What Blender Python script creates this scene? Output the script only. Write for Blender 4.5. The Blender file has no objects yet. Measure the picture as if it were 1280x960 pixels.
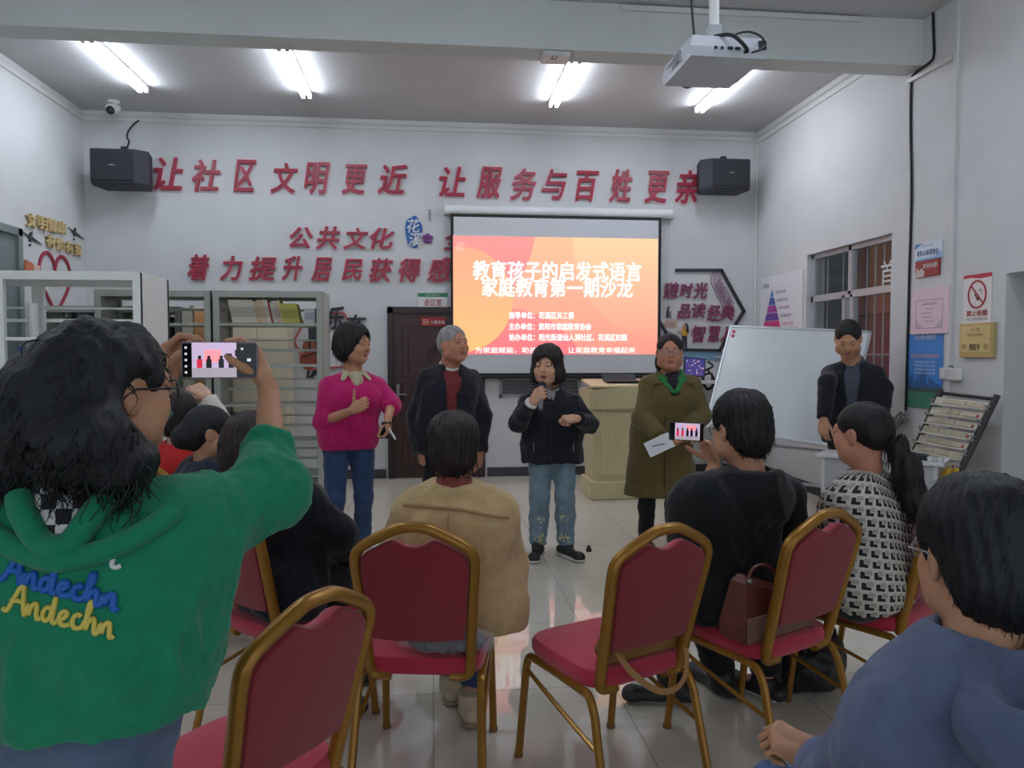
import bpy, bmesh, math, random
import numpy as np
from mathutils import Vector, Matrix
from mathutils.bvhtree import BVHTree

SC = bpy.context.scene
COL = SC.collection

# ------------------------------------------------------------------ camera, world, exposure
CAM_H, FPX = 1.48, 930.0
YAW, PIT = math.atan(100 / FPX), -math.atan(38 / FPX)
cam_data = bpy.data.cameras.new('camera')
cam_data.sensor_width = 36.0
cam_data.lens = FPX / 1280 * 36.0
cam_data.clip_start = 0.02
camera = bpy.data.objects.new('camera', cam_data)
camera.location = (0, 0, CAM_H)
camera.rotation_euler = (math.pi / 2 + PIT, 0, -YAW)
COL.objects.link(camera)
SC.camera = camera
SC.view_settings.view_transform = 'Standard'
SC.view_settings.look = 'None'
SC.view_settings.gamma = 1.0
SC.view_settings.use_curve_mapping = False
SC.view_settings.exposure = 0.46

world = bpy.data.worlds.new('world')
SC.world = world
world.use_nodes = True
world.node_tree.nodes['Background'].inputs[0].default_value = (0.80, 0.90, 1.0, 1)
world.node_tree.nodes['Background'].inputs[1].default_value = 0.7
TUBE_POWER = 30.0        # ceiling tubes
SLIDE_POWER = 0.85       # the projected picture

# ------------------------------------------------------------------ geometry of the view: pixel + depth -> place
_f = np.array([math.sin(YAW) * math.cos(PIT), math.cos(YAW) * math.cos(PIT), math.sin(PIT)])
_r = np.array([math.cos(YAW), -math.sin(YAW), 0])
_u = np.cross(_r, _f)
_c = np.array([0, 0, CAM_H])


def ray(x, y):
    return _f * FPX + _r * (x - 640) + _u * (480 - y)


def at(x, y, Y):
    d = ray(x, y)
    return _c + d * (Y / d[1])


def atz(x, y, Z):
    d = ray(x, y)
    return _c + d * ((Z - CAM_H) / d[2])


def atx(x, y, X):
    d = ray(x, y)
    return _c + d * (X / d[0])


# ------------------------------------------------------------------ materials
def lin(c):
    c = c / 255.0
    return c / 12.92 if c <= 0.04045 else ((c + 0.055) / 1.055) ** 2.4


def rgb(c):
    return (lin(c[0]), lin(c[1]), lin(c[2]), 1)


_mats = {}


def mat(name, c, rough=0.6, metal=0.0, noise=0.0, nscale=20.0, bump=0.0, bscale=120.0, spec=0.5, emit=0.0, coat=0.0, stretch=None, alpha=1.0, sheen=0.0):
    if name in _mats:
        return _mats[name]
    m = bpy.data.materials.new(name)
    m.use_nodes = True
    nt = m.node_tree
    b = nt.nodes['Principled BSDF']
    b.inputs['Base Color'].default_value = rgb(c)
    b.inputs['Roughness'].default_value = rough
    b.inputs['Metallic'].default_value = metal
    b.inputs['Specular IOR Level'].default_value = spec
    b.inputs['Coat Weight'].default_value = coat
    b.inputs['Sheen Weight'].default_value = sheen
    if alpha < 1:
        b.inputs['Alpha'].default_value = alpha
    if emit > 0:
        b.inputs['Emission Color'].default_value = rgb(c)
        b.inputs['Emission Strength'].default_value = emit
    if noise > 0 or bump > 0:
        tc = nt.nodes.new('ShaderNodeTexCoord')
        src = tc.outputs['Object']
        if stretch:
            mp = nt.nodes.new('ShaderNodeMapping')
            mp.inputs['Scale'].default_value = stretch
            nt.links.new(src, mp.inputs['Vector'])
            src = mp.outputs['Vector']
    if noise > 0:
        n = nt.nodes.new('ShaderNodeTexNoise')
        n.inputs['Scale'].default_value = nscale
        n.inputs['Detail'].default_value = 5
        nt.links.new(src, n.inputs['Vector'])
        r = nt.nodes.new('ShaderNodeValToRGB')
        lo = [max(0, v * (1 - noise)) for v in rgb(c)[:3]]
        hi = [min(1, v * (1 + noise)) for v in rgb(c)[:3]]
        r.color_ramp.elements[0].position = 0.3
        r.color_ramp.elements[1].position = 0.7
        r.color_ramp.elements[0].color = (*lo, 1)
        r.color_ramp.elements[1].color = (*hi, 1)
        nt.links.new(n.outputs['Fac'], r.inputs['Fac'])
        nt.links.new(r.outputs['Color'], b.inputs['Base Color'])
    if bump > 0:
        n2 = nt.nodes.new('ShaderNodeTexNoise')
        n2.inputs['Scale'].default_value = bscale
        n2.inputs['Detail'].default_value = 4
        nt.links.new(src, n2.inputs['Vector'])
        bp = nt.nodes.new('ShaderNodeBump')
        bp.inputs['Strength'].default_value = bump
        bp.inputs['Distance'].default_value = 0.004
        nt.links.new(n2.outputs['Fac'], bp.inputs['Height'])
        nt.links.new(bp.outputs['Normal'], b.inputs['Normal'])
    _mats[name] = m
    return m


def math_node(nt, op, a, b=None, c=None):
    n = nt.nodes.new('ShaderNodeMath')
    n.operation = op
    for i, v in enumerate((a, b, c)):
        if v is None:
            continue
        if isinstance(v, (int, float)):
            n.inputs[i].default_value = v
        else:
            nt.links.new(v, n.inputs[i])
    return n.outputs[0]


# ------------------------------------------------------------------ mesh building
class MB:
    """collects verts and faces; each face keeps a material slot"""

    def __init__(s):
        s.v, s.f, s.m = [], [], []

    def raw(s, vs, fs, m=0):
        o = len(s.v)
        s.v.extend([tuple(map(float, p)) for p in vs])
        for f in fs:
            s.f.append(tuple(i + o for i in f))
            s.m.append(m)
        return s

    def box(s, lo, hi, m=0, bev=0.0):
        lo, hi = np.minimum(lo, hi), np.maximum(lo, hi)
        c, h = (lo + hi) / 2, (hi - lo) / 2
        return s.obox(c, np.eye(3), h, m, bev)

    def obox(s, c, R, h, m=0, bev=0.0):
        """box with centre c, columns of R as axes, half sizes h, chamfered edges"""
        c, h, R = np.array(c, float), np.array(h, float), np.array(R, float)
        b = min(bev, min(h) * 0.9)
        if b <= 0:
            vs = [c + R @ (h * np.array(k)) for k in [(-1, -1, -1), (1, -1, -1), (1, 1, -1), (-1, 1, -1), (-1, -1, 1), (1, -1, 1), (1, 1, 1), (-1, 1, 1)]]
            return s.raw(vs, [(0, 3, 2, 1), (4, 5, 6, 7), (0, 1, 5, 4), (1, 2, 6, 5), (2, 3, 7, 6), (3, 0, 4, 7)], m)
        vs, idx = [], {}
        for sx in (-1, 1):
            for sy in (-1, 1):
                for sz in (-1, 1):
                    for ax in range(3):
                        p = np.array([sx, sy, sz]) * (h - b)
                        p[ax] = (sx, sy, sz)[ax] * h[ax]
                        idx[(sx, sy, sz, ax)] = len(vs)
                        vs.append(c + R @ p)
        fs = []
        for ax in range(3):
            o1, o2 = (ax + 1) % 3, (ax + 2) % 3
            for sg in (-1, 1):
                q = []
                for a, d in ((-1, -1), (1, -1), (1, 1), (-1, 1)):
                    k = [0, 0, 0]
                    k[ax], k[o1], k[o2] = sg, a, d
                    q.append(idx[(*k, ax)])
                fs.append(tuple(q if sg > 0 else q[::-1]))
        for ax in range(3):
            o1, o2 = (ax + 1) % 3, (ax + 2) % 3
            for a in (-1, 1):
                for d in (-1, 1):
                    def kk(e, w):
                        k = [0, 0, 0]
                        k[ax], k[o1], k[o2] = e, a, d
                        return idx[(*k, w)]
                    q = [kk(-1, o1), kk(1, o1), kk(1, o2), kk(-1, o2)]
                    fs.append(tuple(q if a * d < 0 else q[::-1]))
        for sx in (-1, 1):
            for sy in (-1, 1):
                for sz in (-1, 1):
                    q = [idx[(sx, sy, sz, a)] for a in range(3)]
                    fs.append(tuple(q if sx * sy * sz > 0 else q[::-1]))
        return s.raw(vs, fs, m)

    def tube(s, pts, r, n=8, m=0, closed=False, caps=True, sx=1.0, ref=None):
        """sweeps a circle (squashed by sx along the first normal) along pts; r one radius or a list"""
        pts = [np.array(p, float) for p in pts]
        N = len(pts)
        rs = r if hasattr(r, '__len__') else [r] * N
        T = []
        for i in range(N):
            a = pts[(i - 1) % N] if (closed or i > 0) else pts[i]
            b = pts[(i + 1) % N] if (closed or i < N - 1) else pts[i]
            t = b - a
            T.append(t / (np.linalg.norm(t) + 1e-12))
        nn = np.array(ref, float) if ref is not None else (np.array([0, 0, 1.0]) if abs(T[0][2]) < 0.9 else np.array([1.0, 0, 0]))
        vs, fs = [], []
        for i in range(N):
            if ref is not None:
                nn = np.array(ref, float)
            nn = nn - T[i] * (nn @ T[i])
            nn = nn / (np.linalg.norm(nn) + 1e-12)
            bb = np.cross(T[i], nn)
            for k in range(n):
                a = 2 * math.pi * k / n
                vs.append(pts[i] + (nn * math.cos(a) * sx + bb * math.sin(a)) * rs[i])
        for i in range(N if closed else N - 1):
            j = (i + 1) % N
            for k in range(n):
                l = (k + 1) % n
                fs.append((i * n + k, i * n + l, j * n + l, j * n + k))
        if caps and not closed:
            fs.append(tuple(range(n))[::-1])
            fs.append(tuple((N - 1) * n + k for k in range(n)))
        return s.raw(vs, fs, m)

    def prism(s, poly, o, X, Y, t, m=0, inset=0.0):
        """extrudes a 2D outline (x, y in the frame o, X, Y) by t along X x Y"""
        o, X, Y = np.array(o, float), np.array(X, float), np.array(Y, float)
        Z = np.cross(X, Y)
        P = np.array(poly, float)
        area = 0.5 * np.sum(P[:, 0] * np.roll(P[:, 1], -1) - np.roll(P[:, 0], -1) * P[:, 1])
        if area < 0:
            P = P[::-1]
        n = len(P)
        vs = [o + X * p[0] + Y * p[1] for p in P]
        if inset > 0:
            c = P.mean(0)
            Q = c + (P - c) * (1 - inset)
            vs += [o + X * p[0] + Y * p[1] + Z * t * 0.72 for p in P]
            vs += [o + X * p[0] + Y * p[1] + Z * t for p in Q]
            L = 3
        else:
            vs += [o + X * p[0] + Y * p[1] + Z * t for p in P]
            L = 2
        fs = [tuple(range(n))[::-1], tuple((L - 1) * n + i for i in range(n))]
        for l in range(L - 1):
            for i in range(n):
                j = (i + 1) % n
                fs.append((l * n + i, l * n + j, (l + 1) * n + j, (l + 1) * n + i))
        return s.raw(vs, fs, m)

    def loops(s, rings, m=0, caps=True):
        """joins rings of equal count; rings run counter-clockwise seen from the end"""
        n = len(rings[0])
        vs = [p for r in rings for p in r]
        fs = []
        for i in range(len(rings) - 1):
            for k in range(n):
                l = (k + 1) % n
                fs.append((i * n + k, i * n + l, (i + 1) * n + l, (i + 1) * n + k))
        if caps:
            fs.append(tuple(range(n))[::-1])
            fs.append(tuple((len(rings) - 1) * n + k for k in range(n)))
        return s.raw(vs, fs, m)

    def ball(s, c, r, n=12, m=0, R=None, iris=None):
        c = np.array(c, float)
        r = np.array(r if hasattr(r, '__len__') else (r, r, r), float)
        R = np.eye(3) if R is None else R
        rings = []
        for i in range(1, n):
            a = math.pi * i / n - math.pi / 2
            rings.append([c + R @ (r * np.array([math.cos(a) * math.cos(2 * math.pi * k / (2 * n)), math.cos(a) * math.sin(2 * math.pi * k / (2 * n)), math.sin(a)])) for k in range(2 * n)])
        return s.loops(rings, m)

    def build(s, name, mats, parent=None, smooth=False, loc=None, rot=None):
        me = bpy.data.meshes.new(name)
        me.from_pydata(s.v, [], s.f)
        bm = bmesh.new()
        bm.from_mesh(me)
        bmesh.ops.recalc_face_normals(bm, faces=bm.faces)
        bm.to_mesh(me)
        bm.free()
        ml = mats if isinstance(mats, (list, tuple)) else [mats]
        for m in ml:
            me.materials.append(m)
        if len(ml) > 1:
            me.polygons.foreach_set('material_index', s.m)
        if smooth:
            me.polygons.foreach_set('use_smooth', [True] * len(me.polygons))
            if smooth != 'all':
                me.set_sharp_from_angle(angle=math.radians(40))
        me.update()
        o = bpy.data.objects.new(name, me)
        COL.objects.link(o)
        if parent:
            o.parent = parent
        if loc is not None:
            o.location = loc
        if rot is not None:
            o.rotation_euler = rot
        return o


def tag(o, label=None, cat=None, group=None, kind=None):
    if label:
        o['label'] = label
    if cat:
        o['category'] = cat
    if group:
        o['group'] = group
    if kind:
        o['kind'] = kind
    return o


def thing(name, label, cat, loc=(0, 0, 0), rz=0.0, group=None):
    o = bpy.data.objects.new(name, None)
    o.empty_display_size = 0.1
    COL.objects.link(o)
    o.location = loc
    o.rotation_euler = (0, 0, rz)
    return tag(o, label, cat, group)


def struct(name, mb, mats, smooth=False):
    return tag(mb.build(name, mats, smooth=smooth), kind='structure')


def copy_tree(o, parent=None):
    c = o.copy()
    COL.objects.link(c)
    if parent:
        c.parent = parent
    for ch in [x for x in bpy.data.objects if x.parent == o]:
        copy_tree(ch, c)
    return c


def chaikin(p, it=2, closed=False):
    p = [np.array(q, float) for q in p]
    for _ in range(it):
        q = [] if closed else [p[0]]
        n = len(p)
        for i in range(n if closed else n - 1):
            a, b = p[i], p[(i + 1) % n]
            q += [a * 0.75 + b * 0.25, a * 0.25 + b * 0.75]
        if not closed:
            q.append(p[-1])
        p = q
    return p


# ------------------------------------------------------------------ lettering
def glyphs(s, size, depth=0.0, shear=0.0, bold=0.0, align='CENTER', fit=None, space=1.0, res=3):
    """returns (verts Nx3, faces) of a text centred on its box; x right, y up, z out"""
    cu = bpy.data.curves.new('t', 'FONT')
    cu.body = s
    cu.size = 1.0
    cu.shear = shear
    cu.resolution_u = res
    cu.space_character = space
    cu.extrude = depth / size / 2 if size else 0
    o = bpy.data.objects.new('t', cu)
    COL.objects.link(o)
    dg = bpy.context.evaluated_depsgraph_get()
    dg.update()
    me = bpy.data.meshes.new_from_object(o.evaluated_get(dg))
    v = np.zeros(len(me.vertices) * 3, np.float32)
    me.vertices.foreach_get('co', v)
    v = v.reshape(-1, 3).astype(float)
    fs = [tuple(p.vertices) for p in me.polygons]
    bpy.data.objects.remove(o)
    bpy.data.curves.remove(cu)
    bpy.data.meshes.remove(me)
    if len(v) == 0:
        return v, fs
    lo, hi = v.min(0), v.max(0)
    v -= (lo + hi) / 2
    if bold > 0:                               # heavier strokes: the outline laid over itself, shifted
        n0 = len(v)
        vv, ff = [], []
        for i in range(6):
            a = i * math.pi / 3
            vv.append(v + np.array([math.cos(a) * bold, math.sin(a) * bold, i * .0022]))
            ff += [tuple(j + i * n0 for j in f) for f in fs]
        v, fs = np.concatenate(vv), ff
        lo, hi = v.min(0), v.max(0)
    if fit:                                    # stretch the box to (w, h)
        v[:, 0] *= fit[0] / (hi[0] - lo[0])
        v[:, 1] *= fit[1] / (hi[1] - lo[1])
        v[:, 2] *= size
    else:
        v *= size
    return v, fs


def lay(v, o, X, Y, off=0.0):
    o, X, Y = np.array(o, float), np.array(X, float), np.array(Y, float)
    Z = np.cross(X, Y)
    return o + v[:, :1] * X + v[:, 1:2] * Y + (v[:, 2:3] + off) * Z


EX, EY, EZ = np.eye(3)
FRONT = (EX, EZ)             # text on the front wall, seen looking to +Y
RIGHT = (-EY, EZ)            # text on the right wall, seen looking to +X
LEFT = (EY, EZ)              # text on the left wall


# ------------------------------------------------------------------ smooth solid modelling (distance fields -> one closed mesh)
def V(*a):
    return np.array(a, float)


def unit(v):
    v = np.array(v, float)
    return v / (np.linalg.norm(v) + 1e-12)


def rot_about(v, ax, ang):
    ax = unit(ax)
    return v * math.cos(ang) + np.cross(ax, v) * math.sin(ang) + ax * (ax @ v) * (1 - math.cos(ang))


class RC:
    """tapered limb from a to b; flat = (direction, factor); cap cuts it square at b (1), a (2) or both (3)"""

    def __init__(s, a, b, ra, rb=None, flat=None, cap=0):
        s.a, s.b, s.ra, s.rb = np.array(a, float), np.array(b, float), ra, ra if rb is None else rb
        s.flat, s.cap = flat, cap
        R = max(s.ra, s.rb)
        if flat is not None:
            R = R * max(1.0, flat[1])
        s.lo = np.minimum(s.a, s.b) - R
        s.hi = np.maximum(s.a, s.b) + R

    def ev(s, P):
        a, b, q, m = s.a, s.b, P, 1.0
        if s.flat is not None:
            n, f = unit(s.flat[0]), s.flat[1]
            g = 1.0 / f - 1.0
            q = P + (P @ n)[..., None] * n * g
            a = a + n * (a @ n) * g
            b = b + n * (b @ n) * g
            m = min(1.0, f)
        ba = b - a
        L = ba @ ba + 1e-12
        pa = q - a
        t = np.clip((pa @ ba) / L, 0, 1)
        d = np.linalg.norm(pa - t[..., None] * ba, axis=-1) - (s.ra + (s.rb - s.ra) * t)
        d = d * m
        if s.cap:
            u = unit(s.b - s.a)
            if s.cap & 1:
                d = np.maximum(d, (P - s.b) @ u)
            if s.cap & 2:
                d = np.maximum(d, (s.a - P) @ u)
        return d


class EL:
    def __init__(s, c, r, R=None):
        s.c, s.r = np.array(c, float), np.array(r if hasattr(r, '__len__') else (r, r, r), float)
        s.R = np.eye(3) if R is None else R
        m = s.r.max()
        s.lo, s.hi = s.c - m, s.c + m

    def ev(s, P):
        q = (P - s.c) @ s.R
        k0 = np.linalg.norm(q / s.r, axis=-1)
        k1 = np.linalg.norm(q / (s.r * s.r), axis=-1)
        return k0 * (k0 - 1.0) / (k1 + 1e-9)


class BX:
    def __init__(s, c, h, R=None, r=0.01):
        s.c, s.h, s.r = np.array(c, float), np.array(h, float), r
        s.R = np.eye(3) if R is None else R
        m = np.linalg.norm(s.h)
        s.lo, s.hi = s.c - m, s.c + m

    def ev(s, P):
        q = np.abs((P - s.c) @ s.R) - (s.h - s.r)
        return np.linalg.norm(np.maximum(q, 0), axis=-1) + np.minimum(q.max(-1), 0) - s.r


class TORUS:
    def __init__(s, c, n, R, r, squash=None):
        s.c, s.n, s.R_, s.r, s.q = np.array(c, float), unit(n), R, r, squash
        s.lo, s.hi = s.c - R * 1.4 - r, s.c + R * 1.4 + r

    def ev(s, P):
        q = P - s.c
        if s.q is not None:
            n = unit(s.q[0])
            q = q + (q @ n)[..., None] * n * (1 / s.q[1] - 1)
        h = q @ s.n
        rad = np.linalg.norm(q - h[..., None] * s.n, axis=-1)
        return np.sqrt((rad - s.R_) ** 2 + h * h) - s.r


class PLANE:
    """everything on the side n points to is cut away"""

    def __init__(s, p, n):
        s.p, s.n = np.array(p, float), unit(n)

    def ev(s, P):
        return (P - s.p) @ s.n


def solidify(items, vox=0.008, k=0.03):
    """items: prim | (prim, k) | (prim, k, '-') | PLANE; unions, subtractions and cuts in order -> verts, faces"""
    its = []
    for it in items:
        if isinstance(it, tuple):
            its.append((it[0], it[1], it[2] if len(it) > 2 else '+'))
        else:
            its.append((it, k, '+'))
    pos = [p for p, kk, o in its if o == '+' and not isinstance(p, PLANE)]
    lo = np.min([p.lo for p in pos], 0) - 3 * vox - 0.05
    hi = np.max([p.hi for p in pos], 0) + 3 * vox + 0.05
    n = np.ceil((hi - lo) / vox).astype(int) + 1
    D = np.full(n, 0.5, np.float32)
    ax = [lo[i] + vox * np.arange(n[i]) for i in range(3)]
    for p, kk, op in its:
        if isinstance(p, PLANE):
            d = (ax[0][:, None, None] - p.p[0]) * p.n[0] + (ax[1][None, :, None] - p.p[1]) * p.n[1] + (ax[2][None, None, :] - p.p[2]) * p.n[2]
            np.maximum(D, d.astype(np.float32), out=D)
            continue
        mg = kk + 3 * vox
        i0 = np.clip(np.floor((p.lo - mg - lo) / vox).astype(int), 0, n)
        i1 = np.clip(np.ceil((p.hi + mg - lo) / vox).astype(int) + 1, 0, n)
        if np.any(i1 <= i0):
            continue
        sl = tuple(slice(i0[i], i1[i]) for i in range(3))
        P = np.stack(np.meshgrid(ax[0][sl[0]], ax[1][sl[1]], ax[2][sl[2]], indexing='ij'), -1)
        d = p.ev(P)
        S = D[sl].astype(float)
        if op == '+':
            h = np.maximum(kk - np.abs(S - d), 0) / max(kk, 1e-6)
            D[sl] = np.minimum(S, d) - h * h * kk * 0.25
        else:
            d = -d
            h = np.maximum(kk - np.abs(S - d), 0) / max(kk, 1e-6)
            D[sl] = np.maximum(S, d) + h * h * kk * 0.25
    return surface(D, lo, vox)


def surface(D, lo, vox):
    nx, ny, nz = D.shape
    s = D < 0
    cnt = np.zeros((nx - 1, ny - 1, nz - 1), np.uint8)
    for dx in (0, 1):
        for dy in (0, 1):
            for dz in (0, 1):
                cnt += s[dx:nx - 1 + dx, dy:ny - 1 + dy, dz:nz - 1 + dz]
    act = (cnt > 0) & (cnt < 8)
    idx = np.full(act.shape, -1, np.int64)
    cells = np.argwhere(act)
    idx[act] = np.arange(len(cells))
    acc = np.zeros((len(cells), 3))
    num = np.zeros(len(cells))
    ci, cj, ck = cells.T
    corners = [(a, b, c) for a in (0, 1) for b in (0, 1) for c in (0, 1)]
    for a in corners:
        for axi in range(3):
            if a[axi]:
                continue
            b = list(a)
            b[axi] = 1
            da = D[ci + a[0], cj + a[1], ck + a[2]].astype(float)
            db = D[ci + b[0], cj + b[1], ck + b[2]].astype(float)
            m = (da < 0) != (db < 0)
            t = np.where(m, da / (da - db + 1e-20), 0)
            q = np.tile(np.array(a, float), (len(cells), 1))
            q[:, axi] += t
            acc[m] += q[m]
            num[m] += 1
    vs = lo + vox * (cells + acc / np.maximum(num, 1)[:, None])
    faces = []
    for axi in range(3):
        o1, o2 = (axi + 1) % 3, (axi + 2) % 3
        sl0 = [slice(None)] * 3
        sl1 = [slice(None)] * 3
        sl0[axi] = slice(0, -1)
        sl1[axi] = slice(1, None)
        e = s[tuple(sl0)] != s[tuple(sl1)]
        ii = np.argwhere(e)
        ok = (ii[:, o1] > 0) & (ii[:, o2] > 0) & (ii[:, o1] < D.shape[o1] - 1) & (ii[:, o2] < D.shape[o2] - 1)
        ii = ii[ok]
        q = []
        for d1, d2 in ((-1, -1), (0, -1), (0, 0), (-1, 0)):
            c = ii.copy()
            c[:, o1] += d1
            c[:, o2] += d2
            q.append(idx[c[:, 0], c[:, 1], c[:, 2]])
        q = np.stack(q, 1)
        ins = s[ii[:, 0], ii[:, 1], ii[:, 2]]
        q[~ins] = q[~ins][:, ::-1]
        faces.append(q)
    F = np.concatenate(faces)
    F = F[(F >= 0).all(1)]
    return vs, F


def vnormals(vs, F):
    n = np.cross(vs[F[:, 2]] - vs[F[:, 0]], vs[F[:, 3]] - vs[F[:, 1]])
    N = np.zeros_like(vs)
    for i in range(4):
        np.add.at(N, F[:, i], n)
    return N / (np.linalg.norm(N, axis=1)[:, None] + 1e-12)


def waves(P, seed, scale, octaves=3):
    """smooth pseudo-noise in about -1..1"""
    rg = np.random.RandomState(seed)
    out = np.zeros(len(P))
    amp, tot = 1.0, 0
    for o in range(octaves):
        for _ in range(4):
            d = rg.normal(size=3)
            d /= np.linalg.norm(d)
            d2 = rg.normal(size=3)
            ph = rg.uniform(0, 6.3)
            out += amp * np.sin((P @ d) * scale + 1.3 * np.sin((P @ d2) * scale * 0.6 + ph) + ph * 2)
        tot += amp * 4 * 0.5
        amp *= 0.55
        scale *= 1.9
    return out / tot


def wrinkle(vs, F, amp=0.004, scale=22.0, seed=1, weight=None):
    N = vnormals(vs, F)
    w = waves(vs * np.array([1, 1, 0.75]), seed, scale)
    w = 1 - 2 * np.abs(w)                    # ridged: soft folds with sharp valleys
    w = w * amp
    if weight is not None:
        w = w * weight
    return vs + N * w[:, None]


def np_mesh(name, parts, mats, parent=None, loc=None, smooth=True, uv=None):
    """parts: list of (verts, quads (n,4), slot)"""
    me = bpy.data.meshes.new(name)
    o, vs, fs, ms = 0, [], [], []
    for v, f, m in parts:
        f = np.asarray(f)
        vs.append(np.asarray(v))
        fs.append(f + o)
        ms.append(np.full(len(f), m) if np.isscalar(m) else np.asarray(m))
        o += len(v)
    v = np.concatenate(vs).astype(np.float32)
    f = np.concatenate(fs).astype(np.int32)
    me.vertices.add(len(v))
    me.vertices.foreach_set('co', v.ravel())
    me.loops.add(f.size)
    me.loops.foreach_set('vertex_index', f.ravel())
    me.polygons.add(len(f))
    me.polygons.foreach_set('loop_start', np.arange(0, f.size, f.shape[1], dtype=np.int32))
    me.polygons.foreach_set('loop_total', np.full(len(f), f.shape[1], np.int32))
    for m in (mats if isinstance(mats, (list, tuple)) else [mats]):
        me.materials.append(m)
    me.polygons.foreach_set('material_index', np.concatenate(ms).astype(np.int32))
    me.update(calc_edges=True)
    if smooth:
        me.polygons.foreach_set('use_smooth', np.ones(len(f), bool))
    if uv is not None:
        l = me.uv_layers.new(name='UVMap')
        l.data.foreach_set('uv', uv[f.ravel()].astype(np.float32).ravel())
    ob = bpy.data.objects.new(name, me)
    COL.objects.link(ob)
    if parent:
        ob.parent = parent
    if loc is not None:
        ob.location = loc
    return ob


def strands(rg, roots, dirs, length, r, seg=8, curl=0.0, turns=2.0, drop=0.6, sides=4):
    """tapered locks of hair: verts, quads"""
    vs, fs = [], []
    for p, d in zip(roots, dirs):
        L = length * rg.uniform(0.6, 1.25)
        d = unit(d)
        ph = rg.uniform(0, 6.3)
        cr = curl * rg.uniform(0.5, 1.3)
        pts, q, dd = [], np.array(p, float), d.copy()
        for i in range(seg):
            t = i / (seg - 1)
            a = unit(np.cross(dd, V(0.3, 0.2, 1.0) if abs(dd[2]) < 0.9 else V(1, 0, 0)))
            b = np.cross(dd, a)
            off = (a * math.cos(ph + t * turns * 6.28) + b * math.sin(ph + t * turns * 6.28)) * cr * min(1, t * 2.5)
            pts.append(q + off)
            dd = unit(dd + V(0, 0, -drop) / seg * 3)
            q = q + dd * L / (seg - 1)
        o = len(vs)
        up = unit(np.cross(dd, V(0.123, 0.77, 0.4)))
        for i, c in enumerate(pts):
            t = i / (seg - 1)
            T = unit(pts[min(i + 1, seg - 1)] - pts[max(i - 1, 0)])
            a = unit(up - T * (up @ T))
            b = np.cross(T, a)
            rr = r * (1 - t * 0.85) * (0.6 + 0.4 * min(1, t * 4))
            for k in range(sides):
                an = 6.2832 * k / sides
                vs.append(c + (a * math.cos(an) + b * math.sin(an)) * rr)
        for i in range(seg - 1):
            for k in range(sides):
                l = (k + 1) % sides
                fs.append((o + i * sides + k, o + i * sides + l, o + (i + 1) * sides + l, o + (i + 1) * sides + k))
    return np.array(vs), np.array(fs)


# ------------------------------------------------------------------ people
def frame2(face):
    f = unit(V(face[0], face[1], 0))
    return f, V(f[1], -f[0], 0)


def head_frame(hf, roll=0.0):
    f = unit(hf)
    r = unit(np.cross(f, EZ))
    u = np.cross(r, f)
    if roll:
        r, u = rot_about(r, f, roll), rot_about(u, f, roll)
    return np.stack([r, f, u], 1)            # columns right, forward, up


def standing(x, y, face, H, w=1.0):
    f, r = frame2(face)
    s = H / 1.62
    b = V(x, y, 0)
    k = dict(s=s, w=w, f=f, r=r, base=b, P=b + EZ * .90 * s, W=b + EZ * 1.04 * s, C=b + EZ * 1.19 * s + f * .005, N=b + EZ * 1.345 * s - f * .01)
    k['hd'] = b + EZ * (1.345 + .158) * s + f * .025
    for n, g in (('R', 1), ('L', -1)):
        k['sh' + n] = b + r * g * .158 * s * w + EZ * 1.305 * s - f * .01
        k['el' + n] = b + r * g * .215 * s * w + EZ * 1.05 * s - f * .03
        k['wr' + n] = b + r * g * .225 * s * w + EZ * .82 * s + f * .05
        k['hp' + n] = b + r * g * .082 * s * w + EZ * .86 * s
        k['kn' + n] = b + r * g * .092 * s * w + EZ * .46 * s + f * .02
        k['an' + n] = b + r * g * .10 * s * w + EZ * .08 * s - f * .02
    k['hf'] = f
    k['sit'] = False
    return k


def sitting(x, y, face, s=1.0, w=1.0, seat=.47, lean=0.04):
    f, r = frame2(face)
    b = V(x, y, 0)
    P = b + EZ * (seat + .10)
    k = dict(s=s, w=w, f=f, r=r, base=b, P=P, W=P + EZ * .15 * s + f * lean * .3, C=P + EZ * .30 * s + f * lean * .8, N=P + EZ * .455 * s + f * lean * 1.6)
    k['hd'] = k['N'] + EZ * .155 * s + f * .03
    for n, g in (('R', 1), ('L', -1)):
        k['sh' + n] = k['N'] + r * g * .158 * s * w - EZ * .045 * s
        k['el' + n] = k['N'] + r * g * .225 * s * w - EZ * .29 * s + f * .06
        k['wr' + n] = k['N'] + r * g * .10 * s * w - EZ * .36 * s + f * .27
        k['hp' + n] = P + r * g * .085 * s * w - EZ * .02
        k['kn' + n] = P + r * g * .11 * s * w + f * .42 * s - EZ * .06
        k['an' + n] = b + r * g * .11 * s * w + f * .40 * s + EZ * .08
    k['hf'] = f
    k['sit'] = True
    return k


def torso(k, t=0.0, bust=0.0, belly=0.0):
    s, w, f, r = k['s'], k['w'], k['f'], k['r']

    def st(c, hw, rad):
        return (RC(c - r * hw * s * w, c + r * hw * s * w, rad * s + t), .06)
    o = [st(k['P'], .075, .102), st((k['P'] + k['W']) / 2, .068, .098), st(k['W'] + f * belly * .5, .055, .095 + belly * .3), st((k['W'] + k['C']) / 2 + f * belly * .4, .065, .097), st(k['C'], .075, .102),
         (RC(k['shR'], k['N'] - EZ * .035 * s, .047 * s + t * .8, .052 * s + t * .7), .05), (RC(k['shL'], k['N'] - EZ * .035 * s, .047 * s + t * .8, .052 * s + t * .7), .05)]
    if bust:
        for g in (1, -1):
            o.append((EL(k['C'] + f * .075 * s + r * g * .068 * s - EZ * .02 * s, bust + t), .05))
    return o


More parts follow.
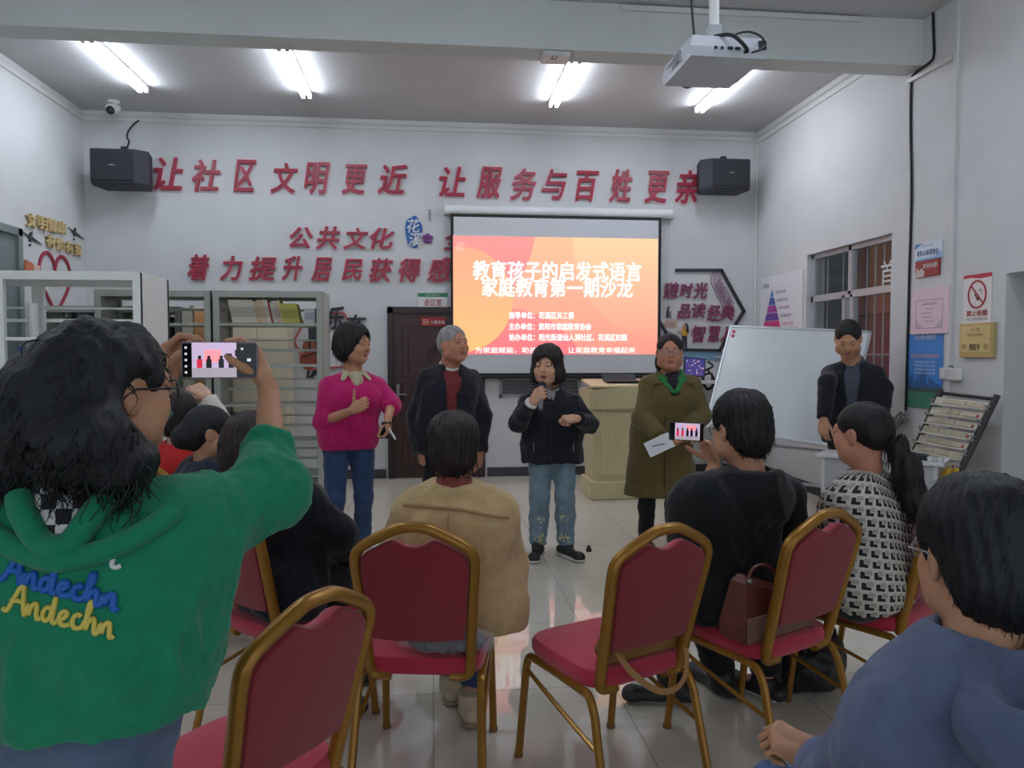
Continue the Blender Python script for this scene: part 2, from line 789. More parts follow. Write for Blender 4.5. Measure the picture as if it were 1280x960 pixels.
def arm(k, sd, t=0.0, upto=1.0, k_=.022, wt=None, cap=1):
    """upper arm and forearm; upto < 1 stops the sleeve on the forearm, at upto of its length"""
    s = k['s']
    sh, el, wr = k['sh' + sd], k['el' + sd], k['wr' + sd]
    e = el + (wr - el) * upto
    return [(RC(sh, el, .047 * s + t * .9, .042 * s + t), k_), (RC(el, e, .042 * s + t, (.042 + (.027 - .042) * upto) * s + (t if wt is None else wt), cap=cap), k_)]


def leg(k, sd, t=0.0, end=1.0, thin=1.0, wide=0.0):
    s = k['s']
    h, n, a = k['hp' + sd], k['kn' + sd], k['an' + sd]
    back = -k['f'] * .02
    e = n + (a - n) * end
    return [(RC(h, n, .082 * s * thin + t, .054 * s + t), .05), (RC(n, (n * .62 + a * .38) + back, .050 * s + t, .046 * s * thin + t + wide), .03),
            (RC((n * .62 + a * .38) + back, e, .046 * s * thin + t + wide, .036 * s + t + wide, cap=1), .02)]


def head_prims(k, smile=0.0, fat=0.0, open_mouth=0.0, ears=True):
    M, c, s = k['M'], k['hd'], k.get('hs', 1.0)

    def L(*p):
        return c + M @ (np.array(p) * s)

    def E(p, r):
        return EL(L(*p), np.array(r) * s, M)
    it = [(E((0, -.012, .03), (.075, .093, .085)), .02), (E((0, .018, -.035), (.062 + fat, .072, .080)), .03), (E((0, .056, -.088), (.030 + fat * .6, .028, .024)), .035)]
    for g in (1, -1):
        it += [(E((g * .036, .058, -.028), (.027 + fat, .024, .028)), .03), (E((g * .052, .018, -.065), (.022 + fat, .035, .030)), .03)]
    it.append((RC(L(-.034, .075, .026), L(.034, .075, .026), .013 * s), .02))
    for g in (1, -1):
        it.append((E((g * .032, .096, .005), (.017, .013, .012)), .012, '-'))
        it.append((E((g * .032, .0795, .0125), (.019, .0115, .0078)), .005))
        it.append((E((g * .032, .0785, -.0045), (.017, .0105, .0065)), .005))
    it += [(RC(L(0, .083, .015), L(0, .101, -.020), .0075 * s, .0115 * s), .012)]
    for g in (1, -1):
        it.append((E((g * .012, .090, -.025), (.009, .009, .008)), .008))
    if open_mouth:
        it.append((E((0, .088, -.061), (.016, .014, .006 + open_mouth)), .008))
        it.append((E((0, .097, -.061), (.011, .012, .003 + open_mouth)), .004, '-'))
    else:
        up = .004 * smile
        it += [(RC(L(-.022, .076, -.057 + up), L(0, .0865, -.056), .0055 * s), .006), (RC(L(.022, .076, -.057 + up), L(0, .0865, -.056), .0055 * s), .006),
               (RC(L(-.016, .079, -.066 + up * .5), L(.016, .079, -.066 + up * .5), .0062 * s), .006)]
    if ears:
        for g in (1, -1):
            it.append((EL(L(g * .077, -.008, -.005), np.array((.009, .021, .032)) * s, M @ np.array(Matrix.Rotation(g * .35, 3, 'Z'))), .008))
            it.append((E((g * .088, .000, -.004), (.006, .010, .016)), .005, '-'))
    it.append((RC(c + M @ (V(0, -.022, -.05) * s), k['N'] - EZ * .03, k.get('nr', .052) * s, (k.get('nr', .052) + .006) * s), .03))
    return it


def hand_prims(w, d, n, side, curl=(.2, .25, .3, .35), spread=.10, thumb=(.6, .3, .3), s=1.0, fr=1.0):
    """w wrist, d along the fingers, n the way the palm faces, side 'R'/'L'; curl 0..1 per finger; thumb = (out, across the palm, bend)"""
    d = unit(d)
    n = unit(np.array(n, float) - d * (np.array(n, float) @ d))
    t = np.cross(d, n) if side == 'R' else np.cross(n, d)     # towards the thumb
    it = []
    W = np.array(w, float)
    ofs = [.029, .010, -.010, -.029]
    base = [.086, .090, .085, .076]
    fl = [(.040, .024, .019), (.044, .027, .020), (.040, .025, .019), (.031, .019, .017)]
    fw = [.0083, .0085, .0080, .0070]
    for i in range(4):
        K = W + (d * base[i] + t * ofs[i]) * s
        it.append((RC(W + t * ofs[i] * .55 * s, K, .016 * s, .0115 * s, flat=(n, .95)), .014))
    it.append((RC(W + t * .018 * s + d * .02 * s, W + t * .014 * s + d * .055 * s + n * .004, .018 * s, .015 * s), .015))
    it.append((RC(W - t * .022 * s + d * .02 * s, W - t * .024 * s + d * .06 * s + n * .004, .014 * s, .012 * s), .015))
    for i in range(4):
        p = W + (d * base[i] + t * ofs[i]) * s
        a0 = math.radians(4 + 84 * min(1, curl[i] * 1.05))
        angs = [a0, a0 + math.radians(100 * curl[i] + 6), a0 + math.radians(100 * curl[i] + 6 + 65 * curl[i])]
        dd = unit(d + t * spread * (1.5 - i) * .55 * (1 - curl[i]))
        r = fw[i] * s * fr
        for j in range(3):
            v = dd * math.cos(angs[j]) + n * math.sin(angs[j])
            q = p + v * fl[i][j] * s
            it.append((RC(p, q, r * (1 - .09 * j), r * (1 - .09 * (j + 1))), .0045 if j == 0 else .003))
            p = q
    o, ac, bd = thumb
    p = W + (t * .026 + d * .022 + n * .006) * s
    v = unit(t * (.35 + .75 * o) + d * (1.0 - .45 * o) + n * ac * 1.2)
    ax = unit(np.cross(v, n - t * .6))
    q = p + v * .040 * s
    it.append((RC(p, q, .0155 * s, .0115 * s), .012))
    bend = unit(d * .8 - t * .75 + n * .35 * ac)
    v2 = unit(v * (1 - bd * .55) + bend * bd)
    e = q + v2 * .031 * s
    it.append((RC(q, e, .0108 * s, .0095 * s), .004))
    v3 = unit(v2 * (1 - bd * .5) + bend * bd * .9)
    it.append((RC(e, e + v3 * .025 * s, .0096 * s, .0078 * s), .003))
    return it


SKIN_A = dict(c=(206, 160, 134))


def lips_slot(vs, F, k, up=0.0):
    M, c, s = k['M'], k['hd'], k.get('hs', 1.0)
    q = ((vs[F].mean(1) - c) @ M) / s
    m = (np.abs(q[:, 0]) < .024 - np.abs(q[:, 2] + .061) * .8) & (q[:, 2] > -.0735) & (q[:, 2] < -.0505) & (q[:, 1] > .070)
    return m.astype(int)


def make_person(label, k, skin, group=None, hands=None, head_vox=.004, body_vox=.012, lip=(168, 96, 88), arm_vox=.0034, hs=1.0, roll=0.0, face=None, legs=True):
    """root Empty + the skin body as one mesh"""
    if not k['sit'] and not k.get('own_shoulders'):
        for sd, g in (('R', 1), ('L', -1)):
            k['sh' + sd] = k['N'] + k['r'] * g * .152 * k['s'] * k['w'] - EZ * .090 * k['s'] - k['f'] * .005
        k['C'] = k['N'] - EZ * .155 * k['s'] + k['f'] * .012
    root = thing('person', label, 'person', k['base'], 0, group)
    k['root'] = root
    k['hs'] = hs
    k['M'] = head_frame(k['hf'], roll)
    loc = -k['base']
    trunk = torso(k, -.006)
    for sd in 'RL':
        trunk += [(RC(k['sh' + sd], k['el' + sd], .046 * k['s'], .038 * k['s']), .04)]
        if legs:
            trunk += leg(k, sd, -.004)
            foot = k.get('toe' + sd, k['f'])
            trunk.append((RC(k['an' + sd] - EZ * .02, k['an' + sd] + foot * .11 - EZ * .045, .036, .026), .02))
    v, F = solidify(trunk, body_vox)
    parts = [(v + loc, F, 0)]
    v, F = solidify(head_prims(k, **(face or {})), head_vox, .02)
    sl = lips_slot(v, F, k)
    parts.append((v + loc, F, sl))
    for sd in 'RL':
        h = (hands or {}).get(sd)
        el, wr = k['el' + sd], k['wr' + sd]
        it = [(RC(el, wr, .039 * k['s'], .0255 * k['s']), .01)]
        if h is not None:
            it += hand_prims(wr + unit(h['d']) * .012, h['d'], h['n'], sd, h.get('curl', (.25, .3, .35, .4)), h.get('spread', .1), h.get('thumb', (.5, .4, .3)), h.get('s', k['s']))
        v, F = solidify(it, arm_vox, .01)
        parts.append((v + loc, F, 0))
    np_mesh('body', parts, [skin, mat('lips %d %d %d' % lip, lip, .45)], root)
    return root


def garment(k, name, items, m, vox=.009, kk=.03, wr=.004, ws=20.0, seed=1, label=None, uvf=None):
    v, F = solidify(items, vox, kk)
    if wr:
        v = wrinkle(v, F, wr, ws, seed)
    uv = uvf(v) if uvf else None
    o = np_mesh(name, [(v - k['base'], F, 0)], m, k['root'], uv=uv)
    if label:
        o['label'] = label
    return o


def trousers(k, m, t=.014, end=.97, wide=0.0, top=None, wr=.004, seed=3, thin=1.0, name='trousers', vox=.009):
    it = [x for x in torso(k, t * .8)[:3]]
    for sd in 'RL':
        it += leg(k, sd, t, end, thin, wide)
    top = k['W'] + EZ * .02 if top is None else top
    it.append(PLANE(top, EZ))
    return garment(k, name, it, m, vox, .03, wr, 26, seed)


def shoe(k, sd, mu, ms=None, toe=None, L=.25, hgt=.06, boot=0.0, name='shoe'):
    f = unit(toe) if toe is not None else k.get('toe' + sd, k['f'])
    f = unit(V(f[0], f[1], 0))
    r = V(f[1], -f[0], 0)
    a = k['an' + sd] * V(1, 1, 0)
    h = a - f * .055
    tz = a + f * (L - .085)
    it = [(RC(h + EZ * .045, tz + EZ * .035, .040, .034, flat=(EZ, .9)), .02), (RC(a + EZ * (.06 + hgt * .3), a + EZ * (.07 + hgt * .4) + f * .02, .043, .046), .03), (EL(tz + EZ * .032, .042), .02)]
    if boot:
        it.append((RC(a + EZ * .05, a + EZ * (.06 + boot), .05, .052, cap=1), .03))
    it.append(PLANE(V(0, 0, .016), -EZ))
    if not boot:
        it.append((RC(a + EZ * .12, a + EZ * .22, .036), .01, '-'))
    v, F = solidify(it, .005, .02)
    o = np_mesh(name, [(v - k['base'], F, 0)], mu, k['root'])
    if ms is not None:
        it = [(RC(h + EZ * .018, (h + tz) / 2 + EZ * .018, .043, .040, flat=(EZ, .6)), .02), (RC((h + tz) / 2 + EZ * .018, tz + EZ * .018, .040, .046, flat=(EZ, .6)), .02), PLANE(V(0, 0, .002), -EZ), PLANE(V(0, 0, .026), EZ)]
        v, F = solidify(it, .005, .02)
        np_mesh('sole', [(v - k['base'], F, 0)], ms, o)
    return o


def eyes(k, brow=(40, 34, 32), look=0.0):
    M, c, s = k['M'], k['hd'], k['hs']
    white, dark = mat('eye white', (150, 140, 132), .35), mat('iris', (34, 24, 20), .25)
    for g in (1, -1):
        b = MB()
        e = c + M @ (V(g * .032, .0755, .0045) * s) - k['base']
        b.ball(e, .0125 * s, 9, 0)
        b.ball(e + M @ (V(look * .004, .0058, -.0005) * s), .0074 * s, 6, 1)
        b.build('eye', [white, dark], k['root'], smooth='all')
    b = MB()
    for g in (1, -1):
        pts = [V(g * .017, .0885, .026), V(g * .030, .0885, .031), V(g * .046, .077, .027)]
        b.tube([c + M @ (p * s) - k['base'] for p in chaikin(pts, 2)], [.0035 * s] * 7 + [.002 * s] * 20 if False else .0030 * s, 6)
    b.build('eyebrows', mat('brow %d' % brow[0], brow, .8), k['root'], smooth='all')


def glasses(k, col=(60, 55, 52), rim=.0016, w=.024, h=.018, lens=True):
    M, c, s = k['M'], k['hd'], k['hs']
    b, g2 = MB(), []

    def L(x, y, z):
        return c + M @ (V(x, y, z) * s) - k['base']
    for g in (1, -1):
        ring = [L(g * .034 + w * math.cos(a) * (1 if abs(math.cos(a)) < .9 else .97), .103 - .010 * abs(math.cos(a)) * (1 if math.cos(a) * g > 0 else 0), .002 + h * math.sin(a)) for a in np.linspace(0, 6.2832, 24, endpoint=False)]
        b.tube(ring, rim, 6, closed=True)
        g2.append(MB().raw(ring, [tuple(range(24))]))
        b.tube([L(g * (.034 + w), .092, .006), L(g * .082, .060, .008), L(g * .086, -.005, .010), L(g * .084, -.02, -.006)], rim * 1.1, 6)
    b.tube([L(-.011, .103, .004), L(0, .107, .006), L(.011, .103, .004)], rim, 6)
    o = b.build('glasses', mat('glasses %d' % col[0], col, .3, .4), k['root'], smooth='all')
    if lens:
        m = mat('lens', (235, 240, 245), .03)
        if not m.get('set'):
            p = m.node_tree.nodes['Principled BSDF']
            p.inputs['Alpha'].default_value = .12
            m['set'] = 1
        for q in g2:
            q.build('lens', m, o)
    return o


def hair_mat(name, c, rough=.55):
    return mat(name, c, rough, noise=.35, nscale=60, bump=.6, bscale=160, spec=.35, stretch=(1, 1, .12))


def hair(k, m, shape, seed=1, vox=.005, amp=.004, n=260, ln=.05, r=.0022, curl=.0, turns=1.0, drop=.6, zlim=None, out=.25, name='hair', cut=None, face=(.066, .080, .092), facec=(0, .098, -.038), extra=None, ears=False):
    """shape: list of (local centre, radii) lumps round the skull, minus the face"""
    M, c, s = k['M'], k['hd'], k['hs']
    it = [(EL(c + M @ (np.array(p) * s), np.array(q) * s, M), .03) for p, q in shape]
    it += extra or []
    it.append((EL(c + M @ (np.array(facec) * s), np.array(face) * s, M), .012, '-'))
    if ears:
        for g in (1, -1):
            it.append((EL(c + M @ (V(g * .092, .006, -.016) * s), V(.032, .032, .044) * s, M), .008, '-'))
    for cc in cut or []:
        it.append(cc)
    v, F = solidify(it, vox, .03)
    N = vnormals(v, F)
    q = (v - c) @ M
    ang = np.arctan2(q[:, 0], q[:, 1])
    cl = np.sin(ang * 34 + 3 * waves(v, seed + 5, 18)) * .35 + waves(v * V(1, 1, .35), seed, 70) * .65
    v = v + N * (cl * amp)[:, None]
    rg = np.random.RandomState(seed)
    parts = [(v - k['base'], F, 0)]
    if n:
        lo = v[:, 2].min() + (.0 if zlim is None else zlim)
        q = ((v - c) @ M) / s
        ids = np.where((v[:, 2] > lo) & ~(ears & (np.abs(q[:, 0]) > .045) & (q[:, 2] < .055) & (q[:, 1] > -.05)))[0]
        pick = rg.choice(ids, n)
        dn = -M[:, 2]
        dirs = []
        for i in pick:
            t = dn - N[i] * (dn @ N[i])
            back = -M[:, 1] * .25
            dirs.append(unit(t + back * (1 - abs(N[i] @ M[:, 1])) + rg.normal(size=3) * .18) + N[i] * out)
        sv, sf = strands(rg, v[pick] - N[pick] * .003, dirs, ln, r, 8, curl, turns, drop)
        parts.append((sv - k['base'], sf, 0))
    return np_mesh(name, parts, m, k['root'])


# ------------------------------------------------------------------ the room
XL, XR, YF, ZC, YB = -3.87, 4.0, 8.9, 4.2, -2.6
BY0, BY1, BZ = 5.78, 6.02, 3.83
M_WALL = mat('white plaster', (205, 206, 207), .85, noise=.03, nscale=3, bump=.05, bscale=60, spec=.2)
M_CEIL = mat('ceiling paint', (196, 196, 197), .9, noise=.03, nscale=2, bump=.05, bscale=60, spec=.2)
M_BEAM = mat('beam paint', (205, 210, 209), .85, noise=.03, nscale=3, bump=.05, bscale=60, spec=.2)
M_GREYTRIM = mat('dark skirting', (62, 60, 66), .45)
M_PLASTIC = mat('white plastic', (214, 214, 212), .4)
M_BLACK = mat('black plastic', (28, 29, 33), .45)
M_CABLE = mat('black cable', (24, 24, 26), .6)
M_STEEL = mat('steel', (150, 152, 154), .35, .8)


def floor_material():
    m = bpy.data.materials.new('glossy floor tile')
    m.use_nodes = True
    nt = m.node_tree
    b = nt.nodes['Principled BSDF']
    b.inputs['Roughness'].default_value = .035
    b.inputs['IOR'].default_value = 1.6
    b.inputs['Specular IOR Level'].default_value = .75
    tc = nt.nodes.new('ShaderNodeTexCoord')
    br = nt.nodes.new('ShaderNodeTexBrick')
    br.offset = 0.0
    br.inputs['Scale'].default_value = 1.0
    br.inputs['Brick Width'].default_value = .8
    br.inputs['Row Height'].default_value = .8
    br.inputs['Mortar Size'].default_value = .0022
    br.inputs['Color1'].default_value = rgb((212, 205, 190))
    br.inputs['Color2'].default_value = rgb((208, 202, 188))
    br.inputs['Mortar'].default_value = rgb((150, 146, 138))
    nt.links.new(tc.outputs['Object'], br.inputs['Vector'])
    n = nt.nodes.new('ShaderNodeTexNoise')
    n.inputs['Scale'].default_value = 5
    n.inputs['Detail'].default_value = 6
    nt.links.new(tc.outputs['Object'], n.inputs['Vector'])
    mx = nt.nodes.new('ShaderNodeMixRGB')
    mx.blend_type = 'OVERLAY'
    mx.inputs['Fac'].default_value = .12
    nt.links.new(br.outputs['Color'], mx.inputs['Color1'])
    nt.links.new(n.outputs['Fac'], mx.inputs['Color2'])
    nt.links.new(mx.outputs['Color'], b.inputs['Base Color'])
    return m


struct('floor', MB().box((XL - .2, YB, -.1), (XR + .9, YF + .2, 0)), floor_material())
struct('ceiling', MB().box((XL - .2, YB, ZC), (XR + .9, YF + .2, ZC + .15)), M_CEIL)
struct('wall_front', MB().box((XL - .2, YF, 0), (XR + .2, YF + .2, ZC)), M_WALL)
struct('wall_left', MB().box((XL - .2, YB, 0), (XL, YF, ZC)), M_WALL)
# right wall with the window opening and the recess
WY0, WY1, WZ0, WZ1 = 6.155, 7.633, 1.05, 2.533
RY0, RY1, RZ = 3.3, 4.834, 2.04
w = MB()
w.box((XR, WY1, 0), (XR + .2, YF, ZC)).box((XR, WY0, 0), (XR + .2, WY1, WZ0)).box((XR, WY0, WZ1), (XR + .2, WY1, ZC))
w.box((XR, RY1, 0), (XR + .2, WY0, ZC)).box((XR, RY0, RZ), (XR + .2, RY1, ZC)).box((XR, YB, 0), (XR + .2, RY0, ZC))
w.box((XR - .022, 5.36, 0), (XR, 5.40, ZC))
struct('wall_right', w, M_WALL)
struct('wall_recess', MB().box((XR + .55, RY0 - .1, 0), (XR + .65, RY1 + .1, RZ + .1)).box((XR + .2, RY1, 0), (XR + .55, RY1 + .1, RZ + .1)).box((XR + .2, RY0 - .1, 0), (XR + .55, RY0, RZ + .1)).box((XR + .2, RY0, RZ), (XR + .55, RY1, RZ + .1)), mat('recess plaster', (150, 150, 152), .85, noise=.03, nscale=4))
struct('beam', MB().box((XL, BY0, BZ), (XR, BY1, ZC), bev=.004), M_BEAM)
D0, D1 = at(485, 490, YF)[0], at(606, 490, YF)[0]
sk = MB().box((XL, YF - .015, 0), (D0 - .03, YF, .11), bev=.003).box((D1 + .03, YF - .015, 0), (XR, YF, .11), bev=.003)
struct('baseboard_front', sk, M_GREYTRIM)
struct('baseboard_left', MB().box((XL, YB, 0), (XL + .015, YF, .11), bev=.003), M_GREYTRIM)
struct('baseboard_right', MB().box((XR - .015, RY1, 0), (XR, YF, .11), bev=.003), M_GREYTRIM)
# white cable trunking under the ceiling
struct('trim_1', MB().box((XL, YF - .02, 4.085), (XR, YF, 4.125), bev=.004).box((XL, YF - .012, 4.15), (XR, YF, 4.2)), M_PLASTIC)
struct('trim_2', MB().box((XR - .02, BY1, 4.06), (XR, YF - .03, 4.10), bev=.004).box((XR - .012, BY1, 4.14), (XR, YF - .03, 4.2)), M_PLASTIC)
struct('trim_3', MB().box((XL, BY1, 4.08), (XL + .02, YF - .03, 4.12), bev=.004), M_PLASTIC)
struct('trim_4', MB().box((XR - .03, 5.42, 3.74), (XR, 5.95, 3.775), bev=.004), M_PLASTIC)
struct('trim_5', MB().box((at(775, 5, BY0)[0], BY0 - .03, 4.145), (XR - .55, BY0, 4.185), bev=.004), M_PLASTIC)
struct('trim_6', MB().box((XR - .03, YF - .03, 0.11), (XR - .004, YF - .005, 4.08), bev=.003), M_PLASTIC)

# ------------------------------------------------------------------ ceiling lamps
M_TUBE = mat('lit tube', (236, 244, 255), .4, emit=TUBE_POWER)
M_LAMPBODY = mat('lamp body', (225, 228, 230), .5)


def ceiling_lamp(label, x, y0, y1, double=0.0):
    t = thing('ceiling_lamp', label, 'ceiling lamp', (x, (y0 + y1) / 2, ZC), 0, 'tube lamps on the ceiling')
    L = (y1 - y0) / 2
    MB().box((-.05, -L, -.035), (.05, L, 0), bev=.006).build('housing', M_LAMPBODY, t)
    for sx in ((-.034, .034) if double else (0,)):
        b = MB().tube([(sx, -L + .04, -.062), (sx, L - .04, -.062)], .016, 12)
        b.build('tube', M_TUBE, t, smooth=True)
        e = MB()
        for g in (-1, 1):
            e.box((sx - .018, g * (L - .035) - .02, -.082), (sx + .018, g * (L - .035) + .02, -.03), bev=.004)
        e.build('lamp_holder', M_PLASTIC, t)


ceiling_lamp('lit tube lamp on the ceiling nearest the left wall', -2.90, 6.75, 8.05, 1)
ceiling_lamp('lit tube lamp on the ceiling above the left slogan, second from the left', -1.28, 6.75, 8.05, 1)
ceiling_lamp('lit tube lamp on the ceiling behind the small white box under the beam', 1.31, 6.75, 8.05, 1)
ceiling_lamp('lit tube lamp on the ceiling seen behind the projector', 2.93, 6.75, 8.05, 1)

for x_, nm in ((-2.90, 'nearest the left wall'), (-1.28, 'left of the middle'), (1.31, 'right of the middle'), (2.93, 'nearest the right wall')):
    ceiling_lamp('lit tube lamp over the audience, %s, above the picture' % nm, x_, 2.5, 3.8, 1)

# ------------------------------------------------------------------ wall letters
M_RED = mat('red acrylic', (158, 40, 62), .4)
M_PINKBACK = mat('pale pink backing', (226, 196, 202), .5)
M_PURPLE = mat('plum acrylic', (126, 52, 84), .4)
M_LILAC = mat('lilac backing', (200, 180, 192), .5)
M_INK = mat('black acrylic', (34, 34, 38), .4)
M_GOLD = mat('gold acrylic', (206, 180, 128), .45)
M_GOLD2 = mat('gold edge', (172, 146, 96), .5)


def letters(txt, boxes, name, col, row, group, face, back, Y=YF, bold=.02, shear=.0, depth=.02):
    """raised characters: boxes are (x0, x1, y0, y1) in the photograph, on the front wall"""
    for i, (ch, bx) in enumerate(zip(txt, boxes)):
        a, b = at(bx[0], bx[3], Y - .03), at(bx[1], bx[2], Y - .03)
        wd, ht = b[0] - a[0], b[2] - a[2]
        c = (a + b) / 2
        c[1] = Y
        pv = txt[i - 1] if i else None
        nx = txt[i + 1] if i + 1 < len(txt) else None
        pos = ('between %s and %s' % (pv, nx)) if pv and nx else ('first before %s' % nx if nx else 'last after %s' % pv)
        v, f = glyphs(ch, .3, depth, shear, bold, fit=(wd, ht))
        o = MB().raw(lay(v, (0, 0, 0), *FRONT, off=depth / 2 + .014), f).build(name, face, loc=c)
        tag(o, '%s wall character %s, %s, in the %s' % (col, ch, pos, row), 'wall lettering', group)
        if back:
            v, f = glyphs(ch, .3, .006, shear, bold + .03, fit=(wd * 1.10, ht * 1.10))
            MB().raw(lay(v, (0, 0, 0), *FRONT, off=.006), f).build('backing', back, o)


S1 = [(192, 228, 197, 237), (240, 275, 200, 239), (292, 320, 200, 239), (338, 372, 204, 241), (380, 412, 203, 242), (427, 459, 206, 242), (472, 509, 206, 242)]
letters('让社区文明更近', S1, 'wall_letter', 'red', 'left half of the top slogan', 'red letters of the top slogan, left half', M_RED, M_PINKBACK, shear=.22)
S2 = [(549, 582, 209, 245), (596, 628, 209, 247), (638, 671, 211, 250), (677, 709, 212, 249), (719, 749, 214, 251), (762, 791, 212, 252), (806, 837, 214, 253), (844, 876, 213, 254)]
letters('让服务与百姓更亲', S2, 'wall_letter', 'red', 'right half of the top slogan', 'red letters of the top slogan, right half', M_RED, M_PINKBACK, shear=.22)
S3 = [(362, 391, 284, 310), (395, 425, 283, 311), (429, 460, 285, 311), (462, 493, 285, 311)]
letters('公共文化', S3, 'wall_letter', 'red', 'short slogan line beside the blue emblem', 'red letters of the short slogan', M_RED, M_PINKBACK, shear=.22)
letters('全', [(555, 582, 287, 312)], 'wall_letter', 'red', 'short slogan line, half hidden behind the screen', 'red letters of the short slogan', M_RED, M_PINKBACK, shear=.22)
S4 = [(234, 261, 318, 350), (275, 303, 320, 350), (311, 345, 321, 350), (352, 378, 320, 350), (389, 415, 322, 351), (427, 453, 324, 350), (461, 491, 323, 352), (498, 526, 323, 352), (534, 566, 322, 352)]
letters('着力提升居民获得感', S4, 'wall_letter', 'red', 'lower slogan line above the bookcases', 'red letters of the lower slogan', M_RED, M_PINKBACK, shear=.22)
S5 = [(829, 849, 353, 373), (850, 867, 354, 372), (867, 885, 353, 373), (847, 864, 380, 398), (865, 883, 379, 397), (884, 901, 381, 401), (900, 918, 381, 400), (865, 883, 407, 428), (885, 901, 407, 427), (901, 914, 408, 427)]
letters('憩时光品读经典智慧人', S5, 'wall_letter', 'plum', 'reading motto inside the black hexagon', 'plum letters in the black hexagon', M_PURPLE, M_LILAC, shear=.18, depth=.012)
letters('乐在', [(408, 430, 383, 412), (432, 458, 393, 418)], 'wall_letter', 'black brush-style', 'red-outlined hexagon left of the door', 'black brush letters left of the door', M_INK, None, shear=.2)


def left_letters(txt, x0, y0, x1, y1, hgt, row):
    a, b = atx(x0, y0, XL + .02), atx(x1, y1, XL + .02)
    n = len(txt)
    for i, ch in enumerate(txt):
        c = a + (b - a) * (i + .5) / n
        c[0] = XL
        v, f = glyphs(ch, .2, .02, 0, .02, fit=(abs(b[1] - a[1]) / n * .86, hgt))
        o = MB().raw(lay(v, (0, 0, 0), *LEFT, off=.022), f).build('wall_letter', M_GOLD, loc=c)
        pos = 'first' if i == 0 else 'after %s' % txt[i - 1]
        tag(o, 'gold wall character %s, %s, in the %s on the left wall' % (ch, pos, row), 'wall lettering', 'gold letters on the left wall')
        v, f = glyphs(ch, .2, .01, 0, .02, fit=(abs(b[1] - a[1]) / n * .80, hgt * .94))
        MB().raw(lay(v, (0, 0, 0), *LEFT, off=.006), f).build('backing', M_GOLD2, o)


left_letters('文明健康', 32, 274, 83, 286, .135, 'upper row')
left_letters('有你有我', 57, 300, 102, 314, .125, 'lower row')


def plane_bird(px, py, label):
    c = atx(px, py, XL)
    p = MB().prism([(-.17, .035), (-.05, .012), (-.02, .05), (.01, .055), (.0, .012), (.20, -.045), (.0, -.018), (-.02, -.045), (-.035, -.04), (-.04, -.012)], (.008, 0, 0), EY, EZ, .010)
    p.prism([(-.06, -.075), (-.03, -.065), (-.02, -.085), (-.05, -.09)], (.008, 0, 0), EY, EZ, .010)
    p.box((0, -.015, -.012), (.01, .015, .01))
    tag(p.build('wall_ornament', M_INK, loc=c), label, 'wall ornament', 'small black bird ornaments')


plane_bird(93, 291, 'small black flying bird ornament right of the gold upper row')
plane_bird(38, 297, 'small black flying bird ornament left of the gold lower row')

# red heart outline on the left wall, half hidden by the white bookcase
c = atx(68, 352, XL)
h = [np.array([.012, .30 * (math.sin(t) ** 3) * 1.05, .023 * (13 * math.cos(t) - 5 * math.cos(2 * t) - 2 * math.cos(3 * t) - math.cos(4 * t))]) for t in np.linspace(0, 6.2832, 60, endpoint=False)]
o = MB().tube(h, .022, 6, closed=True, sx=.5, ref=EX).build('heart_ornament', M_RED, loc=c)
tag(o, 'red heart outline on the left wall above the white bookcase', 'wall ornament')
g = MB().tube([np.array([.012, .075 * math.cos(a), .03 + .075 * math.sin(a)]) for a in np.linspace(0, 6.2832, 24, endpoint=False)], .01, 6, closed=True)
g.prism([(.05 * math.cos(a), .03 + .05 * math.sin(a)) for a in np.linspace(0, 6.2832, 20, endpoint=False)], (.004, 0, 0), EY, EZ, .01)
g.build('round_emblem', mat('grey acrylic', (140, 140, 142), .4), o)
c = atx(37, 338, XL)
o = MB().prism([(-.12, -.09), (.02, -.10), (.02, .07), (-.10, .09)], (.004, 0, 0), EY, EZ, .02).prism([(.03, -.10), (.15, -.07), (.15, .06), (.03, .07)], (.004, 0, 0), EY, EZ, .02, 1).build('book_ornament', [mat('orange card', (196, 110, 80), .5), mat('pale card', (214, 190, 176), .5)], loc=c)
tag(o, 'orange open-book ornament on the left wall beside the heart', 'wall ornament')

# blue emblem
c = at(517, 290, YF - .01)
c[1] = YF
wd = at(527, 290, YF)[0] - at(506, 290, YF)[0]
blob = [(.5 * wd * math.cos(a) * (1 + .10 * math.sin(3 * a + .5)), .185 * math.sin(a) * (1 + .06 * math.cos(5 * a))) for a in np.linspace(0, 6.2832, 40, endpoint=False)]
e = thing('emblem', 'blue oval emblem with white characters and a purple flower on the front wall', 'wall emblem', c)
MB().prism(blob, (0, -.004, 0), EX, EZ, .016).build('plaque', mat('emblem blue', (36, 92, 160), .45), e)
for ch, dx, dz, sz in (('花', 0, .07, .16), ('溪', .02, -.09, .16)):
    v, f = glyphs(ch, .2, .006, .15, .015, fit=(sz, sz))
    MB().raw(lay(v, (dx, -.022, dz), *FRONT), f).build('white_character', M_PLASTIC, e)
fl = MB()
for i in range(5):
    a = i * 1.2566 + .3
    fl.ball((.165 + .035 * math.cos(a), -.014, -.075 + .035 * math.sin(a)), (.03, .01, .03), 6)
fl.build('flower', mat('flower purple', (112, 56, 120), .5), e, smooth='all')
MB().box((.17, -.008, .13), (.21, -.001, .27)).build('caption_plate', mat('caption grey', (190, 190, 192), .5), e)
for i, ch in enumerate('花溪文化'):
    v, f = glyphs(ch, .03, .001, 0, .0, fit=(.026, .026))
    MB().raw(lay(v, (.19, -.0095, .25 - i * .033), *FRONT), f).build('caption_character', M_INK, e)

# ------------------------------------------------------------------ hexagon frames on the front wall
def wall_poly(pts, off=0.0):
    return [np.array([at(x, y, YF)[0], at(x, y, YF)[2]]) for x, y in pts]


